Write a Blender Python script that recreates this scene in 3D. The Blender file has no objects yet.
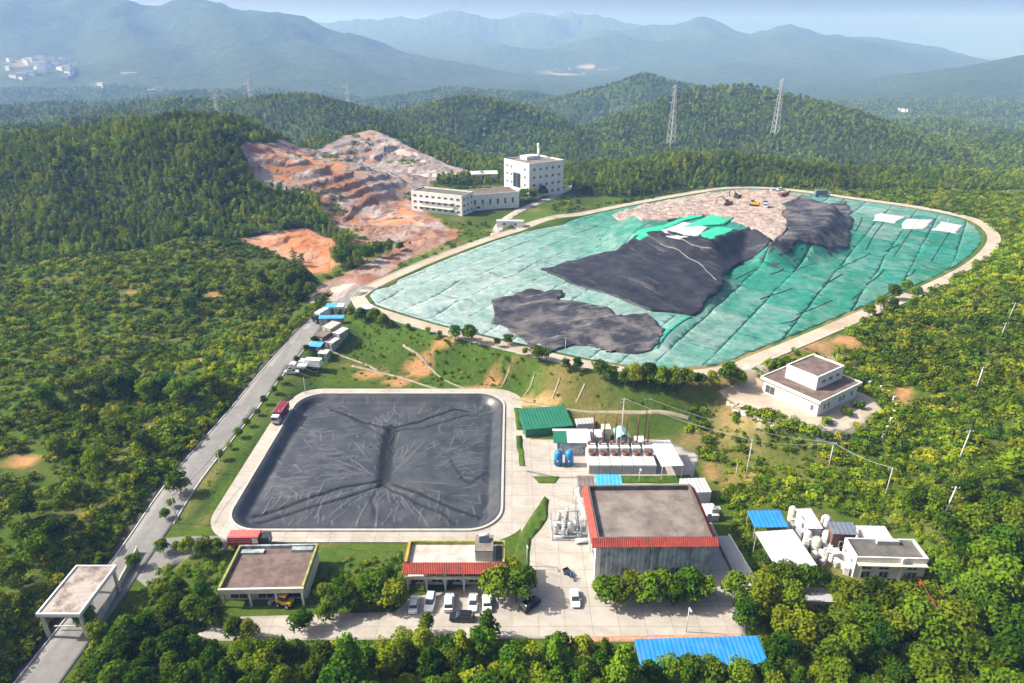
import bpy, bmesh, math, random
import numpy as np
from mathutils import Vector, Matrix

# ------------------------------------------------------------------ camera, sky, sun, exposure
scene = bpy.context.scene
COL = scene.collection
CAM_H, PITCH, FPX = 100.0, math.radians(23.8), 683.0
cam_data = bpy.data.cameras.new('camera')
cam_data.lens = 24.0 * FPX / 682.67
cam_data.sensor_width = 36.0
cam_data.clip_start = 1.0
cam_data.clip_end = 40000.0
cam = bpy.data.objects.new('camera', cam_data)
COL.objects.link(cam)
cam.location = (0, 0, CAM_H)
cam.rotation_euler = (math.pi / 2 - PITCH, 0, 0)
scene.camera = cam

SUN_EL = math.radians(41)
SUN_AZ = math.atan2(-0.99, 0.07)          # angle from +Y, clockwise
sky_world = bpy.data.worlds.new('World')
scene.world = sky_world
sky_world.use_nodes = True
wn = sky_world.node_tree
bg = wn.nodes['Background']
skyt = wn.nodes.new('ShaderNodeTexSky')
skyt.sky_type = 'NISHITA'
skyt.sun_disc = False
skyt.sun_elevation = SUN_EL
skyt.sun_rotation = SUN_AZ
skyt.altitude = 100
skyt.air_density = 1.0
skyt.dust_density = 6.5
skyt.ozone_density = 1.0
wn.links.new(skyt.outputs[0], bg.inputs[0])
bg.inputs[1].default_value = 0.102

sun_data = bpy.data.lights.new('sun', 'SUN')
sun_data.energy = 5.0
sun_data.angle = math.radians(0.6)
sun_data.color = (1.0, 0.965, 0.90)
sun = bpy.data.objects.new('sun', sun_data)
COL.objects.link(sun)
sdir = Vector((math.sin(SUN_AZ) * math.cos(SUN_EL), math.cos(SUN_AZ) * math.cos(SUN_EL), math.sin(SUN_EL)))
sun.rotation_euler = (-sdir).to_track_quat('-Z', 'Y').to_euler()

scene.view_settings.view_transform = 'Standard'
scene.view_settings.look = 'None'
scene.view_settings.exposure = 0.74
scene.view_settings.gamma = 1.0
scene.view_settings.use_curve_mapping = False
scene.render.engine = 'CYCLES'
cy = scene.cycles
cy.use_denoising = True
cy.max_bounces = 5
cy.diffuse_bounces = 2
cy.glossy_bounces = 2
cy.transmission_bounces = 3
cy.transparent_max_bounces = 4
cy.volume_bounces = 1
cy.caustics_reflective = False
cy.caustics_refractive = False

rnd = random.Random(7)
nrg = np.random.default_rng(11)

# ------------------------------------------------------------------ maths helpers
def ray(px, py):
    dx = (px - 512.0) / FPX
    dy = -(py - 341.5) / FPX
    return dx, math.cos(PITCH) + dy * math.sin(PITCH), -math.sin(PITCH) + dy * math.cos(PITCH)

def W(px, py, z=0.0):
    """where the ray of a pixel meets the level z"""
    dx, fy, fz = ray(px, py)
    t = (z - CAM_H) / fz
    return (dx * t, fy * t)

def WY(px, py, Y):
    """the point of a pixel's ray at the distance Y"""
    dx, fy, fz = ray(px, py)
    t = Y / fy
    return (dx * t, Y, CAM_H + fz * t)

def ss(a, b, x):
    t = np.clip((x - a) / (b - a), 0, 1)
    return t * t * (3 - 2 * t)

def _hash(ix, iy, seed):
    h = (ix * 374761393 + iy * 668265263 + seed * 144665) & 0x7fffffff
    h = ((h ^ (h >> 13)) * 1274126177) & 0x7fffffff
    return ((h ^ (h >> 16)) & 0xffff) / 65535.0

def vnoise(x, y, s, seed=0):
    x = np.asarray(x, float) / s
    y = np.asarray(y, float) / s
    ix = np.floor(x).astype(np.int64)
    iy = np.floor(y).astype(np.int64)
    fx = x - ix
    fy = y - iy
    fx = fx * fx * (3 - 2 * fx)
    fy = fy * fy * (3 - 2 * fy)
    a = _hash(ix, iy, seed); b = _hash(ix + 1, iy, seed)
    c = _hash(ix, iy + 1, seed); d = _hash(ix + 1, iy + 1, seed)
    return (a + (b - a) * fx) * (1 - fy) + (c + (d - c) * fx) * fy - 0.5

def fbm(x, y, s, seed=0, o=4):
    r = 0; a = 1.0
    for i in range(o):
        r = r + a * vnoise(x, y, s, seed + 17 * i)
        s *= 0.5; a *= 0.5
    return r

def ridged(x, y, s, seed=0, o=4):
    r = 0; a = 1.0
    for i in range(o):
        r = r + a * (0.5 - 2 * np.abs(vnoise(x, y, s, seed + 17 * i)))
        s *= 0.5; a *= 0.5
    return r

def poly_sd(poly, x, y):
    """signed distance to a polygon, negative inside"""
    x = np.asarray(x, float); y = np.asarray(y, float)
    d = np.full(x.shape, 1e18)
    inside = np.zeros(x.shape, bool)
    n = len(poly)
    for i in range(n):
        ax, ay = poly[i]; bx, by = poly[(i + 1) % n]
        ex, ey = bx - ax, by - ay
        l2 = ex * ex + ey * ey + 1e-12
        t = np.clip(((x - ax) * ex + (y - ay) * ey) / l2, 0, 1)
        d = np.minimum(d, (x - ax - t * ex) ** 2 + (y - ay - t * ey) ** 2)
        if ay != by:
            c = ((ay > y) != (by > y)) & (x < (bx - ax) * (y - ay) / (by - ay) + ax)
            inside ^= c
    d = np.sqrt(d)
    return np.where(inside, -d, d)

def line_d(pts, x, y):
    """distance to a polyline and the value (third item) interpolated along it"""
    x = np.asarray(x, float); y = np.asarray(y, float)
    best = np.full(x.shape, 1e18); val = np.zeros(x.shape)
    for a, b in zip(pts[:-1], pts[1:]):
        ex, ey = b[0] - a[0], b[1] - a[1]
        t = np.clip(((x - a[0]) * ex + (y - a[1]) * ey) / (ex * ex + ey * ey + 1e-12), 0, 1)
        d = (x - a[0] - t * ex) ** 2 + (y - a[1] - t * ey) ** 2
        v = a[2] + (b[2] - a[2]) * t
        m = d < best
        best = np.where(m, d, best); val = np.where(m, v, val)
    return np.sqrt(best), val

def rect_sd(x, y, x0, x1, y0, y1, r=0.0):
    qx = np.abs(x - (x0 + x1) / 2) - (x1 - x0) / 2 + r
    qy = np.abs(y - (y0 + y1) / 2) - (y1 - y0) / 2 + r
    return np.hypot(np.maximum(qx, 0), np.maximum(qy, 0)) + np.minimum(np.maximum(qx, qy), 0) - r

def smooth_line(pts, step=3.0):
    """Catmull-Rom through points of any dimension, resampled"""
    P = [np.array(p, float) for p in pts]
    P = [2 * P[0] - P[1]] + P + [2 * P[-1] - P[-2]]
    out = []
    for i in range(1, len(P) - 2):
        n = max(1, int(np.linalg.norm((P[i + 1] - P[i])[:2]) / step))
        for k in range(n):
            t = k / n
            out.append(0.5 * (2 * P[i] + (P[i + 1] - P[i - 1]) * t + (2 * P[i - 1] - 5 * P[i] + 4 * P[i + 1] - P[i + 2]) * t * t
                              + (3 * P[i] - P[i - 1] - 3 * P[i + 1] + P[i + 2]) * t ** 3))
    out.append(P[-2])
    return [tuple(p) for p in out]

def ribbon(pts, w):
    """outline polygon of a strip of width w along a line"""
    L, R = [], []
    n = len(pts)
    for i, p in enumerate(pts):
        a = pts[max(0, i - 1)]; b = pts[min(n - 1, i + 1)]
        dx, dy = b[0] - a[0], b[1] - a[1]
        l = math.hypot(dx, dy) or 1
        ww = w(i / (n - 1)) if callable(w) else w
        L.append((p[0] - dy / l * ww / 2, p[1] + dx / l * ww / 2))
        R.append((p[0] + dy / l * ww / 2, p[1] - dx / l * ww / 2))
    return L + R[::-1]

def rough_outline(pts, amp, step, seed=1):
    """closed outline resampled with ragged edges"""
    out = []
    n = len(pts)
    for i in range(n):
        a = pts[i]; b = pts[(i + 1) % n]
        l = math.hypot(b[0] - a[0], b[1] - a[1])
        k = max(1, int(l / step))
        for j in range(k):
            t = j / k
            x = a[0] + (b[0] - a[0]) * t; y = a[1] + (b[1] - a[1]) * t
            out.append((x + amp * 2 * float(fbm(x, y, step * 4, seed, 3)), y + amp * 2 * float(fbm(x, y, step * 4, seed + 50, 3))))
    return out

# ------------------------------------------------------------------ object helpers
def tag(o, label=None, cat=None, group=None, kind=None):
    if label: o['label'] = label
    if cat: o['category'] = cat
    if group: o['group'] = group
    if kind: o['kind'] = kind
    return o

def link(name, me, mat=None, parent=None):
    o = bpy.data.objects.new(name, me)
    COL.objects.link(o)
    if parent is not None: o.parent = parent
    if mat is not None and me is not None and not me.materials: me.materials.append(mat)
    return o

def mesh(name, v, f, smooth=False):
    me = bpy.data.meshes.new(name)
    me.from_pydata([tuple(map(float, p)) for p in v] if not isinstance(v, np.ndarray) else v.tolist(), [], f)
    if smooth: me.polygons.foreach_set('use_smooth', np.ones(len(me.polygons), bool))
    me.update()
    return me

def grid_mesh(name, X, Y, Z, smooth=True, keep=None):
    ny, nx = X.shape
    v = np.stack([X, Y, Z], -1).reshape(-1, 3)
    j, i = np.meshgrid(np.arange(ny - 1), np.arange(nx - 1), indexing='ij')
    a = j * nx + i
    f = np.stack([a, a + 1, a + nx + 1, a + nx], -1).reshape(-1, 4)
    if keep is not None:
        f = f[keep.reshape(-1)]
        used = np.unique(f)
        m = np.full(len(v), -1); m[used] = np.arange(len(used))
        v = v[used]; f = m[f]
    me = bpy.data.meshes.new(name)
    me.vertices.add(len(v)); me.vertices.foreach_set('co', v.astype(np.float32).ravel())
    me.loops.add(f.size); me.loops.foreach_set('vertex_index', f.astype(np.int32).ravel())
    me.polygons.add(len(f))
    me.polygons.foreach_set('loop_start', np.arange(0, f.size, 4, dtype=np.int32))
    me.polygons.foreach_set('loop_total', np.full(len(f), 4, np.int32))
    if smooth: me.polygons.foreach_set('use_smooth', np.ones(len(f), bool))
    me.update(calc_edges=True)
    return me, v

def empty(name, loc, rz=0.0, label=None, cat=None, group=None):
    o = bpy.data.objects.new(name, None)
    COL.objects.link(o)
    o.empty_display_size = 0.5
    o.location = loc
    o.rotation_euler = (0, 0, rz)
    return tag(o, label, cat, group)

class MB:
    def __init__(s): s.v = []; s.f = []; s.sm = []
    def add(s, v, f, smooth=False):
        n = len(s.v); s.v += [tuple(p) for p in v]
        s.f += [tuple(i + n for i in q) for q in f]; s.sm += [smooth] * len(f)
        return s
    def box(s, x0, x1, y0, y1, z0, z1):
        v = [(x, y, z) for z in (z0, z1) for x, y in ((x0, y0), (x1, y0), (x1, y1), (x0, y1))]
        return s.add(v, [(3, 2, 1, 0), (4, 5, 6, 7), (0, 1, 5, 4), (1, 2, 6, 5), (2, 3, 7, 6), (3, 0, 4, 7)])
    def cbox(s, cx, cy, cz, sx, sy, sz): return s.box(cx - sx / 2, cx + sx / 2, cy - sy / 2, cy + sy / 2, cz - sz / 2, cz + sz / 2)
    def prism(s, poly, z0, z1):
        n = len(poly)
        v = [(p[0], p[1], z0) for p in poly] + [(p[0], p[1], z1) for p in poly]
        f = [tuple(range(n))[::-1], tuple(range(n, 2 * n))] + [(i, (i + 1) % n, n + (i + 1) % n, n + i) for i in range(n)]
        return s.add(v, f)
    def xprism(s, poly, y0, y1):           # outline in (x, z), swept along y
        n = len(poly)
        v = [(p[0], y0, p[1]) for p in poly] + [(p[0], y1, p[1]) for p in poly]
        f = [tuple(range(n)), tuple(range(n, 2 * n))[::-1]] + [((i + 1) % n, i, n + i, n + (i + 1) % n) for i in range(n)]
        return s.add(v, f)
    def yprism(s, poly, x0, x1):           # outline in (y, z), swept along x
        n = len(poly)
        v = [(x0, p[0], p[1]) for p in poly] + [(x1, p[0], p[1]) for p in poly]
        f = [tuple(range(n))[::-1], tuple(range(n, 2 * n))] + [(i, (i + 1) % n, n + (i + 1) % n, n + i) for i in range(n)]
        return s.add(v, f)
    def tube(s, p0, p1, r0, r1=None, n=10, cap=True):
        r1 = r0 if r1 is None else r1
        a = Vector(p0); b = Vector(p1); d = (b - a).normalized()
        u = d.orthogonal().normalized(); w = d.cross(u)
        v = []
        for c, r in ((a, r0), (b, r1)):
            for k in range(n):
                t = 2 * math.pi * k / n
                v.append(c + u * math.cos(t) * r + w * math.sin(t) * r)
        base = len(s.v)
        s.add(v, [(k, (k + 1) % n, n + (k + 1) % n, n + k) for k in range(n)], n > 6)
        if cap: s.add([], []); s.f += [tuple(base + i for i in range(n))[::-1], tuple(base + n + i for i in range(n))]; s.sm += [False, False]
        return s
    def path(s, pts, r, n=6):
        for a, b in zip(pts[:-1], pts[1:]): s.tube(a, b, r, r, n)
        return s
    def lathe(s, c, prof, n=14):
        v = []
        for r, z in prof:
            for k in range(n):
                t = 2 * math.pi * k / n
                v.append((c[0] + r * math.cos(t), c[1] + r * math.sin(t), c[2] + z))
        f = []
        for j in range(len(prof) - 1):
            for k in range(n): f.append((j * n + k, j * n + (k + 1) % n, (j + 1) * n + (k + 1) % n, (j + 1) * n + k))
        return s.add(v, f, True)
    def me(s, name):
        m = bpy.data.meshes.new(name)
        m.from_pydata(s.v, [], s.f)
        m.polygons.foreach_set('use_smooth', np.array(s.sm, bool))
        m.update()
        return m
    def build(s, name, mat, parent=None, loc=None, rz=None):
        o = link(name, s.me(name), mat, parent)
        if loc is not None: o.location = loc
        if rz is not None: o.rotation_euler = (0, 0, rz)
        return o

def copy_tree(o, parent=None):
    c = o.copy(); COL.objects.link(c)
    if parent is not None: c.parent = parent
    for ch in list(o.children): copy_tree(ch, c)
    return c

def clip_half(poly, axis, val, keep_less):
    out = []
    n = len(poly)
    for i in range(n):
        a = poly[i]; b = poly[(i + 1) % n]
        ia = (a[axis] <= val) == keep_less or a[axis] == val
        ib = (b[axis] <= val) == keep_less or b[axis] == val
        if ia: out.append(a)
        if ia != ib:
            t = (val - a[axis]) / (b[axis] - a[axis])
            out.append((a[0] + (b[0] - a[0]) * t, a[1] + (b[1] - a[1]) * t))
    return out

def drape_mesh(name, poly, step, zf, off=0.0, thick=0.0, smooth=True):
    """a sheet with the outline poly laid over the surface zf, cut into cells of size step"""
    xs = [p[0] for p in poly]; ys = [p[1] for p in poly]
    cells = []
    y = math.floor(min(ys) / step) * step
    while y < max(ys):
        row = clip_half(clip_half(poly, 1, y, False), 1, y + step, True)
        if len(row) >= 3:
            rx = [p[0] for p in row]
            x = math.floor(min(rx) / step) * step
            while x < max(rx):
                c = clip_half(clip_half(row, 0, x, False), 0, x + step, True)
                if len(c) >= 3:
                    cc = []
                    for p in c:
                        q = (round(p[0], 4), round(p[1], 4))
                        if not cc or q != cc[-1]: cc.append(q)
                    if len(cc) > 2 and cc[0] == cc[-1]: cc.pop()
                    ar = 0.5 * abs(sum(cc[i][0] * cc[(i + 1) % len(cc)][1] - cc[(i + 1) % len(cc)][0] * cc[i][1] for i in range(len(cc))))
                    if len(cc) >= 3 and ar > 1e-4 * step * step: cells.append(cc)
                x += step
        y += step
    idx = {}; v = []; f = []
    for c in cells:
        q = []
        for p in c:
            if p not in idx: idx[p] = len(v); v.append(p)
            if idx[p] not in q: q.append(idx[p])
        if len(q) >= 3:
            ar = sum(v[q[i]][0] * v[q[(i + 1) % len(q)]][1] - v[q[(i + 1) % len(q)]][0] * v[q[i]][1] for i in range(len(q)))
            f.append(tuple(q) if ar > 0 else tuple(q[::-1]))
    va = np.array(v, float).reshape(-1, 2)
    z = zf(va[:, 0], va[:, 1]) + (off(va[:, 0], va[:, 1]) if callable(off) else off)
    V = [(a, b, c) for (a, b), c in zip(v, z)]
    if thick:
        cnt = {}
        for q in f:
            for i in range(len(q)):
                e = (q[i], q[(i + 1) % len(q)])
                cnt[e] = 1
        n = len(V)
        edge = [e for e in cnt if (e[1], e[0]) not in cnt]
        m = {}
        for e in edge:
            for k in e:
                if k not in m: m[k] = len(V); V.append((V[k][0], V[k][1], V[k][2] - thick))
        f += [(b, a, m[a], m[b]) for a, b in edge]
    me = bpy.data.meshes.new(name)
    me.from_pydata(V, [], f)
    if smooth: me.polygons.foreach_set('use_smooth', np.ones(len(me.polygons), bool))
    me.update()
    return me

# ------------------------------------------------------------------ materials
def _nt(name):
    m = bpy.data.materials.new(name); m.use_nodes = True
    nt = m.node_tree
    return m, nt, nt.nodes['Principled BSDF']

def mat(name, col, rough=0.8, var=0.25, scale=0.6, bump=0.0, bscale=8.0, metal=0.0, stain=None, sscale=0.12, samt=0.5, spec=0.3, streak=None, joint=0):
    """plain surface with patchy colour, fine grain, optional stains and fine relief"""
    m, nt, b = _nt(name)
    N = nt.nodes.new; L = nt.links.new
    geo = N('ShaderNodeNewGeometry')
    n1 = N('ShaderNodeTexNoise'); n1.inputs['Scale'].default_value = scale; n1.inputs['Detail'].default_value = 6; n1.inputs['Roughness'].default_value = 0.65
    L(geo.outputs['Position'], n1.inputs['Vector'])
    r = N('ShaderNodeMapRange'); r.inputs['From Min'].default_value = 0.3; r.inputs['From Max'].default_value = 0.7
    r.inputs['To Min'].default_value = 1 - var; r.inputs['To Max'].default_value = 1 + var
    L(n1.outputs['Fac'], r.inputs['Value'])
    mul = N('ShaderNodeMix'); mul.data_type = 'RGBA'; mul.blend_type = 'MULTIPLY'; mul.inputs['Factor'].default_value = 1
    mul.inputs['A'].default_value = (*col, 1)
    L(r.outputs['Result'], mul.inputs['B'])
    out = mul.outputs['Result']
    if stain:
        n2 = N('ShaderNodeTexNoise'); n2.inputs['Scale'].default_value = sscale; n2.inputs['Detail'].default_value = 8; n2.inputs['Roughness'].default_value = 0.7
        L(geo.outputs['Position'], n2.inputs['Vector'])
        r2 = N('ShaderNodeMapRange'); r2.inputs['From Min'].default_value = 0.46; r2.inputs['From Max'].default_value = 0.62; r2.inputs['To Max'].default_value = samt
        L(n2.outputs['Fac'], r2.inputs['Value'])
        mx = N('ShaderNodeMix'); mx.data_type = 'RGBA'
        L(r2.outputs['Result'], mx.inputs['Factor']); L(out, mx.inputs['A']); mx.inputs['B'].default_value = (*stain, 1)
        out = mx.outputs['Result']
    if streak:      # (colour, direction in degrees, along scale, across scale, amount, threshold)
        rt = N('ShaderNodeVectorRotate'); rt.rotation_type = 'Z_AXIS'; rt.inputs['Angle'].default_value = math.radians(streak[1]); L(geo.outputs['Position'], rt.inputs['Vector'])
        sc_ = N('ShaderNodeVectorMath'); sc_.operation = 'MULTIPLY'; sc_.inputs[1].default_value = (streak[2], streak[3], 0.15); L(rt.outputs[0], sc_.inputs[0])
        n4 = N('ShaderNodeTexNoise'); n4.inputs['Scale'].default_value = 1.0; n4.inputs['Detail'].default_value = 6; n4.inputs['Roughness'].default_value = 0.7; n4.inputs['Distortion'].default_value = 0.4; L(sc_.outputs[0], n4.inputs['Vector'])
        r4 = N('ShaderNodeMapRange'); r4.inputs['From Min'].default_value = streak[5]; r4.inputs['From Max'].default_value = streak[5] + 0.12; r4.inputs['To Max'].default_value = streak[4]; L(n4.outputs['Fac'], r4.inputs['Value'])
        mx4 = N('ShaderNodeMix'); mx4.data_type = 'RGBA'; L(r4.outputs['Result'], mx4.inputs['Factor']); L(out, mx4.inputs['A']); mx4.inputs['B'].default_value = (*streak[0], 1); out = mx4.outputs['Result']
    if joint:       # fine sawn joints, too thin to be geometry at this distance
        bk = N('ShaderNodeTexBrick'); bk.offset = 0.0; bk.inputs['Scale'].default_value = 1.0; bk.inputs['Mortar Size'].default_value = 0.05; bk.inputs['Brick Width'].default_value = joint; bk.inputs['Row Height'].default_value = joint
        bk.inputs['Color1'].default_value = (1, 1, 1, 1); bk.inputs['Color2'].default_value = (0.9, 0.9, 0.9, 1); bk.inputs['Mortar'].default_value = (0.45, 0.44, 0.42, 1); L(geo.outputs['Position'], bk.inputs['Vector'])
        mx5 = N('ShaderNodeMix'); mx5.data_type = 'RGBA'; mx5.blend_type = 'MULTIPLY'; mx5.inputs['Factor'].default_value = 0.8; L(out, mx5.inputs['A']); L(bk.outputs['Color'], mx5.inputs['B']); out = mx5.outputs['Result']
    L(out, b.inputs['Base Color'])
    b.inputs['Roughness'].default_value = rough
    b.inputs['Metallic'].default_value = metal
    b.inputs['Specular IOR Level'].default_value = spec
    if bump:
        n3 = N('ShaderNodeTexNoise'); n3.inputs['Scale'].default_value = bscale; n3.inputs['Detail'].default_value = 4
        L(geo.outputs['Position'], n3.inputs['Vector'])
        bp = N('ShaderNodeBump'); bp.inputs['Strength'].default_value = 0.6; bp.inputs['Distance'].default_value = bump
        L(n3.outputs['Fac'], bp.inputs['Height']); L(bp.outputs['Normal'], b.inputs['Normal'])
    return m

def leaf_mat(name, c1, c2, c3, trans=0.2):
    """foliage: three greens mixed by each clump's tint and each plant's random number"""
    m, nt, b = _nt(name)
    N = nt.nodes.new; L = nt.links.new
    nt.nodes.remove(b)
    out = nt.nodes['Material Output']
    at = N('ShaderNodeAttribute'); at.attribute_name = 'tint'
    oi = N('ShaderNodeObjectInfo')
    mxa = N('ShaderNodeMix'); mxa.data_type = 'RGBA'; mxa.inputs['A'].default_value = (*c1, 1); mxa.inputs['B'].default_value = (*c2, 1)
    L(at.outputs['Fac'], mxa.inputs['Factor'])
    mxb = N('ShaderNodeMix'); mxb.data_type = 'RGBA'; mxb.inputs['B'].default_value = (*c3, 1)
    mr = N('ShaderNodeMapRange'); mr.inputs['From Min'].default_value = 0.45; mr.inputs['To Max'].default_value = 0.75
    L(oi.outputs['Random'], mr.inputs['Value']); L(mr.outputs['Result'], mxb.inputs['Factor'])
    L(mxa.outputs['Result'], mxb.inputs['A'])
    # each plant its own shade and hue, and broad patches of paler and darker growth
    geo = N('ShaderNodeNewGeometry'); pn = N('ShaderNodeTexNoise'); pn.inputs['Scale'].default_value = 0.018; pn.inputs['Detail'].default_value = 4; L(geo.outputs['Position'], pn.inputs['Vector'])
    fr = N('ShaderNodeMath'); fr.operation = 'FRACT'; ml = N('ShaderNodeMath'); ml.operation = 'MULTIPLY'; ml.inputs[1].default_value = 7.31; L(oi.outputs['Random'], ml.inputs[0]); L(ml.outputs[0], fr.inputs[0])
    hv = N('ShaderNodeMapRange'); hv.inputs['To Min'].default_value = 0.475; hv.inputs['To Max'].default_value = 0.525; L(fr.outputs[0], hv.inputs['Value'])
    v1 = N('ShaderNodeMapRange'); v1.inputs['From Min'].default_value = 0.3; v1.inputs['From Max'].default_value = 0.7; v1.inputs['To Min'].default_value = 0.62; v1.inputs['To Max'].default_value = 1.3; L(pn.outputs['Fac'], v1.inputs['Value'])
    v2 = N('ShaderNodeMapRange'); v2.inputs['To Min'].default_value = 0.55; v2.inputs['To Max'].default_value = 1.42; L(oi.outputs['Random'], v2.inputs['Value'])
    vm = N('ShaderNodeMath'); vm.operation = 'MULTIPLY'; L(v1.outputs['Result'], vm.inputs[0]); L(v2.outputs['Result'], vm.inputs[1])
    hs0 = N('ShaderNodeHueSaturation'); L(hv.outputs['Result'], hs0.inputs['Hue']); L(vm.outputs[0], hs0.inputs['Value']); L(mxb.outputs['Result'], hs0.inputs['Color'])
    mxb = hs0; mxb_out = hs0.outputs['Color']
    d = N('ShaderNodeBsdfDiffuse'); t = N('ShaderNodeBsdfTranslucent'); mx = N('ShaderNodeMixShader')
    hs = N('ShaderNodeHueSaturation'); hs.inputs['Hue'].default_value = 0.48; hs.inputs['Value'].default_value = 1.35
    L(mxb_out, d.inputs['Color']); L(mxb_out, hs.inputs['Color']); L(hs.outputs['Color'], t.inputs['Color'])
    mx.inputs['Fac'].default_value = trans
    L(d.outputs[0], mx.inputs[1]); L(t.outputs[0], mx.inputs[2]); L(mx.outputs[0], out.inputs['Surface'])
    return m
# ------------------------------------------------------------------ the lie of the land
LF_Z = 9.0
LF_PX = [(366, 296), (372, 304), (400, 314), (450, 328), (500, 340), (550, 352), (600, 362), (660, 371), (720, 366), (745, 357), (800, 335), (860, 310), (915, 288), (960, 266),
         (983, 246), (984, 232), (965, 219), (920, 209), (880, 203), (850, 199), (800, 192), (765, 189), (730, 189), (700, 193),
         (650, 202), (600, 212), (550, 224), (500, 238), (450, 256), (410, 273), (380, 287)]
LF = [W(x, y, LF_Z) for x, y in LF_PX]
ROAD_W = 7.6
ROAD = smooth_line([(-80.5, 40, 0), (-80.5, 82, 0), (-80, 115, 0), (-81.2, 142, 0), (-79, 175, 0.6), (-76.5, 200, 2.5), (-71.5, 225, 5.5), (-66, 243, 7.8), (-60, 256, 9), (-53, 266, 9)], 4)
PLANT_ROAD = smooth_line([(*W(495, 236, 9.0), 9), (*W(503, 222, 9.8), 9.8), (*W(523, 209, 10.6), 10.6), (*W(550, 198, 11.5), 11.5), (*W(575, 186, 12), 12), (*W(600, 178, 12), 12)], 4)
POND = (-64.6, -2.8, 122.6, 186.0)
PR = 7.5

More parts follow.
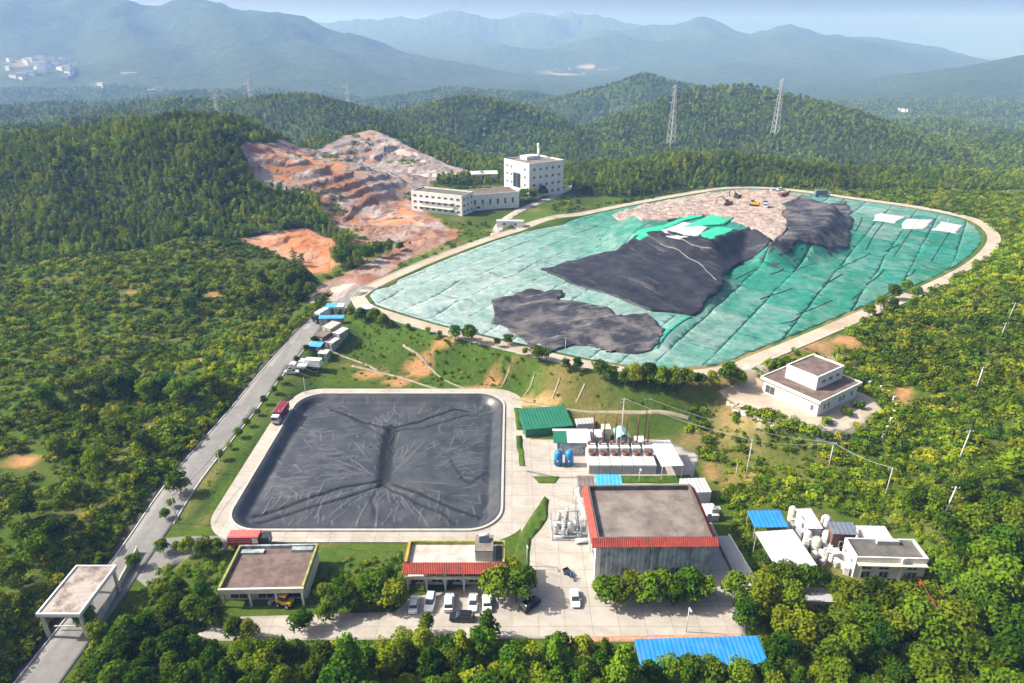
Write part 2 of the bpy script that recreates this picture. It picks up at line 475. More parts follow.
FARK = 1.2
def rr(pts, tree=0.0): # crest points from pixels and a distance, lowered by the height of trees standing on it
    out = []
    for px, py, Y in pts:
        Y = Y if Y < 2350 else 2350 + (Y - 2350) * FARK
        x, y, z = WY(px, py, Y)
        out.append((x, y, z - tree))
    return out
RIDGES = [
    (rr([(-500, 150, 420), (-150, 140, 430), (7, 139, 430), (103, 126, 430), (175, 118, 430), (205, 122, 430)], 8), 95),
    (rr([(205, 124, 430), (222, 150, 400), (232, 185, 370)], 8), 45),
    (rr([(205, 128, 560), (260, 138, 570), (300, 146, 570), (330, 128, 620)], 8), 60),
    (rr([(318, 152, 560), (345, 134, 585), (370, 128, 600), (410, 140, 590), (450, 162, 560)], 1), 55),
    (rr([(-300, 120, 760), (-60, 116, 760), (20, 116, 720), (80, 112, 760), (120, 106, 860)], 8), 90),
    (rr([(-300, 100, 1100), (90, 108, 1050), (170, 97, 1000), (240, 97, 950), (300, 92, 880), (345, 103, 830), (400, 125, 780)], 8), 120),
    (rr([(370, 112, 1000), (420, 100, 980), (470, 95, 960), (510, 104, 940), (550, 122, 900), (590, 140, 830)], 8), 130),
    (rr([(470, 108, 1500), (540, 104, 1500), (600, 88, 1550), (642, 74, 1550), (690, 84, 1500)], 8), 170),
    (rr([(590, 150, 820), (640, 112, 960), (690, 88, 1040), (720, 80, 1060), (750, 82, 1040), (785, 93, 1000), (830, 108, 930), (880, 130, 850), (930, 152, 760)], 8), 150),
    (rr([(566, 205, 430), (590, 182, 452), (620, 163, 478), (690, 152, 500), (730, 152, 505), (800, 160, 505), (860, 166, 510), (940, 172, 520), (1010, 172, 520), (1300, 165, 520)], 5), 52),
    (rr([(840, 152, 1000), (900, 141, 1000), (935, 118, 1350), (990, 130, 1250), (1100, 130, 1250)], 6), 130),
    (rr([(-200, 116, 1300), (-60, 108, 1320), (40, 101, 1350), (110, 106, 1300)], 6), 130),
    (rr([(110, 100, 1700), (200, 93, 1750), (280, 95, 1700), (340, 108, 1600)], 6), 170),
    (rr([(370, 100, 1900), (450, 89, 2000), (520, 93, 2000), (560, 104, 1900)], 6), 190),
    (rr([(-40, 92, 2150), (30, 86, 2200), (100, 88, 2250), (170, 92, 2200)], 6), 190),
    (rr([(860, 158, 880), (930, 144, 930), (980, 138, 960), (1100, 134, 960)], 6), 95),
    (rr([(790, 134, 1500), (850, 121, 1560), (900, 124, 1550), (930, 134, 1500)], 6), 130),
    (rr([(900, 120, 1850), (960, 109, 1900), (1010, 103, 1900), (1200, 100, 1900)], 6), 170),
    (rr([(610, 100, 2100), (680, 92, 2200), (760, 98, 2200)], 6), 200),
    (rr([(100, -2, 3450), (130, 40, 2950), (150, 72, 2500)]), 230), (rr([(205, 12, 3450), (245, 45, 2950), (265, 76, 2500)]), 220), (rr([(25, 10, 3400), (15, 45, 2900), (25, 76, 2500)]), 230), (rr([(272, 15, 3350), (320, 55, 2900), (345, 84, 2500)]), 200),
    (rr([(390, 34, 5900), (410, 48, 4600), (425, 76, 3500)]), 420), (rr([(450, 24, 5900), (490, 55, 4500), (510, 80, 3400)]), 420), (rr([(530, 20, 6100), (555, 55, 4700), (585, 82, 3500)]), 420), (rr([(645, 44, 5200), (675, 56, 4200), (700, 82, 3300)]), 380), (rr([(700, 28, 5100), (735, 62, 4100), (760, 86, 3200)]), 360),
    (rr([(785, 32, 4850), (800, 62, 3900), (835, 92, 3000)]), 360), (rr([(870, 39, 5300), (880, 66, 4000), (905, 90, 3100)]), 360), (rr([(930, 50, 5300), (950, 72, 4100)]), 360), (rr([(975, 76, 2650), (930, 100, 2300)]), 200),
    (rr([(760, 118, 2400), (820, 110, 2500), (870, 108, 2500), (930, 94, 2600), (975, 74, 2700), (1010, 64, 2750), (1100, 48, 2800), (1500, 30, 2800)]), 462),
    (rr([(-900, 15, 3600), (-300, 20, 3500), (-100, 6, 3500), (20, 8, 3450), (100, -4, 3500), (160, 4, 3600), (215, 11, 3500), (270, 13, 3400), (325, 33, 3300), (375, 55, 3100), (425, 82, 2900)]), 616),
    (rr([(60, 70, 2600), (140, 62, 2700), (230, 66, 2700), (300, 74, 2600)]), 286),
    (rr([(200, 50, 6000), (320, 24, 6000), (390, 22, 6000), (450, 22, 6000), (530, 18, 6200), (585, 18, 6200), (640, 28, 6000), (720, 34, 6000), (800, 45, 6300)]), 990),
    (rr([(430, 60, 4300), (500, 45, 4400), (560, 50, 4400), (620, 40, 4600), (680, 45, 4500)]), 660),
    (rr([(600, 34, 5200), (645, 32, 5300), (700, 26, 5200), (745, 38, 5000), (785, 30, 4900), (830, 42, 5000), (872, 37, 5400), (930, 48, 5400), (1000, 64, 5200), (1150, 60, 5000), (1500, 50, 5000)]), 880),
    (rr([(640, 78, 3600), (720, 62, 3700), (800, 68, 3600), (860, 80, 3400)]), 462),
]
FLATS = [   # centre x, y, half sizes, level, run-out
    (-38, 152, 40, 46, 0.0, 9), (20, 128, 34, 32, 0.0, 9), (20, 96, 36, 8, 0.0, 8), (-40, 97, 36, 10, 0.0, 6), (10, 80, 84, 16, 0.0, 10), (62, 110, 24, 16, 0.0, 8),
    (85, 177, 17, 17, 6.0, 12),
    (-20, 388, 42, 22, 11.0, 20), (12, 437, 26, 18, 11.6, 20),
    (-66, 238, 6, 16, 7.0, 10),
]

def land(x, y):
    s = 0
    floor_ = -38 * ss(520, 780, y) - 34 * ss(800, 1300, y) - 12 * ss(420, 560, y) * ss(60, 120, x)
    for pts, w in RIDGES:
        d, v = line_d(pts, x, y)
        wv = w * (1 + 0.7 * vnoise(x, y, w * 1.3, 5) + 0.35 * vnoise(x, y, w * 0.5, 6))
        h = np.maximum(v - floor_, 0) * np.exp(-(d / wv) ** 2 * 0.9)
        s = s + h ** 5
    h = s ** 0.2
    far = ss(600, 2500, y)
    h = h * (1 + 0.17 * ridged(x, y, 420, 31, 4) * far * ss(0, 60, h) + 0.26 * (ridged(x, y, 1000, 35, 5) - 0.35) * ss(2000, 3200, y)) + floor_
    gul = ss(290, 360, y) * (1 - ss(500, 700, y)) * ss(-100, -150, x)
    h = h + gul * 15 * (ridged(x + 0.6 * y, y - 0.3 * x, 95, 33, 3) - 0.35)
    base = 9.5 * ss(215, 300, y) * (1 - ss(520, 760, y)) + floor_
    base = base + (1.8 + 4.5 * (1 - ss(82, 112, y))) * ss(-87, -93, x) * (1 - ss(200, 245, y)) + 6 * ss(-95, -170, x) * ss(60, 160, y) * (1 - ss(250, 330, y))
    right = ss(85, 125, x)
    base = base + right * (1 - ss(330, 420, y)) * (3.0 + 15 * ss(105, 230, x + 0.25 * (y - 130)))
    z = np.maximum(base, h) + 1.5 * np.exp(-np.abs(base - h) / 4.0)
    amp = ss(5, 40, np.abs(x + 80)) * 2.2
    z = z + fbm(x, y, 38, 3, 4) * amp + fbm(x, y, 160, 9, 3) * 10 * ss(500, 900, y)
    # landfill shelf and the bank below it
    sd = poly_sd(LF, x, y)
    run = 12 + 12 * ss(60, 120, x) + 8 * ss(260, 300, y)
    k = ss(0, 1, (sd - 7.5) / run)
    z = LF_Z * (1 - k) + z * k
    z = np.where(sd < -1.2, z - 4.5 * ss(1.2, 5, -sd), z)
    for cx, cy_, hx, hy, lv, fall in FLATS:
        d = rect_sd(x, y, cx - hx, cx + hx, cy_ - hy, cy_ + hy, 3)
        t = ss(0, fall, d)
        t = np.maximum(t, 1 - ss(0, 6, sd - 7.5)) if lv < 8 else t
        z = lv * (1 - t) + z * t
    d, v = line_d(ROAD, x, y)
    t = ss(5.5, 13, d); z = v * (1 - t) + z * t
    d, v = line_d(PLANT_ROAD, x, y)
    t = ss(3.5, 12, d); z = v * (1 - t) + z * t
    ps = rect_sd(x, y, *POND, PR)
    z = z - 5.0 * (1 - ss(0.2, 3.2, ps))
    return z

def axis(lo, hi, c0, c1, step, g):
    a = list(np.arange(c0, c1 + 0.01, step))
    s = step; v = c1; up = []
    while v < hi: s = step + g * (v - c1); v += s; up.append(v)
    dn = []; v = c0
    while v > lo: s = step + g * (c0 - v); v -= s; dn.append(v)
    return np.array(dn[::-1] + a + up)
GX = axis(-8900, 8900, -255, 262, 2.5, 0.016)
GY = axis(20, 10900, 60, 470, 2.5, 0.0135)
TX, TY = np.meshgrid(GX, GY)
TZ = land(TX, TY)

def tz(x, y):
    """height of the finished ground sheet"""
    x = np.asarray(x, float); y = np.asarray(y, float)
    i = np.clip(np.searchsorted(GX, x) - 1, 0, len(GX) - 2); j = np.clip(np.searchsorted(GY, y) - 1, 0, len(GY) - 2)
    u = np.clip((x - GX[i]) / (GX[i + 1] - GX[i]), 0, 1); v = np.clip((y - GY[j]) / (GY[j + 1] - GY[j]), 0, 1)
    return (TZ[j, i] * (1 - u) + TZ[j, i + 1] * u) * (1 - v) + (TZ[j + 1, i] * (1 - u) + TZ[j + 1, i + 1] * u) * v

def tzs(x, y): return float(tz(np.array([x]), np.array([y]))[0])

def proj(px, py, zf=None, t0=60.0, t1=10000.0):
    """where a pixel's ray first meets the ground"""
    zf = zf or tz
    dx, fy, fz = ray(px, py)
    t = np.concatenate([np.arange(t0, 700, 0.5), np.arange(700, t1, 4.0)])
    z = zf(dx * t, fy * t)
    hit = np.nonzero(CAM_H + fz * t <= z)[0]
    k = t[hit[0]] if len(hit) else t1
    return (dx * k, fy * k)

def projs(pts, zf=None): return [proj(x, y, zf) for x, y in pts]

# ---- colours of the ground itself
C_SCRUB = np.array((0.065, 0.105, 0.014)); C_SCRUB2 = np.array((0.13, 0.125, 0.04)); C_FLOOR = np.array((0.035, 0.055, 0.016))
C_GRASS = np.array((0.058, 0.105, 0.016)); C_RED = np.array((0.40, 0.19, 0.10)); C_PALE = np.array((0.46, 0.38, 0.33)); C_DRY = np.array((0.20, 0.15, 0.06))
QUARRY_PX = [(240, 147), (275, 143), (318, 150), (345, 136), (370, 130), (400, 142), (440, 162), (478, 173), (440, 180), (418, 186), (412, 207), (455, 235), (440, 246),
             (400, 264), (372, 282), (335, 302), (313, 303), (318, 287), (345, 275), (392, 252), (398, 240), (360, 243), (335, 228), (320, 203), (300, 192), (262, 187), (250, 172)]
PIT_PX = [(238, 238), (275, 233), (310, 229), (333, 240), (332, 272), (313, 275), (300, 262), (285, 258), (262, 247)]
QUARRY = projs(QUARRY_PX); PIT = projs(PIT_PX)
def mixc(c, col, k): return c * (1 - k[..., None]) + np.asarray(col) * k[..., None]
n1 = fbm(TX, TY, 14, 71, 4); n2 = fbm(TX, TY, 45, 72, 3); n3 = fbm(TX, TY, 6, 73, 3)
C = np.zeros(TX.shape + (3,)) + C_SCRUB
C = mixc(C, C_SCRUB2, ss(0.1, 0.5, n1 + 0.3 * n3))
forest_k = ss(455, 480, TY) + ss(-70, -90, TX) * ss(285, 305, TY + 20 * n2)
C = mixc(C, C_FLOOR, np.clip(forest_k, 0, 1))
C = mixc(C, (0.055, 0.085, 0.03), ss(900, 1800, TY))
sdL = poly_sd(LF, TX, TY)
bank = (1 - ss(24, 34, sdL)) * (TY < 262) * ss(-90, -70, TX)
C = mixc(C, C_GRASS, bank * (0.9 + 0.2 * n1).clip(0, 1))
C = mixc(C, C_DRY, bank * ss(0, 50, TX + 40 * n1) * ss(-0.35, 0.15, n1))
back = (TY > 395) * (1 - ss(40, 60, sdL)) * (TX > 90)
C = mixc(C, (0.13, 0.13, 0.035), back * ss(-0.2, 0.3, n1))
def paint(poly, col, soft=3.0, rag=5.0, amt=1.0):
    global C
    d = poly_sd(poly, TX, TY) + rag * (n1 + n3 * 0.6)
    C = mixc(C, col, amt * (1 - ss(-soft, soft * 0.4, d)))
paint(QUARRY, C_RED * 1.0, 5, 12)
dq = poly_sd(QUARRY, TX, TY)
C = mixc(C, C_PALE, (dq < 0) * ss(-0.05, 0.3, fbm(TX, TY, 30, 91, 4) + 0.25 * ss(420, 520, TY)))
C = mixc(C, C_GRASS * 0.9, (dq < 0) * ss(0.25, 0.45, fbm(TX, TY, 24, 97, 4)))
paint(PIT, C_RED * 1.15, 3, 5)
def blob(px, py, wx, wy, col, rag=3.0, amt=1.0):
    pts = projs([(px + wx * math.cos(a), py + wy * math.sin(a)) for a in np.linspace(0, 2 * math.pi, 12, endpoint=False)])
    paint(pts, col, 1.6, rag, amt)
ORANGE = (0.40, 0.22, 0.10)
for b in [(443, 342, 11, 6), (419, 368, 13, 10), (516, 361, 10, 4), (557, 371, 12, 5), (549, 394, 10, 5), (494, 384, 9, 4), (400, 382, 12, 4), (370, 374, 14, 3),
          (215, 296, 6, 5), (180, 403, 16, 2.0), (210, 405, 16, 3), (903, 396, 9, 18), (130, 292, 8, 3), (165, 300, 9, 3), (200, 362, 7, 3), (22, 462, 20, 7),
          (712, 470, 10, 16), (728, 488, 8, 12), (755, 480, 10, 6), (772, 572, 10, 14), (930, 600, 12, 14), (900, 590, 16, 6),
          (820, 348, 18, 6), (845, 342, 16, 5), (350, 364, 20, 3)]:
    blob(*b, ORANGE)
blob(530, 402, 32, 5, (0.42, 0.26, 0.13), 2)
blob(480, 392, 24, 4, (0.42, 0.26, 0.13), 2)
for b in [(765, 418, 20, 16), (850, 420, 30, 12), (830, 360, 22, 8), (745, 410, 8, 9)]: blob(*b, (0.33, 0.28, 0.21))
for b in [(565, 72, 26, 5), (592, 68, 20, 5), (30, 66, 24, 8), (62, 72, 22, 6), (130, 75, 14, 3), (145, 92, 22, 2), (286, 79, 8, 4), (610, 48, 6, 3)]:
    pts = projs([(b[0] + b[2] * math.cos(a), b[1] + b[3] * math.sin(a)) for a in np.linspace(0, 2 * math.pi, 10, endpoint=False)])
    d = poly_sd(pts, TX, TY)
    k = (1 - ss(-150, 20, d + 120 * fbm(TX, TY, 200, 141, 3))) * ss(0.0, 0.35, fbm(TX, TY, 90, 143, 3) + 0.1)
    C = mixc(C, (0.45, 0.36, 0.30), k)

DRY = projs([(690, 436), (730, 420), (770, 432), (830, 452), (885, 486), (850, 503), (790, 498), (745, 500), (712, 500), (700, 470)])
paint(DRY, (0.12, 0.115, 0.035), 4, 6, 0.6)
STRIP = projs([(172, 530), (235, 455), (292, 392), (312, 374), (326, 384), (290, 415), (232, 480), (190, 532)])
paint(STRIP, (0.034, 0.066, 0.012), 1.5, 1.0)  # shade on the grass strip painted in as a darker green
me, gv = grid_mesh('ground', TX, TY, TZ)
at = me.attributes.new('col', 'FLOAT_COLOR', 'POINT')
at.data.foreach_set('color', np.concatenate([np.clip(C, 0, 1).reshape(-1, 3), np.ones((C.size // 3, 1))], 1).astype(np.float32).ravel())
m, nt, b = _nt('ground earth and grass')
N = nt.nodes.new; L = nt.links.new
a = N('ShaderNodeAttribute'); a.attribute_name = 'col'
geo = N('ShaderNodeNewGeometry')
nz = N('ShaderNodeTexNoise'); nz.inputs['Scale'].default_value = 0.9; nz.inputs['Detail'].default_value = 9; nz.inputs['Roughness'].default_value = 0.75
nzf = N('ShaderNodeTexNoise'); nzf.inputs['Scale'].default_value = 0.022; nzf.inputs['Detail'].default_value = 12; nzf.inputs['Roughness'].default_value = 0.72
L(geo.outputs['Position'], nz.inputs['Vector']); L(geo.outputs['Position'], nzf.inputs['Vector'])
add = N('ShaderNodeMath'); add.operation = 'ADD'; L(nz.outputs['Fac'], add.inputs[0]); L(nzf.outputs['Fac'], add.inputs[1])
r = N('ShaderNodeMapRange'); r.inputs['From Min'].default_value = 0.7; r.inputs['From Max'].default_value = 1.3; r.inputs['To Min'].default_value = 0.45; r.inputs['To Max'].default_value = 1.55
L(add.outputs[0], r.inputs['Value'])
mx = N('ShaderNodeMix'); mx.data_type = 'RGBA'; mx.blend_type = 'MULTIPLY'; mx.inputs['Factor'].default_value = 1
L(a.outputs['Color'], mx.inputs['A']); L(r.outputs['Result'], mx.inputs['B']); L(mx.outputs['Result'], b.inputs['Base Color'])
b.inputs['Roughness'].default_value = 0.95; b.inputs['Specular IOR Level'].default_value = 0.05
bp = N('ShaderNodeBump'); bp.inputs['Distance'].default_value = 0.35; bp.inputs['Strength'].default_value = 0.8
L(nz.outputs['Fac'], bp.inputs['Height'])
bp2 = N('ShaderNodeBump'); bp2.inputs['Distance'].default_value = 25.0; bp2.inputs['Strength'].default_value = 0.5
L(nzf.outputs['Fac'], bp2.inputs['Height']); L(bp.outputs['Normal'], bp2.inputs['Normal'])
far = N('ShaderNodeMapRange'); sep = N('ShaderNodeSeparateXYZ'); L(geo.outputs['Position'], sep.inputs[0])
far.inputs['From Min'].default_value = 700; far.inputs['From Max'].default_value = 2500; L(sep.outputs['Y'], far.inputs['Value'])
L(far.outputs['Result'], bp2.inputs['Strength'])
L(bp2.outputs['Normal'], b.inputs['Normal'])
M_GROUND = m
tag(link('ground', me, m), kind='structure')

# ------------------------------------------------------------------ roads, paths, yards
M_ASPH = mat('worn concrete road', (0.205, 0.20, 0.197), 0.85, 0.16, 0.5, 0.01, 6, stain=(0.16, 0.155, 0.15), sscale=0.09, samt=0.6, streak=((0.13, 0.13, 0.13), 90, 0.03, 0.8, 0.35, 0.5))
M_CONC = mat('pale concrete paving', (0.40, 0.37, 0.335), 0.85, 0.10, 0.4, 0.01, 5, stain=(0.30, 0.265, 0.22), sscale=0.11, samt=0.55, joint=5.0, streak=((0.25, 0.23, 0.205), 25, 0.06, 0.5, 0.5, 0.53))
M_CONC2 = mat('dusty perimeter road', (0.39, 0.35, 0.29), 0.9, 0.14, 0.3, 0.02, 4, stain=(0.31, 0.23, 0.16), sscale=0.06, samt=0.7)
M_KERB = mat('kerb concrete', (0.40, 0.39, 0.37), 0.85, 0.15, 0.8)
M_DARK = mat('shade dark ditch stone', (0.045, 0.05, 0.045), 0.8, 0.3, 0.7)  # ditch stone with the shade along the road edge put into its colour
M_DRAIN = mat('drain concrete', (0.27, 0.24, 0.17), 0.9, 0.25, 0.6)
M_TURF = mat('mown turf', (0.05, 0.10, 0.014), 0.95, 0.4, 0.7, 0.1, 3, stain=(0.12, 0.12, 0.035), sscale=0.2, samt=0.5, spec=0.05)

road_c = [p[:2] for p in ROAD]
def struct_drape(name, poly, step, off, m, thick=0.3, zf=None):
    return tag(link(name, drape_mesh(name, poly, step, zf or tz, off, thick), m), kind='structure')
struct_drape('road', ribbon(road_c, ROAD_W), 2.5, 0.07, M_ASPH)
def side_line(pts, o):
    out = []
    for i, p in enumerate(pts):
        a = pts[max(0, i - 1)]; b = pts[min(len(pts) - 1, i + 1)]
        dx, dy = b[0] - a[0], b[1] - a[1]; l = math.hypot(dx, dy)
        out.append((p[0] + dy / l * o, p[1] - dx / l * o))
    return out
near_road = [p for p in road_c if p[1] < 246]
struct_drape('road_kerb', ribbon(side_line([p for p in near_road if p[1] > 120], ROAD_W / 2 + 0.2), 0.36), 2.5, 0.2, M_KERB, 0.5)
struct_drape('road_kerb', ribbon(side_line(near_road, -ROAD_W / 2 - 0.2), 0.36), 2.5, 0.2, M_KERB, 0.5)
struct_drape('ditch', ribbon(side_line(near_road, -ROAD_W / 2 - 1.1), 1.4), 2.5, 0.06, M_DARK)
# perimeter road of the landfill: a closed ring built as one strip
def offset_ring(poly, o):
    n = len(poly); out = []
    ar = sum(poly[i][0] * poly[(i + 1) % n][1] - poly[(i + 1) % n][0] * poly[i][1] for i in range(n))
    sg = 1 if ar > 0 else -1
    for i in range(n):
        a = poly[i - 1]; b = poly[(i + 1) % n]
        dx, dy = b[0] - a[0], b[1] - a[1]; l = math.hypot(dx, dy)
        out.append((poly[i][0] + sg * dy / l * o, poly[i][1] - sg * dx / l * o))
    return out
LFS = smooth_line(LF + [LF[0]], 5)[:-1]
def ring_strip(name, inner, outer, off_in, off_out, m, zf=None, thick=0.0):
    zf = zf or tz; n = len(inner); v = []; f = []
    for k, (P, o) in enumerate(((inner, off_in), (outer, off_out))):
        z = zf(np.array([p[0] for p in P]), np.array([p[1] for p in P])) + o
        v += [(p[0], p[1], c) for p, c in zip(P, z)]
    if thick:
        v += [(a, b_, c - thick) for a, b_, c in v[:2 * n]]
    for i in range(n):
        j = (i + 1) % n
        f.append((i, j, n + j, n + i))
        if thick: f += [(2 * n + i, 2 * n + j, j, i), (n + i, n + j, 3 * n + j, 3 * n + i)]
    me = mesh(name, v, f)
    bm = bmesh.new(); bm.from_mesh(me); bmesh.ops.recalc_face_normals(bm, faces=bm.faces); bm.to_mesh(me); bm.free()
    up = sum(p.normal.z * p.area for p in me.polygons)
    if up < 0: me.flip_normals()
    return tag(link(name, me, m), kind='structure')
ring_strip('perimeter_road', offset_ring(LFS, 0.5), offset_ring(LFS, 5.8), 0.10, 0.10, M_CONC2, thick=0.6)
ring_strip('road_kerb', offset_ring(LFS, 5.75), offset_ring(LFS, 6.15), 0.24, 0.24, M_KERB, thick=0.7)
struct_drape('plant_road', ribbon([p[:2] for p in PLANT_ROAD], 5.2), 2.5, 0.08, M_CONC)
# bare quarry and earth pit: broken ground with benches and gullies
def quarry_mat(red=False):
    m, nt, b = _nt('bare red and grey quarry ground')
    N = nt.nodes.new; L = nt.links.new
    geo = N('ShaderNodeNewGeometry'); cols = [(0.22, 0.10, 0.062), (0.29, 0.165, 0.108), (0.235, 0.195, 0.185), (0.34, 0.305, 0.30), (0.12, 0.075, 0.06)]
    if red: cols = [(0.36, 0.135, 0.06), (0.44, 0.185, 0.085), (0.40, 0.22, 0.13), (0.42, 0.27, 0.19), (0.17, 0.08, 0.05)]
    prev = None
    for i, (sc, lo, hi) in enumerate([(1, 0, 1), (0.06, 0.42, 0.6), (0.022, 0.41, 0.56), (0.05, 0.47, 0.62), (0.13, 0.56, 0.68)]):
        if i == 0:
            rgb = N('ShaderNodeRGB'); rgb.outputs[0].default_value = (*cols[0], 1); prev = rgb.outputs[0]; continue
        mp = N('ShaderNodeVectorMath'); mp.operation = 'ADD'; mp.inputs[1].default_value = (37.0 * i, 11.0 * i, 5.0); L(geo.outputs['Position'], mp.inputs[0])
        n = N('ShaderNodeTexNoise'); n.inputs['Scale'].default_value = sc; n.inputs['Detail'].default_value = 10; n.inputs['Roughness'].default_value = 0.68; L(mp.outputs[0], n.inputs['Vector'])
        if i == 2:
            sy_ = N('ShaderNodeSeparateXYZ'); L(geo.outputs['Position'], sy_.inputs[0]); my = N('ShaderNodeMapRange'); my.inputs['From Min'].default_value = 380; my.inputs['From Max'].default_value = 500; my.inputs['To Min'].default_value = -0.10; my.inputs['To Max'].default_value = 0.07; L(sy_.outputs['Y'], my.inputs['Value'])
            ad = N('ShaderNodeMath'); ad.operation = 'ADD'; L(n.outputs['Fac'], ad.inputs[0]); L(my.outputs['Result'], ad.inputs[1]); n = ad; n_out = ad.outputs[0]
        else: n_out = n.outputs['Fac']
        r = N('ShaderNodeMapRange'); r.inputs['From Min'].default_value = lo; r.inputs['From Max'].default_value = hi; L(n_out, r.inputs['Value'])
        mx = N('ShaderNodeMix'); mx.data_type = 'RGBA'; L(r.outputs['Result'], mx.inputs['Factor']); L(prev, mx.inputs['A']); mx.inputs['B'].default_value = (*cols[i], 1); prev = mx.outputs['Result']
    L(prev, b.inputs['Base Color']); b.inputs['Roughness'].default_value = 0.95; b.inputs['Specular IOR Level'].default_value = 0.1
    nb_ = N('ShaderNodeTexNoise'); nb_.inputs['Scale'].default_value = 0.35; nb_.inputs['Detail'].default_value = 8; L(geo.outputs['Position'], nb_.inputs['Vector'])
    bp = N('ShaderNodeBump'); bp.inputs['Distance'].default_value = 1.2; bp.inputs['Strength'].default_value = 0.7; L(nb_.outputs['Fac'], bp.inputs['Height']); L(bp.outputs['Normal'], b.inputs['Normal'])
    return m
M_QUARRY = quarry_mat(); M_PIT = quarry_mat(True)
def quarry_off(poly):
    def f(x, y):
        d = -poly_sd(poly, x, y)
        k = ss(1, 14, d)
        st_ = (tz(x, y) + 5 * fbm(x, y, 40, 131, 3)) / 4.5
        bench = (ss(0.55, 1.0, st_ - np.floor(st_)) - (st_ - np.floor(st_))) * 2.2
        return 0.12 + k * (0.5 + bench * 1.3 + 1.2 * ridged(x, y, 60, 133, 3) + 1.5 * fbm(x, y, 8, 135, 5) + 1.3 * ridged(x, y, 7, 136, 4))
    return f
for nm_, pl_ in (('quarry', QUARRY), ('earth_pit', PIT)):
    pl_ = rough_outline(pl_, 2.2, 4.0, 14)
    tag(link(nm_, drape_mesh(nm_, pl_, 1.35, tz, quarry_off(pl_), 2.0, False), M_QUARRY if nm_ == 'quarry' else M_PIT), kind='structure')
# pond path
def rrect(x0, x1, y0, y1, r, n=8):
    out = []
    for cx, cy_, a0 in ((x1 - r, y1 - r, 0), (x0 + r, y1 - r, 90), (x0 + r, y0 + r, 180), (x1 - r, y0 + r, 270)):
        for k in range(n + 1):
            a = math.radians(a0 + 90 * k / n); out.append((cx + r * math.cos(a), cy_ + r * math.sin(a)))
    return out
x0, x1, y0, y1 = POND
flat0 = lambda x, y: np.zeros(np.shape(x))
ring_strip('pond_path', rrect(x0 - 0.6, x1 + 0.6, y0 - 0.6, y1 + 0.6, PR + 0.6, 12), rrect(x0 - 4.4, x1 + 6.6, y0 - 4.2, y1 + 4.0, PR + 3, 12), 0.06, 0.06, M_CONC, zf=flat0, thick=0.5)
ring_strip('pond_kerb', rrect(x0 - 0.15, x1 + 0.15, y0 - 0.15, y1 + 0.15, PR + 0.1, 12), rrect(x0 - 0.75, x1 + 0.75, y0 - 0.75, y1 + 0.75, PR + 0.7, 12), 0.42, 0.42, M_KERB, zf=flat0, thick=3.0)
def yard(name, px, m=None, z=0.04, thick=0.3):
    return struct_drape(name, [W(x, y, 0) for x, y in px], 3.0, z, m or M_CONC, thick, flat0)
yard('yard', [(196, 641), (748, 637), (746, 600), (706, 508), (693, 478), (560, 478), (521, 470), (521, 530), (523, 575), (410, 598), (395, 612), (200, 618)], z=0.032)
yard('yard', [(519, 402), (560, 404), (640, 428), (700, 455), (693, 477), (560, 477.5), (520, 469)], z=0.028)
yard('driveway', [(128, 572), (152, 540), (188, 536), (232, 536), (226, 552), (176, 566), (150, 590)], M_ASPH, 0.05)
M_REDP = mat('reddish paving strip', (0.42, 0.24, 0.15), 0.9, 0.3, 0.8)
struct_drape('planting_strip', [W(x, y) for x, y in [(560, 637.5), (742, 634), (745, 640), (560, 643)]], 3, 0.1, M_REDP, 0.3, flat0)
for pts in [[(508, 572), (519, 535), (545, 496), (549, 500), (546, 520), (531, 540), (528, 580)], [(533, 477), (560, 477), (556, 483), (538, 483)],
            [(514, 408), (521, 409), (523, 430), (517, 430)], [(516, 436), (522, 436), (525, 466), (519, 466)],
            [(597, 476), (690, 476), (690, 484), (597, 484)], [(192, 556), (236, 550), (222, 600), (150, 640), (120, 612), (150, 585)],
            [(318, 548), (402, 551), (402, 600), (318, 606)]]:
    poly = rough_outline([W(x, y) for x, y in pts], 0.25, 1.0, 4)
    struct_drape('turf', poly, 1.5, lambda x, y: 0.12 + 0.08 * fbm(x, y, 2.0, 8), M_TURF, 0.3, flat0)
# drains and footpaths on the bank
for px, w in [([(352, 366), (400, 378), (440, 391), (500, 403), (560, 409), (630, 414), (690, 420)], 0.9), ([(403, 346), (428, 365), (450, 383), (470, 395)], 0.6),
              ([(510, 368), (500, 388)], 0.5), ([(535, 374), (524, 396)], 0.5), ([(560, 379), (552, 400)], 0.5), ([(585, 384), (576, 404)], 0.5), ([(326, 346), (352, 360), (380, 372)], 0.8)]:
    struct_drape('drain', ribbon(smooth_line(projs(px), 2.5), w), 1.5, 0.16, M_DRAIN, 0.4)
# station forecourt
st = projs([(718, 392), (742, 382), (762, 376), (800, 372), (880, 402), (884, 412), (866, 425), (835, 436), (812, 432), (790, 420), (757, 408)])
struct_drape('forecourt', st, 2.5, 0.10, M_CONC2, 0.4)
ent = projs([(732, 378), (746, 366), (770, 366), (768, 384), (742, 386)])
struct_drape('forecourt', ent, 2.5, 0.16, M_CONC2, 0.4)
M_WET = mat('dark asphalt patch', (0.10, 0.11, 0.13), 0.7, 0.25, 0.5)
struct_drape('forecourt_patch', rough_outline(projs([(812, 434), (835, 431), (853, 438), (840, 446), (818, 443)]), 0.4, 1.5), 2, 0.22, M_WET, 0.3)

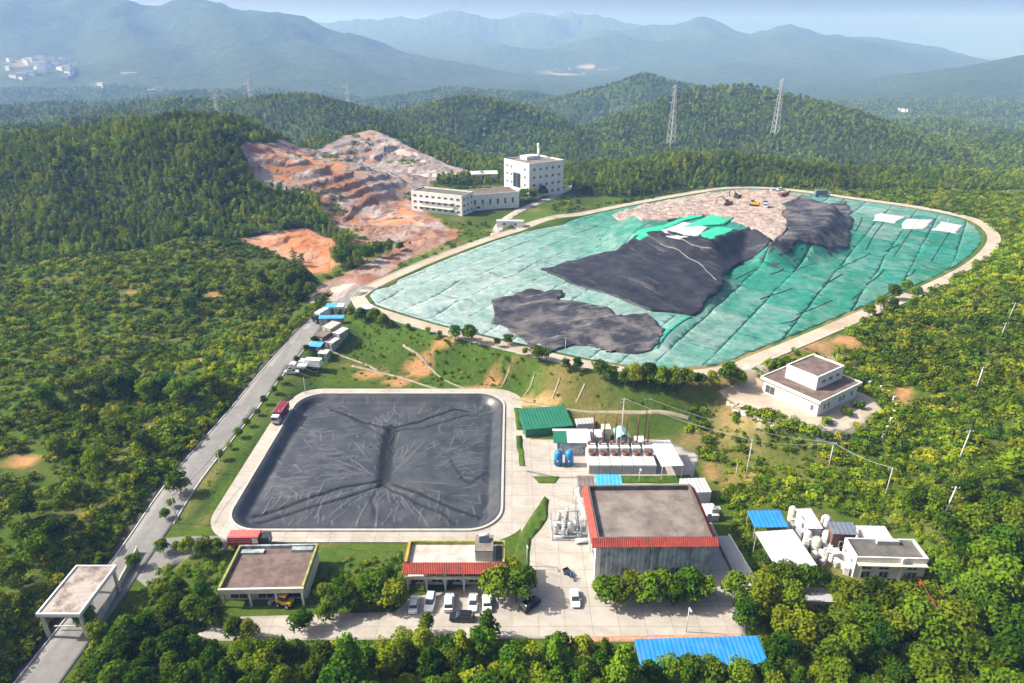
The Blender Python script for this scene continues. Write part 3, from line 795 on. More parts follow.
# ------------------------------------------------------------------ pond cover
M_LINER = mat('dusty black plastic sheet', (0.036, 0.041, 0.052), 0.42, 0.35, 0.35, 0.03, 2.0, stain=(0.085, 0.088, 0.088), sscale=0.16, samt=0.5, spec=0.45)
def pond_z(x, y, dark=False):
    d = -rect_sd(x, y, x0, x1, y0, y1, PR)
    z = 0.25 - 2.0 * ss(0, 3.2, d)
    ctr = W(386, 457, -1.5); top = W(391, 432, -1.5); bot = W(383, 481, -1.5)
    k = ss(2.6, 5.0, d)
    r_ = np.hypot(x - ctr[0], y - ctr[1]); th = np.arctan2(y - bot[1], x - bot[0])
    z = z + k * 0.9 * np.exp(-((r_ - 18) / 12) ** 2)
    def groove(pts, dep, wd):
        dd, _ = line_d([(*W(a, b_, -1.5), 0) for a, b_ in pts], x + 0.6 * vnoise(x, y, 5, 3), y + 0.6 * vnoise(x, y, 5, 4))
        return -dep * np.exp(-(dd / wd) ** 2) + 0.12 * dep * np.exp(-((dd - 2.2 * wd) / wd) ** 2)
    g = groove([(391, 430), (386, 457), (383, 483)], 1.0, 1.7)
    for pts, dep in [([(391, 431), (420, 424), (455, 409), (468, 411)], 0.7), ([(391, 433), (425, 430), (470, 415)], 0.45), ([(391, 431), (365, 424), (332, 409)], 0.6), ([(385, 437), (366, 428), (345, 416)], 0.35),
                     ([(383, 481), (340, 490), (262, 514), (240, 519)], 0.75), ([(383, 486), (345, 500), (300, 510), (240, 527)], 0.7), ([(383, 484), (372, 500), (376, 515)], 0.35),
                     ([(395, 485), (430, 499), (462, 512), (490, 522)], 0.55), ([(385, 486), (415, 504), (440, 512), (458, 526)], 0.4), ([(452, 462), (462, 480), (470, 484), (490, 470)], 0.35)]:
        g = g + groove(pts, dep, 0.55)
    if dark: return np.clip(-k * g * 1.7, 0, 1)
    z = z + k * (0.30 * g + 0.45 * fbm(x, y, 14, 30, 4) + 0.07 * ridged(x * 0.5 + 0.3 * y, y * 1.5, 2.6, 22, 2))
    z = z + (1 - k) * 0.06 * ridged(x * 1.6, y * 1.6, 3, 25, 2) * ss(0.2, 1.0, d)
    return z
PS = 0.22
PX, PY = np.meshgrid(np.arange(x0, x1 + 0.1, PS), np.arange(y0, y1 + 0.1, PS))
PZ = pond_z(PX, PY); CREST_TONE = np.zeros(PX.shape)
bot = W(383, 481, -1.5); rq = random.Random(19)
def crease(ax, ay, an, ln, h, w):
    # one raised fold of the sheet: a thin bent ridge, coloured paler along its crest
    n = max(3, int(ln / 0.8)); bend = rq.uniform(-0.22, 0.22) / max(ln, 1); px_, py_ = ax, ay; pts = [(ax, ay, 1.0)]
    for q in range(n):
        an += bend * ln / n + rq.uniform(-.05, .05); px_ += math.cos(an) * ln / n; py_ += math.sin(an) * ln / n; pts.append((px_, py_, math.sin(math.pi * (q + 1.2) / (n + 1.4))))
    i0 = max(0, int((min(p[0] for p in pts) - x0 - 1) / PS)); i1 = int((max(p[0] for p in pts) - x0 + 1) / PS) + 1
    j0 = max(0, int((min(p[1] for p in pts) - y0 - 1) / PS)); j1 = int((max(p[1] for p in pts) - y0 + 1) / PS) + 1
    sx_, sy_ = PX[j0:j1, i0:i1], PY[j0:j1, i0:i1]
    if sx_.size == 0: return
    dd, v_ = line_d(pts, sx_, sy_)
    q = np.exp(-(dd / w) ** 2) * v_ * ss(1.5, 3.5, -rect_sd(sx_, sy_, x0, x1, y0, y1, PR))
    PZ[j0:j1, i0:i1] += h * q; CREST_TONE[j0:j1, i0:i1] = np.maximum(CREST_TONE[j0:j1, i0:i1], q)
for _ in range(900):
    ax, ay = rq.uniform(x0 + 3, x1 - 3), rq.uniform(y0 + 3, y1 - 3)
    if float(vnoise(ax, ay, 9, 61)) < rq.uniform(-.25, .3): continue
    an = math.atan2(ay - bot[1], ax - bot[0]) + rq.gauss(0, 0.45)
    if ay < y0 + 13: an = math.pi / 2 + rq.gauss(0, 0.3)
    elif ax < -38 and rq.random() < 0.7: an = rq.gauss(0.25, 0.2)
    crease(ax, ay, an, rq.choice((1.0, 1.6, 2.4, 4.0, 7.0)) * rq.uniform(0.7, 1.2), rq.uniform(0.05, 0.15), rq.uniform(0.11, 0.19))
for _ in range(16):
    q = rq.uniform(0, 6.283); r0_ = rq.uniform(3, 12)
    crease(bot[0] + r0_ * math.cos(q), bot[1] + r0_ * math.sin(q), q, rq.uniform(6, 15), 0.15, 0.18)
inside = rect_sd(PX, PY, x0, x1, y0, y1, PR) < 0.12
keep = inside[:-1, :-1] & inside[1:, :-1] & inside[:-1, 1:] & inside[1:, 1:]
me, pv_ = grid_mesh('pond_cover', PX, PY, PZ, True, keep)
at = me.attributes.new('crest_tone', 'FLOAT', 'POINT'); at.data.foreach_set('value', CREST_TONE[np.rint((pv_[:, 1] - y0) / PS).astype(int), np.rint((pv_[:, 0] - x0) / PS).astype(int)].astype(np.float32))
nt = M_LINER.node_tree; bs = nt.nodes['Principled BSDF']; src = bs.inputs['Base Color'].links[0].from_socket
at_n = nt.nodes.new('ShaderNodeAttribute'); at_n.attribute_name = 'crest_tone'
mxn = nt.nodes.new('ShaderNodeMix'); mxn.data_type = 'RGBA'; nt.links.new(at_n.outputs['Fac'], mxn.inputs['Factor']); nt.links.new(src, mxn.inputs['A']); mxn.inputs['B'].default_value = (0.105, 0.112, 0.125, 1); at = me.attributes.new('groove_tone', 'FLOAT', 'POINT'); at.data.foreach_set('value', pond_z(pv_[:, 0], pv_[:, 1], True).astype(np.float32))
at_d = nt.nodes.new('ShaderNodeAttribute'); at_d.attribute_name = 'groove_tone'  # sheet coloured darker along the grooves, following their depth
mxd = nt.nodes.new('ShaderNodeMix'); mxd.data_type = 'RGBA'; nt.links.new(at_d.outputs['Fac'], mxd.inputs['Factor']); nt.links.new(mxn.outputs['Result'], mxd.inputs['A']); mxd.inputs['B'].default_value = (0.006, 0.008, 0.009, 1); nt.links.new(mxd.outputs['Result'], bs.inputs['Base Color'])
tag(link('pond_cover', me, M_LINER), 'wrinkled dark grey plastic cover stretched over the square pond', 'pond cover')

# ------------------------------------------------------------------ landfill
P1 = [W(x, y, 20) for x, y in [(640, 232), (680, 240), (712, 243), (748, 226), (760, 234), (771, 242), (790, 238), (812, 234), (828, 226), (834, 206), (800, 196), (740, 194), (690, 200), (640, 214)]]
P2 = [W(x, y, 14.6) for x, y in [(585, 262), (640, 243), (712, 250), (722, 281), (704, 294), (650, 283)]]
def lf_z(x, y):
    sd = -poly_sd(LF, x, y)
    b = LF_Z - 0.3 + 3.2 * ss(0, 70, sd) + 0.35 * fbm(x, y, 30, 41, 3) * ss(0, 12, sd)
    for pts, hgt, wd in [([(378, 288), (420, 285), (450, 283), (500, 272), (545, 262)], 1.4, 2.6), ([(425, 305), (460, 300), (510, 292), (560, 290)], 1.5, 2.6), ([(660, 345), (672, 330), (690, 320)], 1.3, 3.0)]:
        dd, _ = line_d([(*W(a, c, LF_Z + 2), 0) for a, c in pts], x, y)
        b = b + hgt * np.exp(-(dd / wd) ** 2)
    rg = ss(0, 45, sd)
    s1 = np.maximum(poly_sd(P1, x, y), 0); s2 = np.maximum(poly_sd(P2, x, y), 0)
    nz_ = 0.8 * fbm(x, y, 16, 44, 4)
    rt = ss(-10, 25, (x - 62) * 0.8 - (y - 300) * 0.6)
    h1 = LF_Z + (20.0 + nz_ - LF_Z) * rg - (0.40 + 0.40 * rt) * s1
    h2 = 14.6 + nz_ - (0.34 + 0.35 * rt) * s2
    h = np.maximum(h1, h2)
    q = (h + 0.5 * fbm(x, y, 25, 47, 3)) / 2.6; fq = q - np.floor(q)
    h = h + 2.6 * 0.75 * (ss(0.45, 1.0, fq) - fq) * ss(0.3, 1.5, np.minimum(h - b, 19.0 - h))
    return np.maximum(b, h)
M_LF = mat('dark landfill liner', (0.05, 0.055, 0.055), 0.6, 0.3, 0.4)
lx = np.arange(min(p[0] for p in LF) - 2, max(p[0] for p in LF) + 2, 2.0); ly = np.arange(min(p[1] for p in LF) - 2, max(p[1] for p in LF) + 2, 2.0)
struct_drape('landfill', offset_ring(LFS, 0.55), 2.0, 0.0, M_LF, 3.0, lf_z)
landfill = bpy.data.objects['landfill']
LZX, LZY = np.meshgrid(lx, ly); LZZ = lf_z(LZX, LZY)
def lz(x, y):
    x = np.asarray(x, float); y = np.asarray(y, float)
    u = np.clip((x - lx[0]) / 2.0, 0, len(lx) - 1.001); v = np.clip((y - ly[0]) / 2.0, 0, len(ly) - 1.001)
    i = u.astype(int); j = v.astype(int); u = u - i; v = v - j
    return (LZZ[j, i] * (1 - u) + LZZ[j, i + 1] * u) * (1 - v) + (LZZ[j + 1, i] * (1 - u) + LZZ[j + 1, i + 1] * u) * v

def net_mat():
    m, nt, b = _nt('green dust netting')
    N = nt.nodes.new; L = nt.links.new
    geo = N('ShaderNodeNewGeometry'); oi = N('ShaderNodeObjectInfo')
    n1 = N('ShaderNodeTexNoise'); n1.inputs['Scale'].default_value = 0.13; n1.inputs['Detail'].default_value = 9; n1.inputs['Roughness'].default_value = 0.72
    n2 = N('ShaderNodeTexNoise'); n2.inputs['Scale'].default_value = 0.35; n2.inputs['Detail'].default_value = 8; n2.inputs['Roughness'].default_value = 0.75
    L(geo.outputs['Position'], n1.inputs['Vector']); L(geo.outputs['Position'], n2.inputs['Vector'])
    sp = N('ShaderNodeSeparateColor'); L(oi.outputs['Color'], sp.inputs[0])
    a1 = N('ShaderNodeMath'); a1.operation = 'MULTIPLY_ADD'; a1.inputs[1].default_value = 1.7; a1.inputs[2].default_value = -0.87; L(n1.outputs['Fac'], a1.inputs[0])
    a2 = N('ShaderNodeMath'); a2.operation = 'ADD'; a2.use_clamp = True; L(a1.outputs[0], a2.inputs[0]); L(sp.outputs[0], a2.inputs[1])
    base = N('ShaderNodeMix'); base.data_type = 'RGBA'; base.inputs['A'].default_value = (0.014, 0.165, 0.105, 1); base.inputs['B'].default_value = (0.026, 0.215, 0.165, 1)
    L(sp.outputs[1], base.inputs['Factor'])
    mx = N('ShaderNodeMix'); mx.data_type = 'RGBA'; L(a2.outputs[0], mx.inputs['Factor']); L(base.outputs['Result'], mx.inputs['A']); mx.inputs['B'].default_value = (0.29, 0.37, 0.37, 1)
    r = N('ShaderNodeMapRange'); r.inputs['From Min'].default_value = 0.3; r.inputs['From Max'].default_value = 0.7; r.inputs['To Min'].default_value = 0.55; r.inputs['To Max'].default_value = 1.25; L(n2.outputs['Fac'], r.inputs['Value'])
    m2 = N('ShaderNodeMix'); m2.data_type = 'RGBA'; m2.blend_type = 'MULTIPLY'; m2.inputs['Factor'].default_value = 1; L(mx.outputs['Result'], m2.inputs['A']); L(r.outputs['Result'], m2.inputs['B'])
    L(m2.outputs['Result'], b.inputs['Base Color']); b.inputs['Roughness'].default_value = 0.75; b.inputs['Specular IOR Level'].default_value = 0.2
    bp = N('ShaderNodeBump'); bp.inputs['Distance'].default_value = 0.25; L(n2.outputs['Fac'], bp.inputs['Height']); L(bp.outputs['Normal'], b.inputs['Normal'])
    return m
M_NET = net_mat()
def clip_convex(subj, clip):
    out = subj
    n = len(clip)
    for i in range(n):
        a = clip[i]; b = clip[(i + 1) % n]
        if not out: return out
        res = []
        side = lambda p: (b[0] - a[0]) * (p[1] - a[1]) - (b[1] - a[1]) * (p[0] - a[0])
        for k in range(len(out)):
            p = out[k]; q = out[(k + 1) % len(out)]
            sp_, sq = side(p), side(q)
            if sp_ >= 0: res.append(p)
            if (sp_ >= 0) != (sq >= 0):
                t = sp_ / (sp_ - sq); res.append((p[0] + (q[0] - p[0]) * t, p[1] + (q[1] - p[1]) * t))
        out = res
    return out
inner = offset_ring(LFS, -1.6)
A0 = W(862, 252, 10); B0 = W(888, 219, 10)
ang = math.atan2(B0[1] - A0[1], B0[0] - A0[0]); ux = (math.cos(ang), math.sin(ang)); uy = (-math.sin(ang), math.cos(ang))
def toW(u, v): return (A0[0] + ux[0] * u + uy[0] * v, A0[1] + ux[1] * u + uy[1] * v)
v = -200.0
while v < 330:
    wv = rnd.uniform(9, 15)
    u = -340 + rnd.uniform(0, 30)
    while u < 260:
        wu = rnd.uniform(18, 34)
        lf_ = toW(u + wu / 2, v + wv / 2)[0] < 60; gp = rnd.choice([-0.25, -0.2, 0.02, 0.06] if lf_ else [-0.2, 0.08, 0.14, 0.2]); ge = rnd.choice([-0.2, 0.02, 0.1] if lf_ else [-0.2, 0.1, 0.18])
        cell = [toW(u + ge, v + gp), toW(u + wu - ge, v + gp), toW(u + wu - ge, v + wv - gp), toW(u + ge, v + wv - gp)]
        poly = clip_convex(inner, cell)
        if len(poly) >= 3:
            cx = sum(p[0] for p in poly) / len(poly); cy_ = sum(p[1] for p in poly) / len(poly)
            ar = 0.5 * abs(sum(poly[i][0] * poly[(i + 1) % len(poly)][1] - poly[(i + 1) % len(poly)][0] * poly[i][1] for i in range(len(poly))))
            if ar > 4:
                poly = rough_outline(poly, 0.28, 2.5, 60)
                sd_ = rnd.uniform(0.10, 0.2)
                o = link('cover_panel', drape_mesh('cover_panel', poly, 2.0, lz, lambda x, y, s=sd_: s + 0.10 * fbm(x, y, 4, 66, 2) + 0.08, 0.5), M_NET, landfill)
                dust = 0.75 * (1 - ss(-30, 90, np.array(cx + 0.35 * (cy_ - 300)))) + 0.30 * ss(330, 400, np.array(cy_)) * ss(120, 180, np.array(cx)) + rnd.uniform(-0.02, 0.2)
                if cy_ < 215 : dust -= 0.1
                if rnd.random() < 0.07: dust += 0.3
                o.color = (float(np.clip(dust, 0, 1)), rnd.random(), 0, 1)
        u += wu
    v += wv

M_BLK = mat('black mound sheet', (0.017, 0.019, 0.027), 0.55, 0.4, 0.35, 0.35, 0.7, stain=(0.05, 0.05, 0.06), sscale=0.10, samt=0.5, spec=0.22, streak=((0.16, 0.16, 0.17), 52, 0.05, 0.55, 0.55, 0.56))
M_BLK2 = mat('grey weathered sheet', (0.030, 0.032, 0.042), 0.6, 0.4, 0.3, 0.35, 0.7, stain=(0.17, 0.15, 0.145), sscale=0.11, samt=0.75, spec=0.2, streak=((0.26, 0.25, 0.25), -18, 0.06, 0.5, 0.7, 0.54))
M_WASTE = mat('loose waste', (0.36, 0.29, 0.26), 0.95, 0.55, 0.7, 0.5, 1.2, stain=(0.14, 0.11, 0.10), sscale=0.25, samt=0.7, spec=0.1)
M_NETB = mat('fresh green netting', (0.03, 0.42, 0.25), 0.7, 0.2, 0.4); M_WHT_SHEET = mat('white dusty sheet', (0.46, 0.47, 0.47), 0.8, 0.2, 0.4, stain=(0.42, 0.38, 0.42), sscale=0.2)
def folds(o, a, seed):
    return lambda x, y: o + a * ridged(x * 0.7 + 0.5 * y, y * 0.9 - 0.4 * x, 9, seed, 3) + a * 0.6 * ridged(x * 1.3, y * 0.5, 6, seed + 5, 2)
def sheet(name, px, m, off, step=1.5, rag=0.8, label=None, thick=0.9, seed=1, kind=None):
    o = link(name, drape_mesh(name, rough_outline(projs(px, lz), rag, 3.0, seed), step, lz, off, thick), m, landfill)
    if label: o['label'] = label
    if kind: o['kind'] = kind
    return o
sheet('black_sheet', [(543, 270), (590, 258), (632, 240), (668, 233), (712, 243), (748, 227), (762, 236), (771, 243), (745, 262), (722, 278), (722, 290), (700, 312), (690, 318), (655, 312), (620, 300), (575, 285)],
      M_BLK, folds(0.75, 0.7, 81), rag=1.6, label='black sheet over the steep side of the waste mound', seed=2)
sheet('black_sheet', [(784, 204), (800, 197), (846, 202), (852, 222), (846, 247), (825, 249), (800, 243), (783, 252), (768, 248), (779, 238), (790, 230), (782, 215)], M_BLK2, folds(0.6, 0.45, 83), rag=1.3, label='grey black sheet on the upper shelf behind the waste', seed=3)
sheet('black_sheet', [(487, 306), (510, 295), (545, 293), (590, 305), (640, 318), (664, 330), (655, 345), (628, 356), (590, 352), (548, 347), (505, 335), (488, 322)], M_BLK2, folds(0.6, 0.75, 85), rag=5.0, label='crumpled grey sheet in the front of the landfill', seed=4)
def waste_off(x, y): return 0.9 + 1.3 * fbm(x, y, 7, 87, 5) + 0.5 * ridged(x, y, 3, 88, 2)
sheet('waste_heap', [(612, 216), (650, 205), (700, 196), (745, 191), (790, 192), (803, 198), (786, 204), (783, 215), (788, 230), (772, 244), (758, 236), (742, 224), (720, 219), (690, 217), (665, 222), (640, 222)], M_WASTE, waste_off, 1.2, 1.2, 'open heap of loose brown waste', 1.5, 5, 'stuff')
sheet('netting', [(683, 229), (712, 217), (733, 219), (724, 226), (700, 228)], M_NETB, 1.05, 1.5, 0.3, 'bright green netting on top of the mound')
sheet('netting', [(700, 236), (716, 229), (735, 231), (722, 240), (708, 243)], M_NETB, 1.05, 1.5, 0.3, 'bright green netting at the edge of the mound top')
sheet('white_sheet', [(655, 237), (684, 224), (708, 229), (698, 238), (680, 241)], M_WHT_SHEET, 0.95, 1.5, 0.3)
sheet('netting', [(640, 243), (655, 236), (686, 222), (712, 216), (695, 215), (660, 228), (630, 240)], M_NETB, 0.9, 1.5, 0.3, 'green netting strip along the left shoulder of the mound')
for px in [[(905, 219), (932, 220), (926, 230), (900, 229)], [(940, 222), (962, 226), (955, 234), (934, 231)], [(880, 214), (903, 217), (896, 224), (872, 221)]]:
    sheet('white_sheet', px, M_WHT_SHEET, 0.36, 1.5, 1.3, thick=0.3)

# dark seams between nets and pale ballast lines on the black sheets
M_SEAM = mat('black seam strip', (0.02, 0.024, 0.026), 0.7, 0.2, 1.0); M_BALLAST = mat('pale ballast line', (0.20, 0.195, 0.20), 0.9, 0.3, 1.0)
def line_part(name, px, w, m, off, label=None):
    return link(name, drape_mesh(name, ribbon(smooth_line(projs(px, lz), 2.0), w), 2.0, lz, off, 0.25), m, landfill)
for px in [[(866, 250), (884, 222)], [(893, 258), (920, 219)], [(931, 262), (951, 230)], [(853, 262), (870, 254)], [(838, 270), (856, 262)], [(823, 285), (842, 275)], [(795, 272), (815, 264)], [(760, 300), (792, 289)], [(796, 316), (832, 301)],
           [(866, 285), (884, 270)], [(905, 278), (915, 270)], [(876, 301), (892, 292)], [(922, 266), (948, 275)], [(845, 235), (852, 225)], [(770, 275), (783, 270)], [(852, 300), (862, 293)], [(735, 280), (755, 270)], [(806, 290), (822, 297)],
           [(862, 218), (855, 232)], [(900, 245), (885, 252)], [(940, 244), (922, 240)], [(780, 325), (800, 318)]]:
    mid = ((px[0][0] + px[1][0]) / 2 + rnd.uniform(-2, 2), (px[0][1] + px[1][1]) / 2 + rnd.uniform(-1, 1))
    line_part('seam_strip', [px[0], mid, px[1]], rnd.uniform(0.3, 0.55), M_SEAM, 0.36)
M_NETF = mat('folded teal net edge', (0.03, 0.27, 0.20), 0.7, 0.35, 0.3)
for px in [[(690, 318), (668, 332), (655, 350)], [(620, 330), (655, 337)]]:
    line_part('net_fold', px, 1.6, M_NETF if px[0][0] != 620 else M_SEAM, 0.5)
for px in [[(660, 245), (690, 262), (716, 283)], [(668, 236), (690, 247), (712, 252)]]:
    line_part('ballast_line', px, rnd.uniform(0.25, 0.4), M_BALLAST, lambda x, y: 1.05 + 0.7 * ridged(x * 0.7 + 0.5 * y, y * 0.9 - 0.4 * x, 9, 81, 3))
# ------------------------------------------------------------------ foliage
def leaf_cloud(blobs, n, size, seed, flat=0.6):
    """many small leaf-clump faces spread over the shells of uneven blobs"""
    r = np.random.default_rng(seed)
    B = np.array(blobs, float)          # x y z rx rz tint
    wts = B[:, 3] ** 2; wts /= wts.sum()
    k = r.choice(len(B), n, p=wts)
    d = r.normal(size=(n, 3)); d /= np.linalg.norm(d, axis=1)[:, None]
    low = d[:, 2] < -0.5
    d[low, 2] *= -0.6
    rad = 0.72 + 0.34 * r.random(n) ** 0.6
    c = B[k, :3] + d * np.stack([B[k, 3], B[k, 3], B[k, 4]], 1) * rad[:, None]
    nrm = d + r.normal(size=(n, 3)) * flat; nrm[:, 2] += 0.6; nrm /= np.linalg.norm(nrm, axis=1)[:, None]
    t = np.cross(nrm, r.normal(size=(n, 3))); t /= np.linalg.norm(t, axis=1)[:, None]
    bt = np.cross(nrm, t)
    s = size * (0.6 + 0.8 * r.random(n))[:, None]
    v = np.stack([c - t * s * 0.5, c - bt * s * 0.34 + nrm * s * 0.08, c + t * s * 0.5, c + bt * s * 0.34 - nrm * s * 0.08], 1).reshape(-1, 3)
    tint = np.clip(B[k, 5] + r.normal(size=n) * 0.16, 0, 1)
    return v, np.arange(4 * n).reshape(-1, 4), np.repeat(tint, 4)

def leaf_mesh(name, blobs, n, size, seed, m):
    v, f, t = leaf_cloud(blobs, n, size, seed)
    me = bpy.data.meshes.new(name)
    me.vertices.add(len(v)); me.vertices.foreach_set('co', v.astype(np.float32).ravel())
    me.loops.add(f.size); me.loops.foreach_set('vertex_index', f.astype(np.int32).ravel())
    me.polygons.add(len(f)); me.polygons.foreach_set('loop_start', np.arange(0, f.size, 4, dtype=np.int32)); me.polygons.foreach_set('loop_total', np.full(len(f), 4, np.int32))
    me.update(calc_edges=True)
    a = me.attributes.new('tint', 'FLOAT', 'POINT'); a.data.foreach_set('value', t.astype(np.float32))
    me.materials.append(m)
    return me

M_LEAF = leaf_mat('broadleaf foliage', (0.024, 0.072, 0.004), (0.125, 0.21, 0.009), (0.145, 0.185, 0.010))
M_BUSH = leaf_mat('scrub foliage', (0.036, 0.094, 0.004), (0.16, 0.25, 0.010), (0.25, 0.265, 0.014))
M_EUC = leaf_mat('plantation foliage', (0.056, 0.120, 0.008), (0.18, 0.26, 0.016), (0.19, 0.225, 0.020))
M_BARK = mat('bark', (0.13, 0.10, 0.07), 0.95, 0.3, 2.0)

def crown_blobs(seed, w, h, z0, n, kind='round'):
    r = random.Random(seed); out = []
    for i in range(n):
        t = r.random()
        if kind == 'round':
            a = r.uniform(0, 6.283); q = math.sqrt(r.random()) * w * 0.34; z = z0 + h * (0.25 + 0.55 * t)
            q *= 1.15 - 0.7 * abs(t - 0.35)
            rr_ = w * r.uniform(0.17, 0.27)
        elif kind == 'tall':
            z = z0 + h * (0.1 + 0.82 * t); a = r.uniform(0, 6.283); q = w * 0.26 * (1 - 0.75 * t) * r.random() ** 0.5
            rr_ = w * (0.34 - 0.2 * t) * r.uniform(0.8, 1.15)
        else:
            a = r.uniform(0, 6.283); q = math.sqrt(r.random()) * w * 0.40; z = z0 + h * r.uniform(0.15, 0.6); rr_ = w * r.uniform(0.16, 0.27)
        out.append((q * math.cos(a), q * math.sin(a), z, rr_, rr_ * (0.85 if kind != 'tall' else 1.5), r.random()))
    return out

def trunk_mesh(name, seed, h, r0, w):
    r = random.Random(seed); b = MB()
    p = Vector((0, 0, -0.3)); pts = [p]
    for k in range(4):
        p = p + Vector((r.uniform(-.12, .12), r.uniform(-.12, .12), h / 4)); pts.append(p)
    for k in range(4): b.tube(pts[k], pts[k + 1], r0 * (1 - 0.2 * k), r0 * (1 - 0.2 * (k + 1)), 7)
    for k in range(5):
        a = k * 1.26 + r.uniform(-.4, .4); s = pts[2 + k % 3]
        e = s + Vector((math.cos(a) * w * 0.3, math.sin(a) * w * 0.3, h * r.uniform(0.18, 0.32)))
        b.tube(s, e, r0 * 0.45, r0 * 0.15, 5)
    me = b.me(name); me.materials.append(M_BARK)
    return me

# --- shared meshes of the single trees (1 m scale: crown about 5 m wide, 6 m tall)
TREES = []
for k in range(7):
    w = 5.2; h = 4.6 if k < 5 else 6.6
    kind = 'round' if k < 5 else 'tall'
    TREES.append((leaf_mesh('crown', crown_blobs(300 + k, w, h, 1.3, 17, kind), 1500, 0.50, 500 + k, M_LEAF), trunk_mesh('trunk', 700 + k, 3.6, 0.16, w)))
SHRUBS = [leaf_mesh('foliage', crown_blobs(350 + k, 2.4, 2.0, 0.0, 9, 'bush'), 420, 0.34, 520 + k, M_LEAF) for k in range(3)]

tree_count = 0
def tree(x, y, s, label, group, kind=None, z=None, name='tree', sz=None):
    global tree_count
    k = rnd.randrange(5) if kind is None else kind
    o = empty(name, (x, y, (tzs(x, y) if z is None else z)), rnd.uniform(0, 6.28), label, 'tree', group)
    o.scale = (s, s, s * (sz or rnd.uniform(0.9, 1.15)))
    for nm, me in (('crown', TREES[k][0]), ('trunk', TREES[k][1])):
        c = bpy.data.objects.new(nm, me); COL.objects.link(c); c.parent = o
    tree_count += 1
    return o
def shrub(x, y, s, label, group, z=None, name='shrub', sz=1.0):
    o = bpy.data.objects.new(name, SHRUBS[rnd.randrange(3)]); COL.objects.link(o)
    o.location = (x, y, tzs(x, y) if z is None else z); o.rotation_euler = (0, 0, rnd.uniform(0, 6.28)); o.scale = (s, s, s * sz)
    return tag(o, label, 'shrub', group)

# --- massed vegetation: points carrying a size, a turn and a choice of plant
def mass(name, label, cat, P, S, R, I, protos):
    me = bpy.data.meshes.new(name)
    me.vertices.add(len(P)); me.vertices.foreach_set('co', np.asarray(P, np.float32).ravel())
    for nm, ty, d in (('scl', 'FLOAT', S), ('rot', 'FLOAT', R), ('idx', 'INT', I)):
        a = me.attributes.new(nm, ty, 'POINT'); a.data.foreach_set('value', np.asarray(d, np.float32 if ty == 'FLOAT' else np.int32))
    me.update()
    o = link(name, me)
    tag(o, label, cat, kind='stuff')
    ng = bpy.data.node_groups.new(name, 'GeometryNodeTree')
    ng.interface.new_socket('Geometry', in_out='INPUT', socket_type='NodeSocketGeometry'); ng.interface.new_socket('Geometry', in_out='OUTPUT', socket_type='NodeSocketGeometry')
    N = ng.nodes.new; L = ng.links.new
    gi = N('NodeGroupInput'); go = N('NodeGroupOutput')
    iop = N('GeometryNodeInstanceOnPoints'); j = N('GeometryNodeJoinGeometry')
    for p in protos:
        oi = N('GeometryNodeObjectInfo'); oi.inputs['Object'].default_value = p; oi.inputs['As Instance'].default_value = True
        L(oi.outputs['Geometry'], j.inputs[0])
    def attr(nm, ty):
        a = N('GeometryNodeInputNamedAttribute'); a.data_type = ty; a.inputs['Name'].default_value = nm; return a.outputs['Attribute']
    L(gi.outputs[0], iop.inputs['Points']); L(j.outputs[0], iop.inputs['Instance'])
    iop.inputs['Pick Instance'].default_value = True
    L(attr('idx', 'INT'), iop.inputs['Instance Index'])
    cx = N('ShaderNodeCombineXYZ'); L(attr('rot', 'FLOAT'), cx.inputs['Z']); L(cx.outputs[0], iop.inputs['Rotation'])
    L(attr('scl', 'FLOAT'), iop.inputs['Scale'])
    L(iop.outputs[0], go.inputs[0])
    md = o.modifiers.new('plants', 'NODES'); md.node_group = ng
    return o
def proto(me):
    return bpy.data.objects.new(me.name, me)      # never linked: only a shape for the masses
P_BUSH = [proto(leaf_mesh('bush', crown_blobs(20 + k, 3.2, 2.4, -0.2, 8, 'bush'), 230, 0.42, 40 + k, M_BUSH)) for k in range(6)]
P_EUC = [proto(leaf_mesh('plantation_tree', crown_blobs(60 + k, 4.4 + 0.5 * (k % 3), (7.4, 6.4, 8.2)[k % 3], 0.3, 10 + k, 'tall' if k % 2 else 'round'), 260, 0.70, 80 + k, M_EUC)) for k in range(6)]
P_FAR = [proto(leaf_mesh('far_tree', crown_blobs(90 + k, 5.4, 6.6, 0.0, 9, 'tall' if k % 2 else 'round'), 110, 1.2, 110 + k, M_EUC)) for k in range(6)]

def scatter(xa, xb, ya, yb, sp, seed):
    r = np.random.default_rng(seed)
    gx, gy = np.meshgrid(np.arange(xa, xb, sp), np.arange(ya, yb, sp))
    x = gx.ravel() + r.uniform(-.5, .5, gx.size) * sp; y = gy.ravel() + r.uniform(-.5, .5, gx.size) * sp
    return x, y, r
def in_view(x, y, z=8.0, mx=70):
    """roughly in sight of the camera, with room for a step to the side"""
    cp, sp_ = math.cos(PITCH), math.sin(PITCH)
    zz = tz(x, y) - CAM_H
    dep = y * cp - zz * sp_
    px = 512 + FPX * x / dep; py = 341.5 - FPX * (y * sp_ + zz * cp) / dep
    return (dep > 20) & (px > -mx) & (px < 1024 + mx) & (py < 683 + 90)

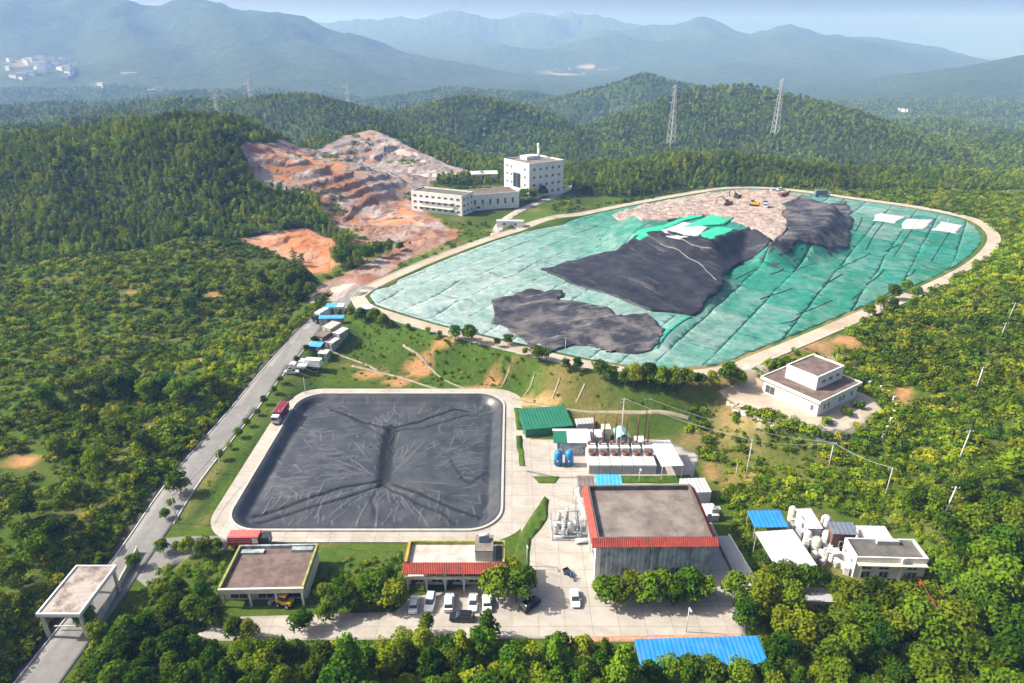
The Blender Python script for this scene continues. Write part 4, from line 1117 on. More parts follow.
ROADXY = [(p[0], p[1], 0) for p in ROAD]; PROAD = [(p[0], p[1], 0) for p in PLANT_ROAD]
def clear(x, y, m=0.0):
    """keeps plants off roads, the landfill, the yards and the bare ground"""
    ok = poly_sd(LF, x, y) > 7.5 + m
    d, _ = line_d(ROADXY, x, y); ok &= d > 6.0 + m
    d, _ = line_d(PROAD, x, y); ok &= d > 3.6 + m
    ok &= rect_sd(x, y, x0 - 6, x1 + 8, y0 - 6, y1 + 5.5, PR) > m
    ok &= poly_sd(QUARRY, x, y) > 1 + m
    ok &= poly_sd(PIT, x, y) > 0.5 + m
    ok &= poly_sd(st, x, y) > m
    ok &= ~((x > -74) & (x < 50) & (y > 84) & (y < 170))
    ok &= ~((x > 40) & (x < 88) & (y > 92) & (y < 130))
    for cx, cy_, hx, hy in ((-20, 384, 44, 24), (12, 437, 27, 19), (-66, 232, 11, 24)): ok &= rect_sd(x, y, cx - hx, cx + hx, cy_ - hy, cy_ + hy) > m
    return ok
def forest_zone(x, y): return (y > 462) | ((x < -78) & (y > 296 + 46 * vnoise(x, y, 70, 9))) | ((y > 425) & (x < 60) & (x > 20)) | ((y > 395) & (x > 40) & (x < 140) & (poly_sd(LF, x, y) > 14))

# scrub on the near slopes
def scrub(name, label, xa, xb, ya, yb, sp, seed, dens, smin=0.55, smax=1.5):
    x, y, r = scatter(xa, xb, ya, yb, sp, seed)
    ok = in_view(x, y) & clear(x, y) & ~forest_zone(x, y)
    n = fbm(x, y, 22, seed, 3)
    ok &= r.random(x.size) < dens(x, y, n)
    x, y, n = x[ok], y[ok], n[ok]
    s = (smin + (smax - smin) * r.random(x.size) ** 1.8 + 0.5 * np.clip(n, 0, 1)) * (1 + 0.4 * ss(105, 135, x) * (1 - ss(300, 400, y)))
    P = np.stack([x, y, tz(x, y) - 0.15], 1)
    return mass(name, label, 'scrub', P, s, r.uniform(0, 6.28, x.size), r.integers(0, 6, x.size), P_BUSH)
bare_px = [(215, 296, 5), (130, 292, 6), (903, 396, 8), (22, 462, 9), (712, 470, 5), (728, 488, 5), (195, 404, 5), (820, 348, 8), (845, 342, 8)]
bare = [(*proj(a, b_), r_) for a, b_, r_ in bare_px]
def nb(x, y):
    k = 0.42 + 0.58 * ss(-4, 3, poly_sd(DRY, x, y))
    for bx, by, br in bare: k = np.minimum(k, ss(br * 0.5, br, np.hypot(x - bx, y - by)))
    return k
scrub('scrub', 'dense green scrub covering the slope left of the road', -290, -85, 62, 340, 1.75, 5, lambda x, y, n: nb(x, y) * (0.72 + 0.6 * n), 0.45, 1.5)
scrub('scrub', 'yellow green scrub on the slope right of the landfill', 46, 330, 78, 470, 1.75, 6, lambda x, y, n: nb(x, y) * np.where(y > 395, 0.40, 0.80 + 0.6 * n) * ss(10, 30, poly_sd(LF, x, y) + np.maximum(x - 60, 0) * 0.6), 0.5, 1.4)
scrub('bank_weeds', 'low weeds on the grass bank below the landfill road', -76, 100, 130, 262, 1.5, 7, lambda x, y, n: 0.30 + 0.45 * n, 0.22, 0.5)
scrub('scrub', 'low green scrub around the white plant and the bare quarry', -95, 75, 262, 460, 2.6, 8, lambda x, y, n: 0.45 + 0.7 * n, 0.5, 1.3)

def under(name, label, xa, xb, ya, yb, sp, seed, ok_f, smin, smax):
    x, y, r = scatter(xa, xb, ya, yb, sp, seed)
    ok = in_view(x, y) & ok_f(x, y) & (line_d(ROADXY, x, y)[0] > 5.5)
    x, y = x[ok], y[ok]
    return mass(name, label, 'undergrowth', np.stack([x, y, tz(x, y) - 0.1], 1), smin + (smax - smin) * r.random(x.size), r.uniform(0, 6.28, x.size), r.integers(0, 6, x.size), P_BUSH)
def pin(px): 
    q = [W(a_, b_) for a_, b_ in px]
    return lambda x, y: poly_sd(q, x, y) < 0
under('undergrowth', 'bushy undergrowth below the tree belt along the bottom', -76, 125, 60, 91, 1.45, 31, lambda x, y: (y < 90.3 + 0.6 * vnoise(x, y, 4, 2)) & ~((x > 19.5) & (x < 45) & (y > 81.5)), 0.6, 1.25)
under('undergrowth', 'bushy undergrowth in the garden between the gate and the brown roofed office', -76, -50, 88, 118, 1.5, 32, pin([(128, 600), (160, 572), (195, 562), (226, 556), (218, 600), (222, 622), (200, 640), (80, 660), (95, 625)]), 0.3, 0.75)
under('undergrowth', 'low shrubs between the two offices', -40, -20, 96, 116, 1.5, 33, pin([(318, 575), (345, 560), (402, 556), (402, 590), (395, 606), (318, 612)]), 0.3, 0.7)
under('undergrowth', 'bushy undergrowth around the sheds and houses at the lower right', 44, 100, 86, 132, 1.7, 34, pin([(746, 600), (750, 575), (735, 535), (728, 505), (745, 508), (752, 530), (778, 575), (830, 580), (850, 580), (912, 582), (925, 560), (950, 540), (1030, 540), (1030, 690), (740, 690), (768, 660), (760, 636)]), 0.4, 1.0)
under('undergrowth', 'scrub behind the blue roofed shed and the white tanks', 40, 100, 116, 140, 1.8, 35, pin([(720, 470), (760, 470), (900, 500), (935, 560), (918, 540), (860, 522), (815, 504), (750, 506), (722, 500)]), 0.4, 0.9)
under('undergrowth', 'dark overhanging bushes along the left edge of the road', -102, -70, 60, 262, 1.5, 36, lambda x, y: (x < -72 - 0.02 * (y - 240)) & (line_d(ROADXY, x, y)[0] < 12) & (line_d(ROADXY, x, y)[0] > 6.3) & (x < np.interp(y, [p[1] for p in ROAD], [p[0] for p in ROAD])) & (poly_sd(PIT, x, y) > 0), 0.6, 1.25)
under('undergrowth', 'patches of scrub growing inside the bare quarry', -130, 0, 280, 600, 2.4, 37, lambda x, y: (poly_sd(QUARRY, x, y) < -2) & (fbm(x, y, 26, 151, 3) > 0.20), 0.35, 1.1)
# plantation forest: nearest hill, middle hills, far hills
def forest(name, label, xa, xb, ya, yb, sp, seed, smin, smax, protos, jit=0.9):
    x, y, r = scatter(xa, xb, ya, yb, sp, seed)
    ok = in_view(x, y) & clear(x, y) & forest_zone(x, y) & (y >= ya) & (y < yb)
    n = fbm(x, y, 50, seed, 3)
    ok &= r.random(x.size) < jit + 0.5 * n
    x, y, n = x[ok], y[ok], n[ok]
    s = (smin + (smax - smin) * r.random(x.size)) * (1 + 0.25 * n)
    return mass(name, label, 'forest', np.stack([x, y, tz(x, y) - 0.3], 1), s, r.uniform(0, 6.28, x.size), r.integers(0, len(protos), x.size), protos)
forest('forest', 'dark green plantation forest on the hill left of the quarry', -420, -70, 280, 520, 2.5, 12, 0.36, 0.88, P_EUC)
forest('forest', 'dark wooded ridge directly behind the landfill', -70, 480, 428, 600, 2.6, 13, 0.36, 0.92, P_EUC)
forest('forest', 'forest on the rolling hills in the middle distance', -800, 820, 520, 1000, 4.7, 14, 0.5, 1.05, P_FAR)
forest('forest', 'hazy forest on the far rolling hills', -1900, 1900, 1000, 2300, 9.5, 15, 0.9, 1.5, P_FAR)

# ------------------------------------------------------------------ building materials
M_WHITE = mat('white painted wall', (0.70, 0.70, 0.685), 0.7, 0.06, 0.5, stain=(0.50, 0.49, 0.46), sscale=0.35, samt=0.45)
M_CREAM = mat('cream render', (0.58, 0.55, 0.45), 0.8, 0.10, 0.6, stain=(0.35, 0.34, 0.26), sscale=0.5, samt=0.5)
M_GREYW = mat('grey weathered cladding', (0.40, 0.45, 0.48), 0.55, 0.15, 0.5, stain=(0.13, 0.15, 0.15), sscale=0.35, samt=0.75, streak=((0.10, 0.115, 0.12), 0, 0.9, 0.9, 0.75, 0.5))
M_BROWNROOF = mat('brown gravel roof', (0.125, 0.09, 0.08), 0.95, 0.3, 0.5, 0.04, 6, stain=(0.20, 0.15, 0.135), sscale=0.25, samt=0.6)
M_GREYROOF = mat('stained concrete roof', (0.145, 0.12, 0.11), 0.9, 0.3, 0.35, 0.03, 5, stain=(0.27, 0.24, 0.22), sscale=0.16, samt=0.65)
M_PALEROOF = mat('pale stained roof', (0.46, 0.42, 0.40), 0.9, 0.15, 0.5, stain=(0.34, 0.24, 0.19), sscale=0.3, samt=0.7)
M_DARKROOF = mat('dark flat roof', (0.10, 0.095, 0.085), 0.9, 0.3, 0.5, stain=(0.18, 0.16, 0.14), sscale=0.3)
M_TILE = mat('red roof tile', (0.34, 0.05, 0.035), 0.65, 0.3, 0.8, stain=(0.15, 0.045, 0.035), sscale=0.45, samt=0.7)
M_MOSS = mat('mossy parapet', (0.30, 0.30, 0.10), 0.9, 0.35, 0.8, stain=(0.13, 0.17, 0.05), sscale=0.6)
M_BLUE = mat('blue sheet roof', (0.018, 0.20, 0.56), 0.5, 0.2, 0.4, stain=(0.07, 0.23, 0.42), sscale=0.5, samt=0.5, streak=((0.10, 0.19, 0.30), 0, 1.4, 0.12, 0.4, 0.52))
M_SKY = mat('light blue sheet roof', (0.05, 0.33, 0.66), 0.5, 0.15, 0.4, stain=(0.16, 0.34, 0.48), sscale=0.6, samt=0.5)
M_GREEN = mat('green sheet roof', (0.018, 0.14, 0.085), 0.5, 0.15, 0.4)
M_SHEETW = mat('white sheet roof', (0.50, 0.51, 0.53), 0.5, 0.06, 0.3, stain=(0.52, 0.52, 0.52), sscale=0.4, samt=0.5, streak=((0.40, 0.39, 0.37), 0, 1.2, 0.15, 0.4, 0.54))
M_STEEL = mat('galvanised steel', (0.52, 0.53, 0.54), 0.45, 0.15, 1.0, metal=0.3)
M_GREYM = mat('grey metal', (0.36, 0.37, 0.38), 0.5, 0.15, 1.0)
M_BLACKM = mat('black metal', (0.035, 0.035, 0.04), 0.5, 0.2, 1.0)
M_RUST = mat('rusty metal', (0.17, 0.075, 0.05), 0.8, 0.3, 1.2)
M_TANKBLUE = mat('blue tank paint', (0.03, 0.22, 0.55), 0.45, 0.12, 1.0)
M_POLE = mat('concrete pole', (0.50, 0.49, 0.46), 0.85, 0.1, 1.0)
M_GLASS = mat('dark window glass', (0.03, 0.045, 0.06), 0.12, 0.2, 0.5, spec=0.6)
M_FRAME = mat('window frame', (0.55, 0.56, 0.56), 0.5, 0.05, 1)
M_DOOR = mat('dark door', (0.07, 0.075, 0.08), 0.6, 0.2, 1)
M_RUBBER = mat('rubber', (0.015, 0.015, 0.016), 0.8, 0.1, 2)
M_REDPAINT = mat('red truck paint', (0.42, 0.02, 0.025), 0.4, 0.1, 1)
M_WPAINT = mat('white car paint', (0.78, 0.79, 0.80), 0.25, 0.03, 1, spec=0.5)
M_KPAINT = mat('black car paint', (0.012, 0.013, 0.016), 0.2, 0.1, 1, spec=0.6)
M_YPAINT = mat('yellow machine paint', (0.60, 0.33, 0.02), 0.5, 0.15, 1)
M_LAMP = mat('headlight glass', (0.75, 0.76, 0.74), 0.1, 0.02, 1)
M_TAIL = mat('tail lamp', (0.4, 0.01, 0.01), 0.3, 0.02, 1)
M_BRICKB = mat('brown panel wall', (0.16, 0.085, 0.07), 0.8, 0.25, 0.8)
M_SLATE = mat('slate blue sheet roof', (0.13, 0.155, 0.20), 0.5, 0.15, 0.5)
M_PINK = mat('faded pinkish roof', (0.58, 0.52, 0.51), 0.8, 0.12, 0.4)

# ------------------------------------------------------------------ building kit
_wc = {}
def window(parent, face, u, z, w, h, lx, ly, name='window', pane_m=None, frame_m=None):
    """a framed window on one face of a box lx by ly centred on its parent"""
    key = (round(w, 2), round(h, 2), (frame_m or M_FRAME).name, (pane_m or M_GLASS).name)
    if key not in _wc:
        t = min(0.14, w * 0.12)
        f = MB(); f.box(-w / 2, w / 2, -0.10, 0.06, -h / 2, -h / 2 + t).box(-w / 2, w / 2, -0.10, 0.06, h / 2 - t, h / 2)
        f.box(-w / 2, -w / 2 + t, -0.10, 0.06, -h / 2 + t, h / 2 - t).box(w / 2 - t, w / 2, -0.10, 0.06, -h / 2 + t, h / 2 - t)
        f.box(-t / 3, t / 3, -0.08, 0.06, -h / 2 + t, h / 2 - t)
        fm = f.me(name); fm.materials.append(frame_m or M_FRAME)
        pm = MB().box(-w / 2 + t, w / 2 - t, -0.035, 0.05, -h / 2 + t, h / 2 - t).me('pane'); pm.materials.append(pane_m or M_GLASS)
        _wc[key] = (fm, pm)
    fm, pm = _wc[key]
    o = bpy.data.objects.new(name, fm); COL.objects.link(o); o.parent = parent
    loc, rz = {'front': ((u, -ly / 2, z), 0), 'back': ((u, ly / 2, z), math.pi), 'right': ((lx / 2, u, z), math.pi / 2), 'left': ((-lx / 2, u, z), -math.pi / 2)}[face]
    o.location = loc; o.rotation_euler = (0, 0, rz)
    p = bpy.data.objects.new('pane', pm); COL.objects.link(p); p.parent = o
    return o
def flat_block(t, lx, ly, h, wall, roof, par=0.5, parm=None, dx=0, dy=0, z0=-0.6, th=0.25, over=0.0, nm='wall'):
    """wall, roof and parapet of a flat-roofed block as three parts"""
    MB().box(dx - lx / 2, dx + lx / 2, dy - ly / 2, dy + ly / 2, z0, h).build(nm, wall, t)
    r = MB().box(dx - lx / 2 - over + th + 0.01, dx + lx / 2 + over - th - 0.01, dy - ly / 2 - over + th + 0.01, dy + ly / 2 + over - th - 0.01, h - 0.05, h + 0.10).build('roof', roof, t)
    if par:
        a, b, c, d = dx - lx / 2 - 0.05 - over, dx + lx / 2 + 0.05 + over, dy - ly / 2 - 0.05 - over, dy + ly / 2 + 0.05 + over
        p = MB().box(a, b, c, c + th + 0.05, h - 0.35, h + par).box(a, b, d - th - 0.05, d, h - 0.35, h + par).box(a, a + th + 0.05, c + th + 0.05, d - th - 0.05, h - 0.35, h + par).box(b - th - 0.05, b, c + th + 0.05, d - th - 0.05, h - 0.35, h + par)
        p.build('parapet', parm or wall, t)
    return r
def corrugated(name, m, parent, x0, x1, y0, y1, z0, z1, pitch=0.6, amp=0.06, thick=0.06):
    """sheet roof from edge y0 (height z0) to y1 (height z1) with ribs running down the slope"""
    n = max(4, int((x1 - x0) / pitch * 2)); v = []; f = []
    for k in range(n + 1):
        x = x0 + (x1 - x0) * k / n; a = amp * (k % 2)
        v += [(x, y0, z0 + a), (x, y1, z1 + a), (x, y0, z0 + a - thick), (x, y1, z1 + a - thick)]
    for k in range(n):
        i = 4 * k; j = i + 4
        f += [(i, j, j + 1, i + 1), (i + 3, j + 3, j + 2, i + 2), (i + 2, j + 2, j, i), (i + 1, j + 1, j + 3, i + 3)]
    f += [(0, 1, 3, 2), (4 * n + 2, 4 * n + 3, 4 * n + 1, 4 * n)]
    return MB().add(v, f).build(name, m, parent)
def clad_wall(name, m, parent, x0, x1, y, z0, z1, pitch=0.5, amp=0.06):
    n = int((x1 - x0) / pitch * 2); v = []; f = []
    for k in range(n + 1):
        x = x0 + (x1 - x0) * k / n; a = -amp * ((k // 1) % 2)
        v += [(x, y + a, z0), (x, y + a, z1)]
    for k in range(n): f.append((2 * k, 2 * k + 2, 2 * k + 3, 2 * k + 1))
    return MB().add(v, f).build(name, m, parent)
def posts(parent, pts, z0, z1, w, m, name='column'):
    for x, y in pts: MB().box(x - w / 2, x + w / 2, y - w / 2, y + w / 2, z0, z1).build(name, m, parent)
def shed(name, label, px, zr, m, post_m=None, tilt=0.4, cat='shed', wallh=None, wall_m=None, pitch=0.9, z0=None):
    """open shed: four roof corners given by pixels (far left, far right, near right, near left) at the roof height zr above its ground"""
    g = 0.0 if z0 is None else z0
    c = [W(x, y, g + zr) for x, y in px]
    cx = sum(p[0] for p in c) / 4; cy_ = sum(p[1] for p in c) / 4
    ux_ = ((c[1][0] - c[0][0]) + (c[2][0] - c[3][0])) / 2; uy_ = ((c[1][1] - c[0][1]) + (c[2][1] - c[3][1])) / 2
    vx_ = ((c[0][0] - c[3][0]) + (c[1][0] - c[2][0])) / 2; vy_ = ((c[0][1] - c[3][1]) + (c[1][1] - c[2][1])) / 2
    lx_ = math.hypot(ux_, uy_); ly_ = math.hypot(vx_, vy_)
    rz = math.atan2(uy_, ux_)
    rz2 = math.atan2(-vx_, vy_); rz = (rz + rz2) / 2
    t = empty(name, (cx, cy_, g), rz, label, cat)
    corrugated('roof', m, t, -lx_ / 2, lx_ / 2, -ly_ / 2, ly_ / 2, zr - tilt / 2, zr + tilt / 2, pitch)
    if wallh:
        MB().box(-lx_ / 2 + 0.3, lx_ / 2 - 0.3, -ly_ / 2 + 0.3, ly_ / 2 - 0.3, -0.5, zr - tilt / 2 - 0.15).build('wall', wall_m or M_GREYW, t)
    else:
        nx = max(2, int(lx_ / 4) + 1)
        for s in (-1, 1):
            posts(t, [(-lx_ / 2 + 0.3 + (lx_ - 0.6) * k / (nx - 1), s * (ly_ / 2 - 0.3)) for k in range(nx)], -0.4, zr - 0.1 + s * tilt / 2 - 0.08, 0.18, post_m or M_STEEL, 'post')
        MB().box(-lx_ / 2 + 0.1, lx_ / 2 - 0.1, -0.08, 0.08, zr - 0.28, zr - 0.1).build('beam', post_m or M_STEEL, t)
    return t, lx_, ly_

# ------------------------------------------------------------------ entrance gate
g = empty('entrance_gate', (-81.3, 98.3, 0), 0, 'flat roofed concrete gate canopy spanning the road', 'gate')
MB().box(-3.9, 3.9, -6.2, 6.2, 5.3, 5.85).build('roof_slab', M_CREAM, g)
MB().box(-3.6, 3.6, -5.9, 5.9, 5.85, 5.9).build('roof_surface', mat('dirty canopy roof', (0.34, 0.30, 0.28), 0.9, 0.25, 0.6, stain=(0.11, 0.07, 0.055), sscale=0.28, samt=0.9), g)
MB().box(-3.95, 3.95, -6.25, -5.92, 5.5, 6.15).box(-3.95, 3.95, 5.92, 6.25, 5.5, 6.15).box(-3.95, -3.62, -5.92, 5.92, 5.5, 6.15).box(3.62, 3.95, -5.92, 5.92, 5.5, 6.15).build('parapet', M_WHITE, g)
posts(g, [(-3.5, -5.6), (3.5, -5.6), (-3.5, 5.6), (3.5, 5.6)], -0.3, 5.32, 0.5, M_CREAM)
MB().box(-3.2, 3.3, -4.2, -4.0, 0.95, 1.1).box(3.1, 3.5, -4.3, -3.9, 0, 1.1).build('barrier_arm', M_SHEETW, g)
b = MB().box(-2.2, 2.2, -0.14, 0.14, -0.4, 1.5)
wall_pts = [W(x, y) for x, y in [(138, 553), (118, 590), (104, 615), (92, 640)]]
bw = empty('boundary_wall', (*wall_pts[0], 0), 0, 'low pale green boundary wall right of the entrance road', 'wall')
for a_, b_ in zip(wall_pts[:-1], wall_pts[1:]):
    d_ = math.hypot(b_[0] - a_[0], b_[1] - a_[1]); an = math.atan2(b_[1] - a_[1], b_[0] - a_[0])
    MB().box(0.15, d_ - 0.15, -0.12, 0.12, -0.4, 1.5).build('wall_panel', M_CREAM, bw, (a_[0] - wall_pts[0][0], a_[1] - wall_pts[0][1], 0), an)
    MB().box(-0.15, 0.15, -0.15, 0.15, -0.4, 1.75).build('pillar', M_CREAM, bw, (a_[0] - wall_pts[0][0], a_[1] - wall_pts[0][1], 0), an)

# ------------------------------------------------------------------ weigh office with the brown roof
t = empty('weigh_office', (-48.0, 106.0, 0), math.radians(1.5), 'single storey office with brown gravel roof and cream fascia', 'office')
MB().box(-7.9, 7.9, -4.2, 6.1, -0.4, 3.6).build('wall', M_CREAM, t)
MB().box(-8.0, 8.0, -6.1, 6.15, 3.6, 3.95).build('roof_slab', M_CREAM, t)
MB().box(-7.65, 7.65, -5.75, 5.8, 3.95, 4.02).build('roof', M_BROWNROOF, t)
MB().box(-8.1, 8.1, -6.25, -5.78, 3.45, 4.55).build('fascia', M_CREAM, t)
for s in (-1, 1): MB().box(min(s * 7.68, s * 8.1), max(s * 7.68, s * 8.1), -5.76, 6.2, 3.5, 4.75).build('parapet', M_MOSS, t)
MB().box(-7.66, 7.66, 5.82, 6.2, 3.5, 4.75).build('parapet', M_GREYW, t)
MB().box(-7.2, -2.6, 4.1, 5.2, 4.03, 4.45).build('roof_curb', M_GREYW, t)
MB().box(3.0, 7.3, 4.5, 5.6, 4.03, 4.6).build('roof_curb', M_GREYW, t)
posts(t, [(x, -5.9) for x in (-7.6, -2.4, 2.6, 7.6)], -0.3, 3.58, 0.35, M_WHITE)
for u, w in ((-5.2, 3.6), (0.1, 3.4), (5.1, 3.6)): window(t, 'front', u, 1.6, w, 2.4, 15.8, 8.4, 'door_bay', M_GLASS, M_FRAME)
for o in t.children:
    if o.name.startswith('door_bay'): o.location.y = -4.2

# ------------------------------------------------------------------ two storey office with red awning
t = empty('office_building', (-11.2, 107.2, 0), 0, 'two storey office with red tiled awning behind the parked cars', 'office')
LX, LY = 19.4, 6.4
MB().box(-LX / 2, LX / 2, -1.4, LY / 2, -0.4, 6.2).build('wall', M_CREAM, t)
MB().box(-LX / 2, LX / 2, -3.2, -1.41, 2.95, 3.2).build('balcony_slab', M_CREAM, t)
MB().box(-LX / 2, LX / 2, -3.26, -3.12, 3.0, 3.75).build('balcony_rail', M_CREAM, t)
MB().box(-LX / 2, LX / 2, -3.2, LY / 2, 6.2, 6.45).build('roof_slab', M_CREAM, t)
MB().box(-LX / 2 + 0.4, LX / 2 - 0.4, -2.7, LY / 2 - 0.4, 6.45, 6.5).build('roof', M_PALEROOF, t)
MB().box(-LX / 2 - 0.05, LX / 2 + 0.05, LY / 2 - 0.38, LY / 2 + 0.05, 6.3, 7.3).box(LX / 2 - 0.38, LX / 2 + 0.05, -3.0, LY / 2 - 0.38, 6.3, 7.3).build('parapet', M_MOSS, t)
M_OCHRE = mat('ochre stained parapet', (0.42, 0.26, 0.05), 0.9, 0.3, 0.8, stain=(0.25, 0.26, 0.06), sscale=0.6)
MB().box(-LX / 2 - 0.05, -LX / 2 + 0.5, -3.0, LY / 2 - 0.38, 6.3, 7.35).build('parapet', M_OCHRE, t)
corrugated('tile_awning', M_TILE, t, -LX / 2 - 0.3, LX / 2 + 0.3, -4.5, -2.9, 5.5, 6.95, 0.34, 0.10, 0.12)
posts(t, [(-LX / 2 + 0.3 + 3.7 * k, -3.0) for k in range(6)], -0.3, 6.2, 0.32, M_WHITE)
for fl in (1.45, 4.75):
    for k in range(5):
        o = window(t, 'front', -7.5 + 3.7 * k, fl, 2.3, 1.7, LX, 2.8)
for o in t.children:
    if o.name.startswith('window'): o.location.y = -1.4
for k in (0, 2, 4): MB().box(-9.0 + 3.7 * k, -8.1 + 3.7 * k, -1.52, -1.38, 0, 2.1).build('door', M_DOOR, t)
MB().box(4.0, 7.4, -2.0, 2.6, 6.5, 8.9).build('stair_tower', M_CREAM, t)
MB().box(3.9, 7.5, -2.1, 2.7, 8.9, 9.1).build('tower_roof', M_GREYROOF, t)
MB().box(8.0, 9.2, -2.4, 2.4, 6.51, 6.7).build('dark_recess', M_DARKROOF, t)  # dark slab standing in for a roof recess, its shade put into the colour
hw = empty('water_heater', (-11.2 + 5.7, 107.2 + 1.2, 9.1), 0, 'small white water heater on top of the office stair tower', 'water heater')
MB().tube((-1.0, 0.3, 0.95), (1.0, 0.3, 0.95), 0.33, n=12).build('tank', M_WPAINT, hw)
MB().add([(-1, -1.0, 0.12), (1, -1.0, 0.12), (1, 0.1, 0.8), (-1, 0.1, 0.8), (-1, -1.0, 0.06), (1, -1.0, 0.06), (1, 0.1, 0.74), (-1, 0.1, 0.74)], [(0, 1, 2, 3), (7, 6, 5, 4), (0, 4, 5, 1), (1, 5, 6, 2), (2, 6, 7, 3), (3, 7, 4, 0)]).build('collector', M_GLASS, hw)
for a_, b_, c_ in ((-0.8, -0.9, 0.1), (0.8, -0.9, 0.1), (-0.8, 0.3, 0.7), (0.8, 0.3, 0.7)): MB().path([(a_, b_, 0), (a_, b_, c_)], 0.04).build('leg', M_STEEL, hw)

# ------------------------------------------------------------------ workshop
t = empty('workshop', (28.0, 116.0, 0), math.radians(0.8), 'large grey workshop with red tiled eaves around a flat roof', 'workshop')
LX, LY, HH = 22.8, 17.6, 9.4
MB().box(-LX / 2, LX / 2, -LY / 2, LY / 2, -0.5, HH).build('wall', M_GREYW, t)
clad_wall('front_cladding', M_GREYW, t, -LX / 2 + 1.0, LX / 2 - 0.2, -LY / 2 - 0.03, 0.3, HH - 0.4, 0.9, 0.10)
MB().box(-LX / 2 - 0.15, -LX / 2 + 0.9, -LY / 2 - 0.16, -LY / 2 + 0.9, -0.3, HH - 0.2).build('corner_pier', M_WHITE, t)
MB().box(-LX / 2 + 0.6, LX / 2 - 0.6, -LY / 2 + 0.6, LY / 2 - 0.6, HH, HH + 0.06).build('roof', M_GREYROOF, t)
ring = MB()
for a_, b_, c_, d_ in ((-LX / 2, LX / 2, -LY / 2, -LY / 2 + 0.5), (-LX / 2, LX / 2, LY / 2 - 0.5, LY / 2), (-LX / 2, -LX / 2 + 0.5, -LY / 2 + 0.5, LY / 2 - 0.5), (LX / 2 - 0.5, LX / 2, -LY / 2 + 0.5, LY / 2 - 0.5)): ring.box(a_, b_, c_, d_, HH, HH + 1.15)
ring.build('parapet', M_DARKROOF, t)
corrugated('eave_tiles', M_TILE, t, -LX / 2 - 1.1, LX / 2 + 1.1, -LY / 2 - 1.2, -LY / 2 + 0.1, HH - 0.15, HH + 1.2, 0.36, 0.10, 0.12)
for s in (-1, 1):
    e = corrugated('eave_tiles', M_TILE, t, -LY / 2 - 0.1, LY / 2, -LX / 2 - 1.1, -LX / 2 + 0.1, HH - 0.12, HH + 1.22, 0.36, 0.10, 0.12)
    e.rotation_euler = (0, 0, s * math.pi / 2)
for k, u in enumerate((-5.5, 1.0, 4.6, 8.2)):
    window(t, 'front', u, 2.4, 1.8, 2.0, LX, LY + 0.3, frame_m=M_GREYW)
MB().box(-1.6, 0.0, -LY / 2 - 0.2, -LY / 2 - 0.02, 0, 2.6).build('door', M_FRAME, t)
for u in (-5, 0, 5): window(t, 'left', u, 4.0, 1.6, 2.2, LX, LY)

# lean-to with light blue roof behind the workshop
shed('lean_to', 'small shelter with bright blue roof behind the grey workshop', [(596, 475), (621, 475), (622, 485), (596, 486)], 3.0, M_SKY, tilt=0.3)
shed('grey_shed', 'small dark grey roof beside the blue shelter', [(577, 476), (594, 476), (594, 486), (578, 487)], 3.2, M_GREYROOF, tilt=0.1, wallh=True, wall_m=M_CREAM)

# ------------------------------------------------------------------ right of the workshop
def container(name, label, x, y, z, rz, lx, ly, h, m, roof_m=None, cat='container'):
    t = empty(name, (x, y, z), rz, label, cat)
    MB().box(-lx / 2, lx / 2, -ly / 2, ly / 2, 0.12, h).build('body', m, t)
    corrugated('roof', roof_m or m, t, -lx / 2 - 0.03, lx / 2 + 0.03, -ly / 2 - 0.03, ly / 2 + 0.03, h + 0.05, h + 0.09, 0.9, 0.07, 0.05)
    MB().box(-0.5, 0.5, -ly / 2 - 0.05, -ly / 2 + 0.01, 0.2, 2.2).build('door', M_GREYM, t)
    for sx in (-1, 1):
        for sy in (-1, 1): MB().cbox(sx * (lx / 2 - 0.2), sy * (ly / 2 - 0.2), 0.06, 0.3, 0.3, 0.12).build('foot', M_GREYM, t)
    return t
x_, y_ = W(696, 503); container('cabin', 'grey corrugated cabin at the back right corner of the workshop', x_, y_ + 2.2, 0, 0.05, 6.0, 5.6, 3.4, M_GREYM, M_STEEL, 'cabin')
x_, y_ = W(707, 519); container('equipment_box', 'low white box with a dark unit right of the workshop', x_, y_ + 1.2, 0, 0.05, 4.6, 4.4, 1.6, M_SHEETW, M_SHEETW, 'cabin')
x_, y_ = W(713, 517); cu = empty('cooling_unit', (x_ + 0.3, y_ - 0.2, 1.74), 0.05, 'dark cooling unit standing on the white box', 'cooling unit')
MB().box(-1.0, 1.0, -0.6, 0.6, 0.1, 1.0).build('casing', M_GREYM, cu); MB().lathe((0, 0, 1.0), [(0.45, 0), (0.45, 0.1), (0.38, 0.1), (0.38, 0.02)], 14).build('fan_ring', M_BLACKM, cu); [MB().box(a_, a_ + 0.2, -0.6, 0.6, 0, 0.1).build('foot', M_BLACKM, cu) for a_ in (-0.9, 0.7)]
M_SLAB = mat('pale blue grey concrete slope', (0.40, 0.41, 0.43), 0.8, 0.12, 0.3, stain=(0.30, 0.30, 0.31), sscale=0.25)
rp = [W(714, 536), W(728, 536, 1.2), W(760, 590, 1.2), W(746, 601)]
t = empty('concrete_ramp', (*rp[0], 0), 0, 'long sloping concrete slab right of the workshop', 'ramp')
v_ = [(rp[0][0], rp[0][1], 0.1), (rp[1][0], rp[1][1], 1.25), (rp[2][0], rp[2][1], 1.25), (rp[3][0], rp[3][1], 0.1)]
v_ = [(a_ - rp[0][0], b_ - rp[0][1], c_) for a_, b_, c_ in v_]
MB().add(v_ + [(a_, b_, -0.5) for a_, b_, c_ in v_], [(3, 2, 1, 0), (4, 5, 6, 7), (0, 1, 5, 4), (1, 2, 6, 5), (2, 3, 7, 6), (3, 0, 4, 7)]).build('slab', M_SLAB, t)
e0, e1 = v_[0], v_[3]
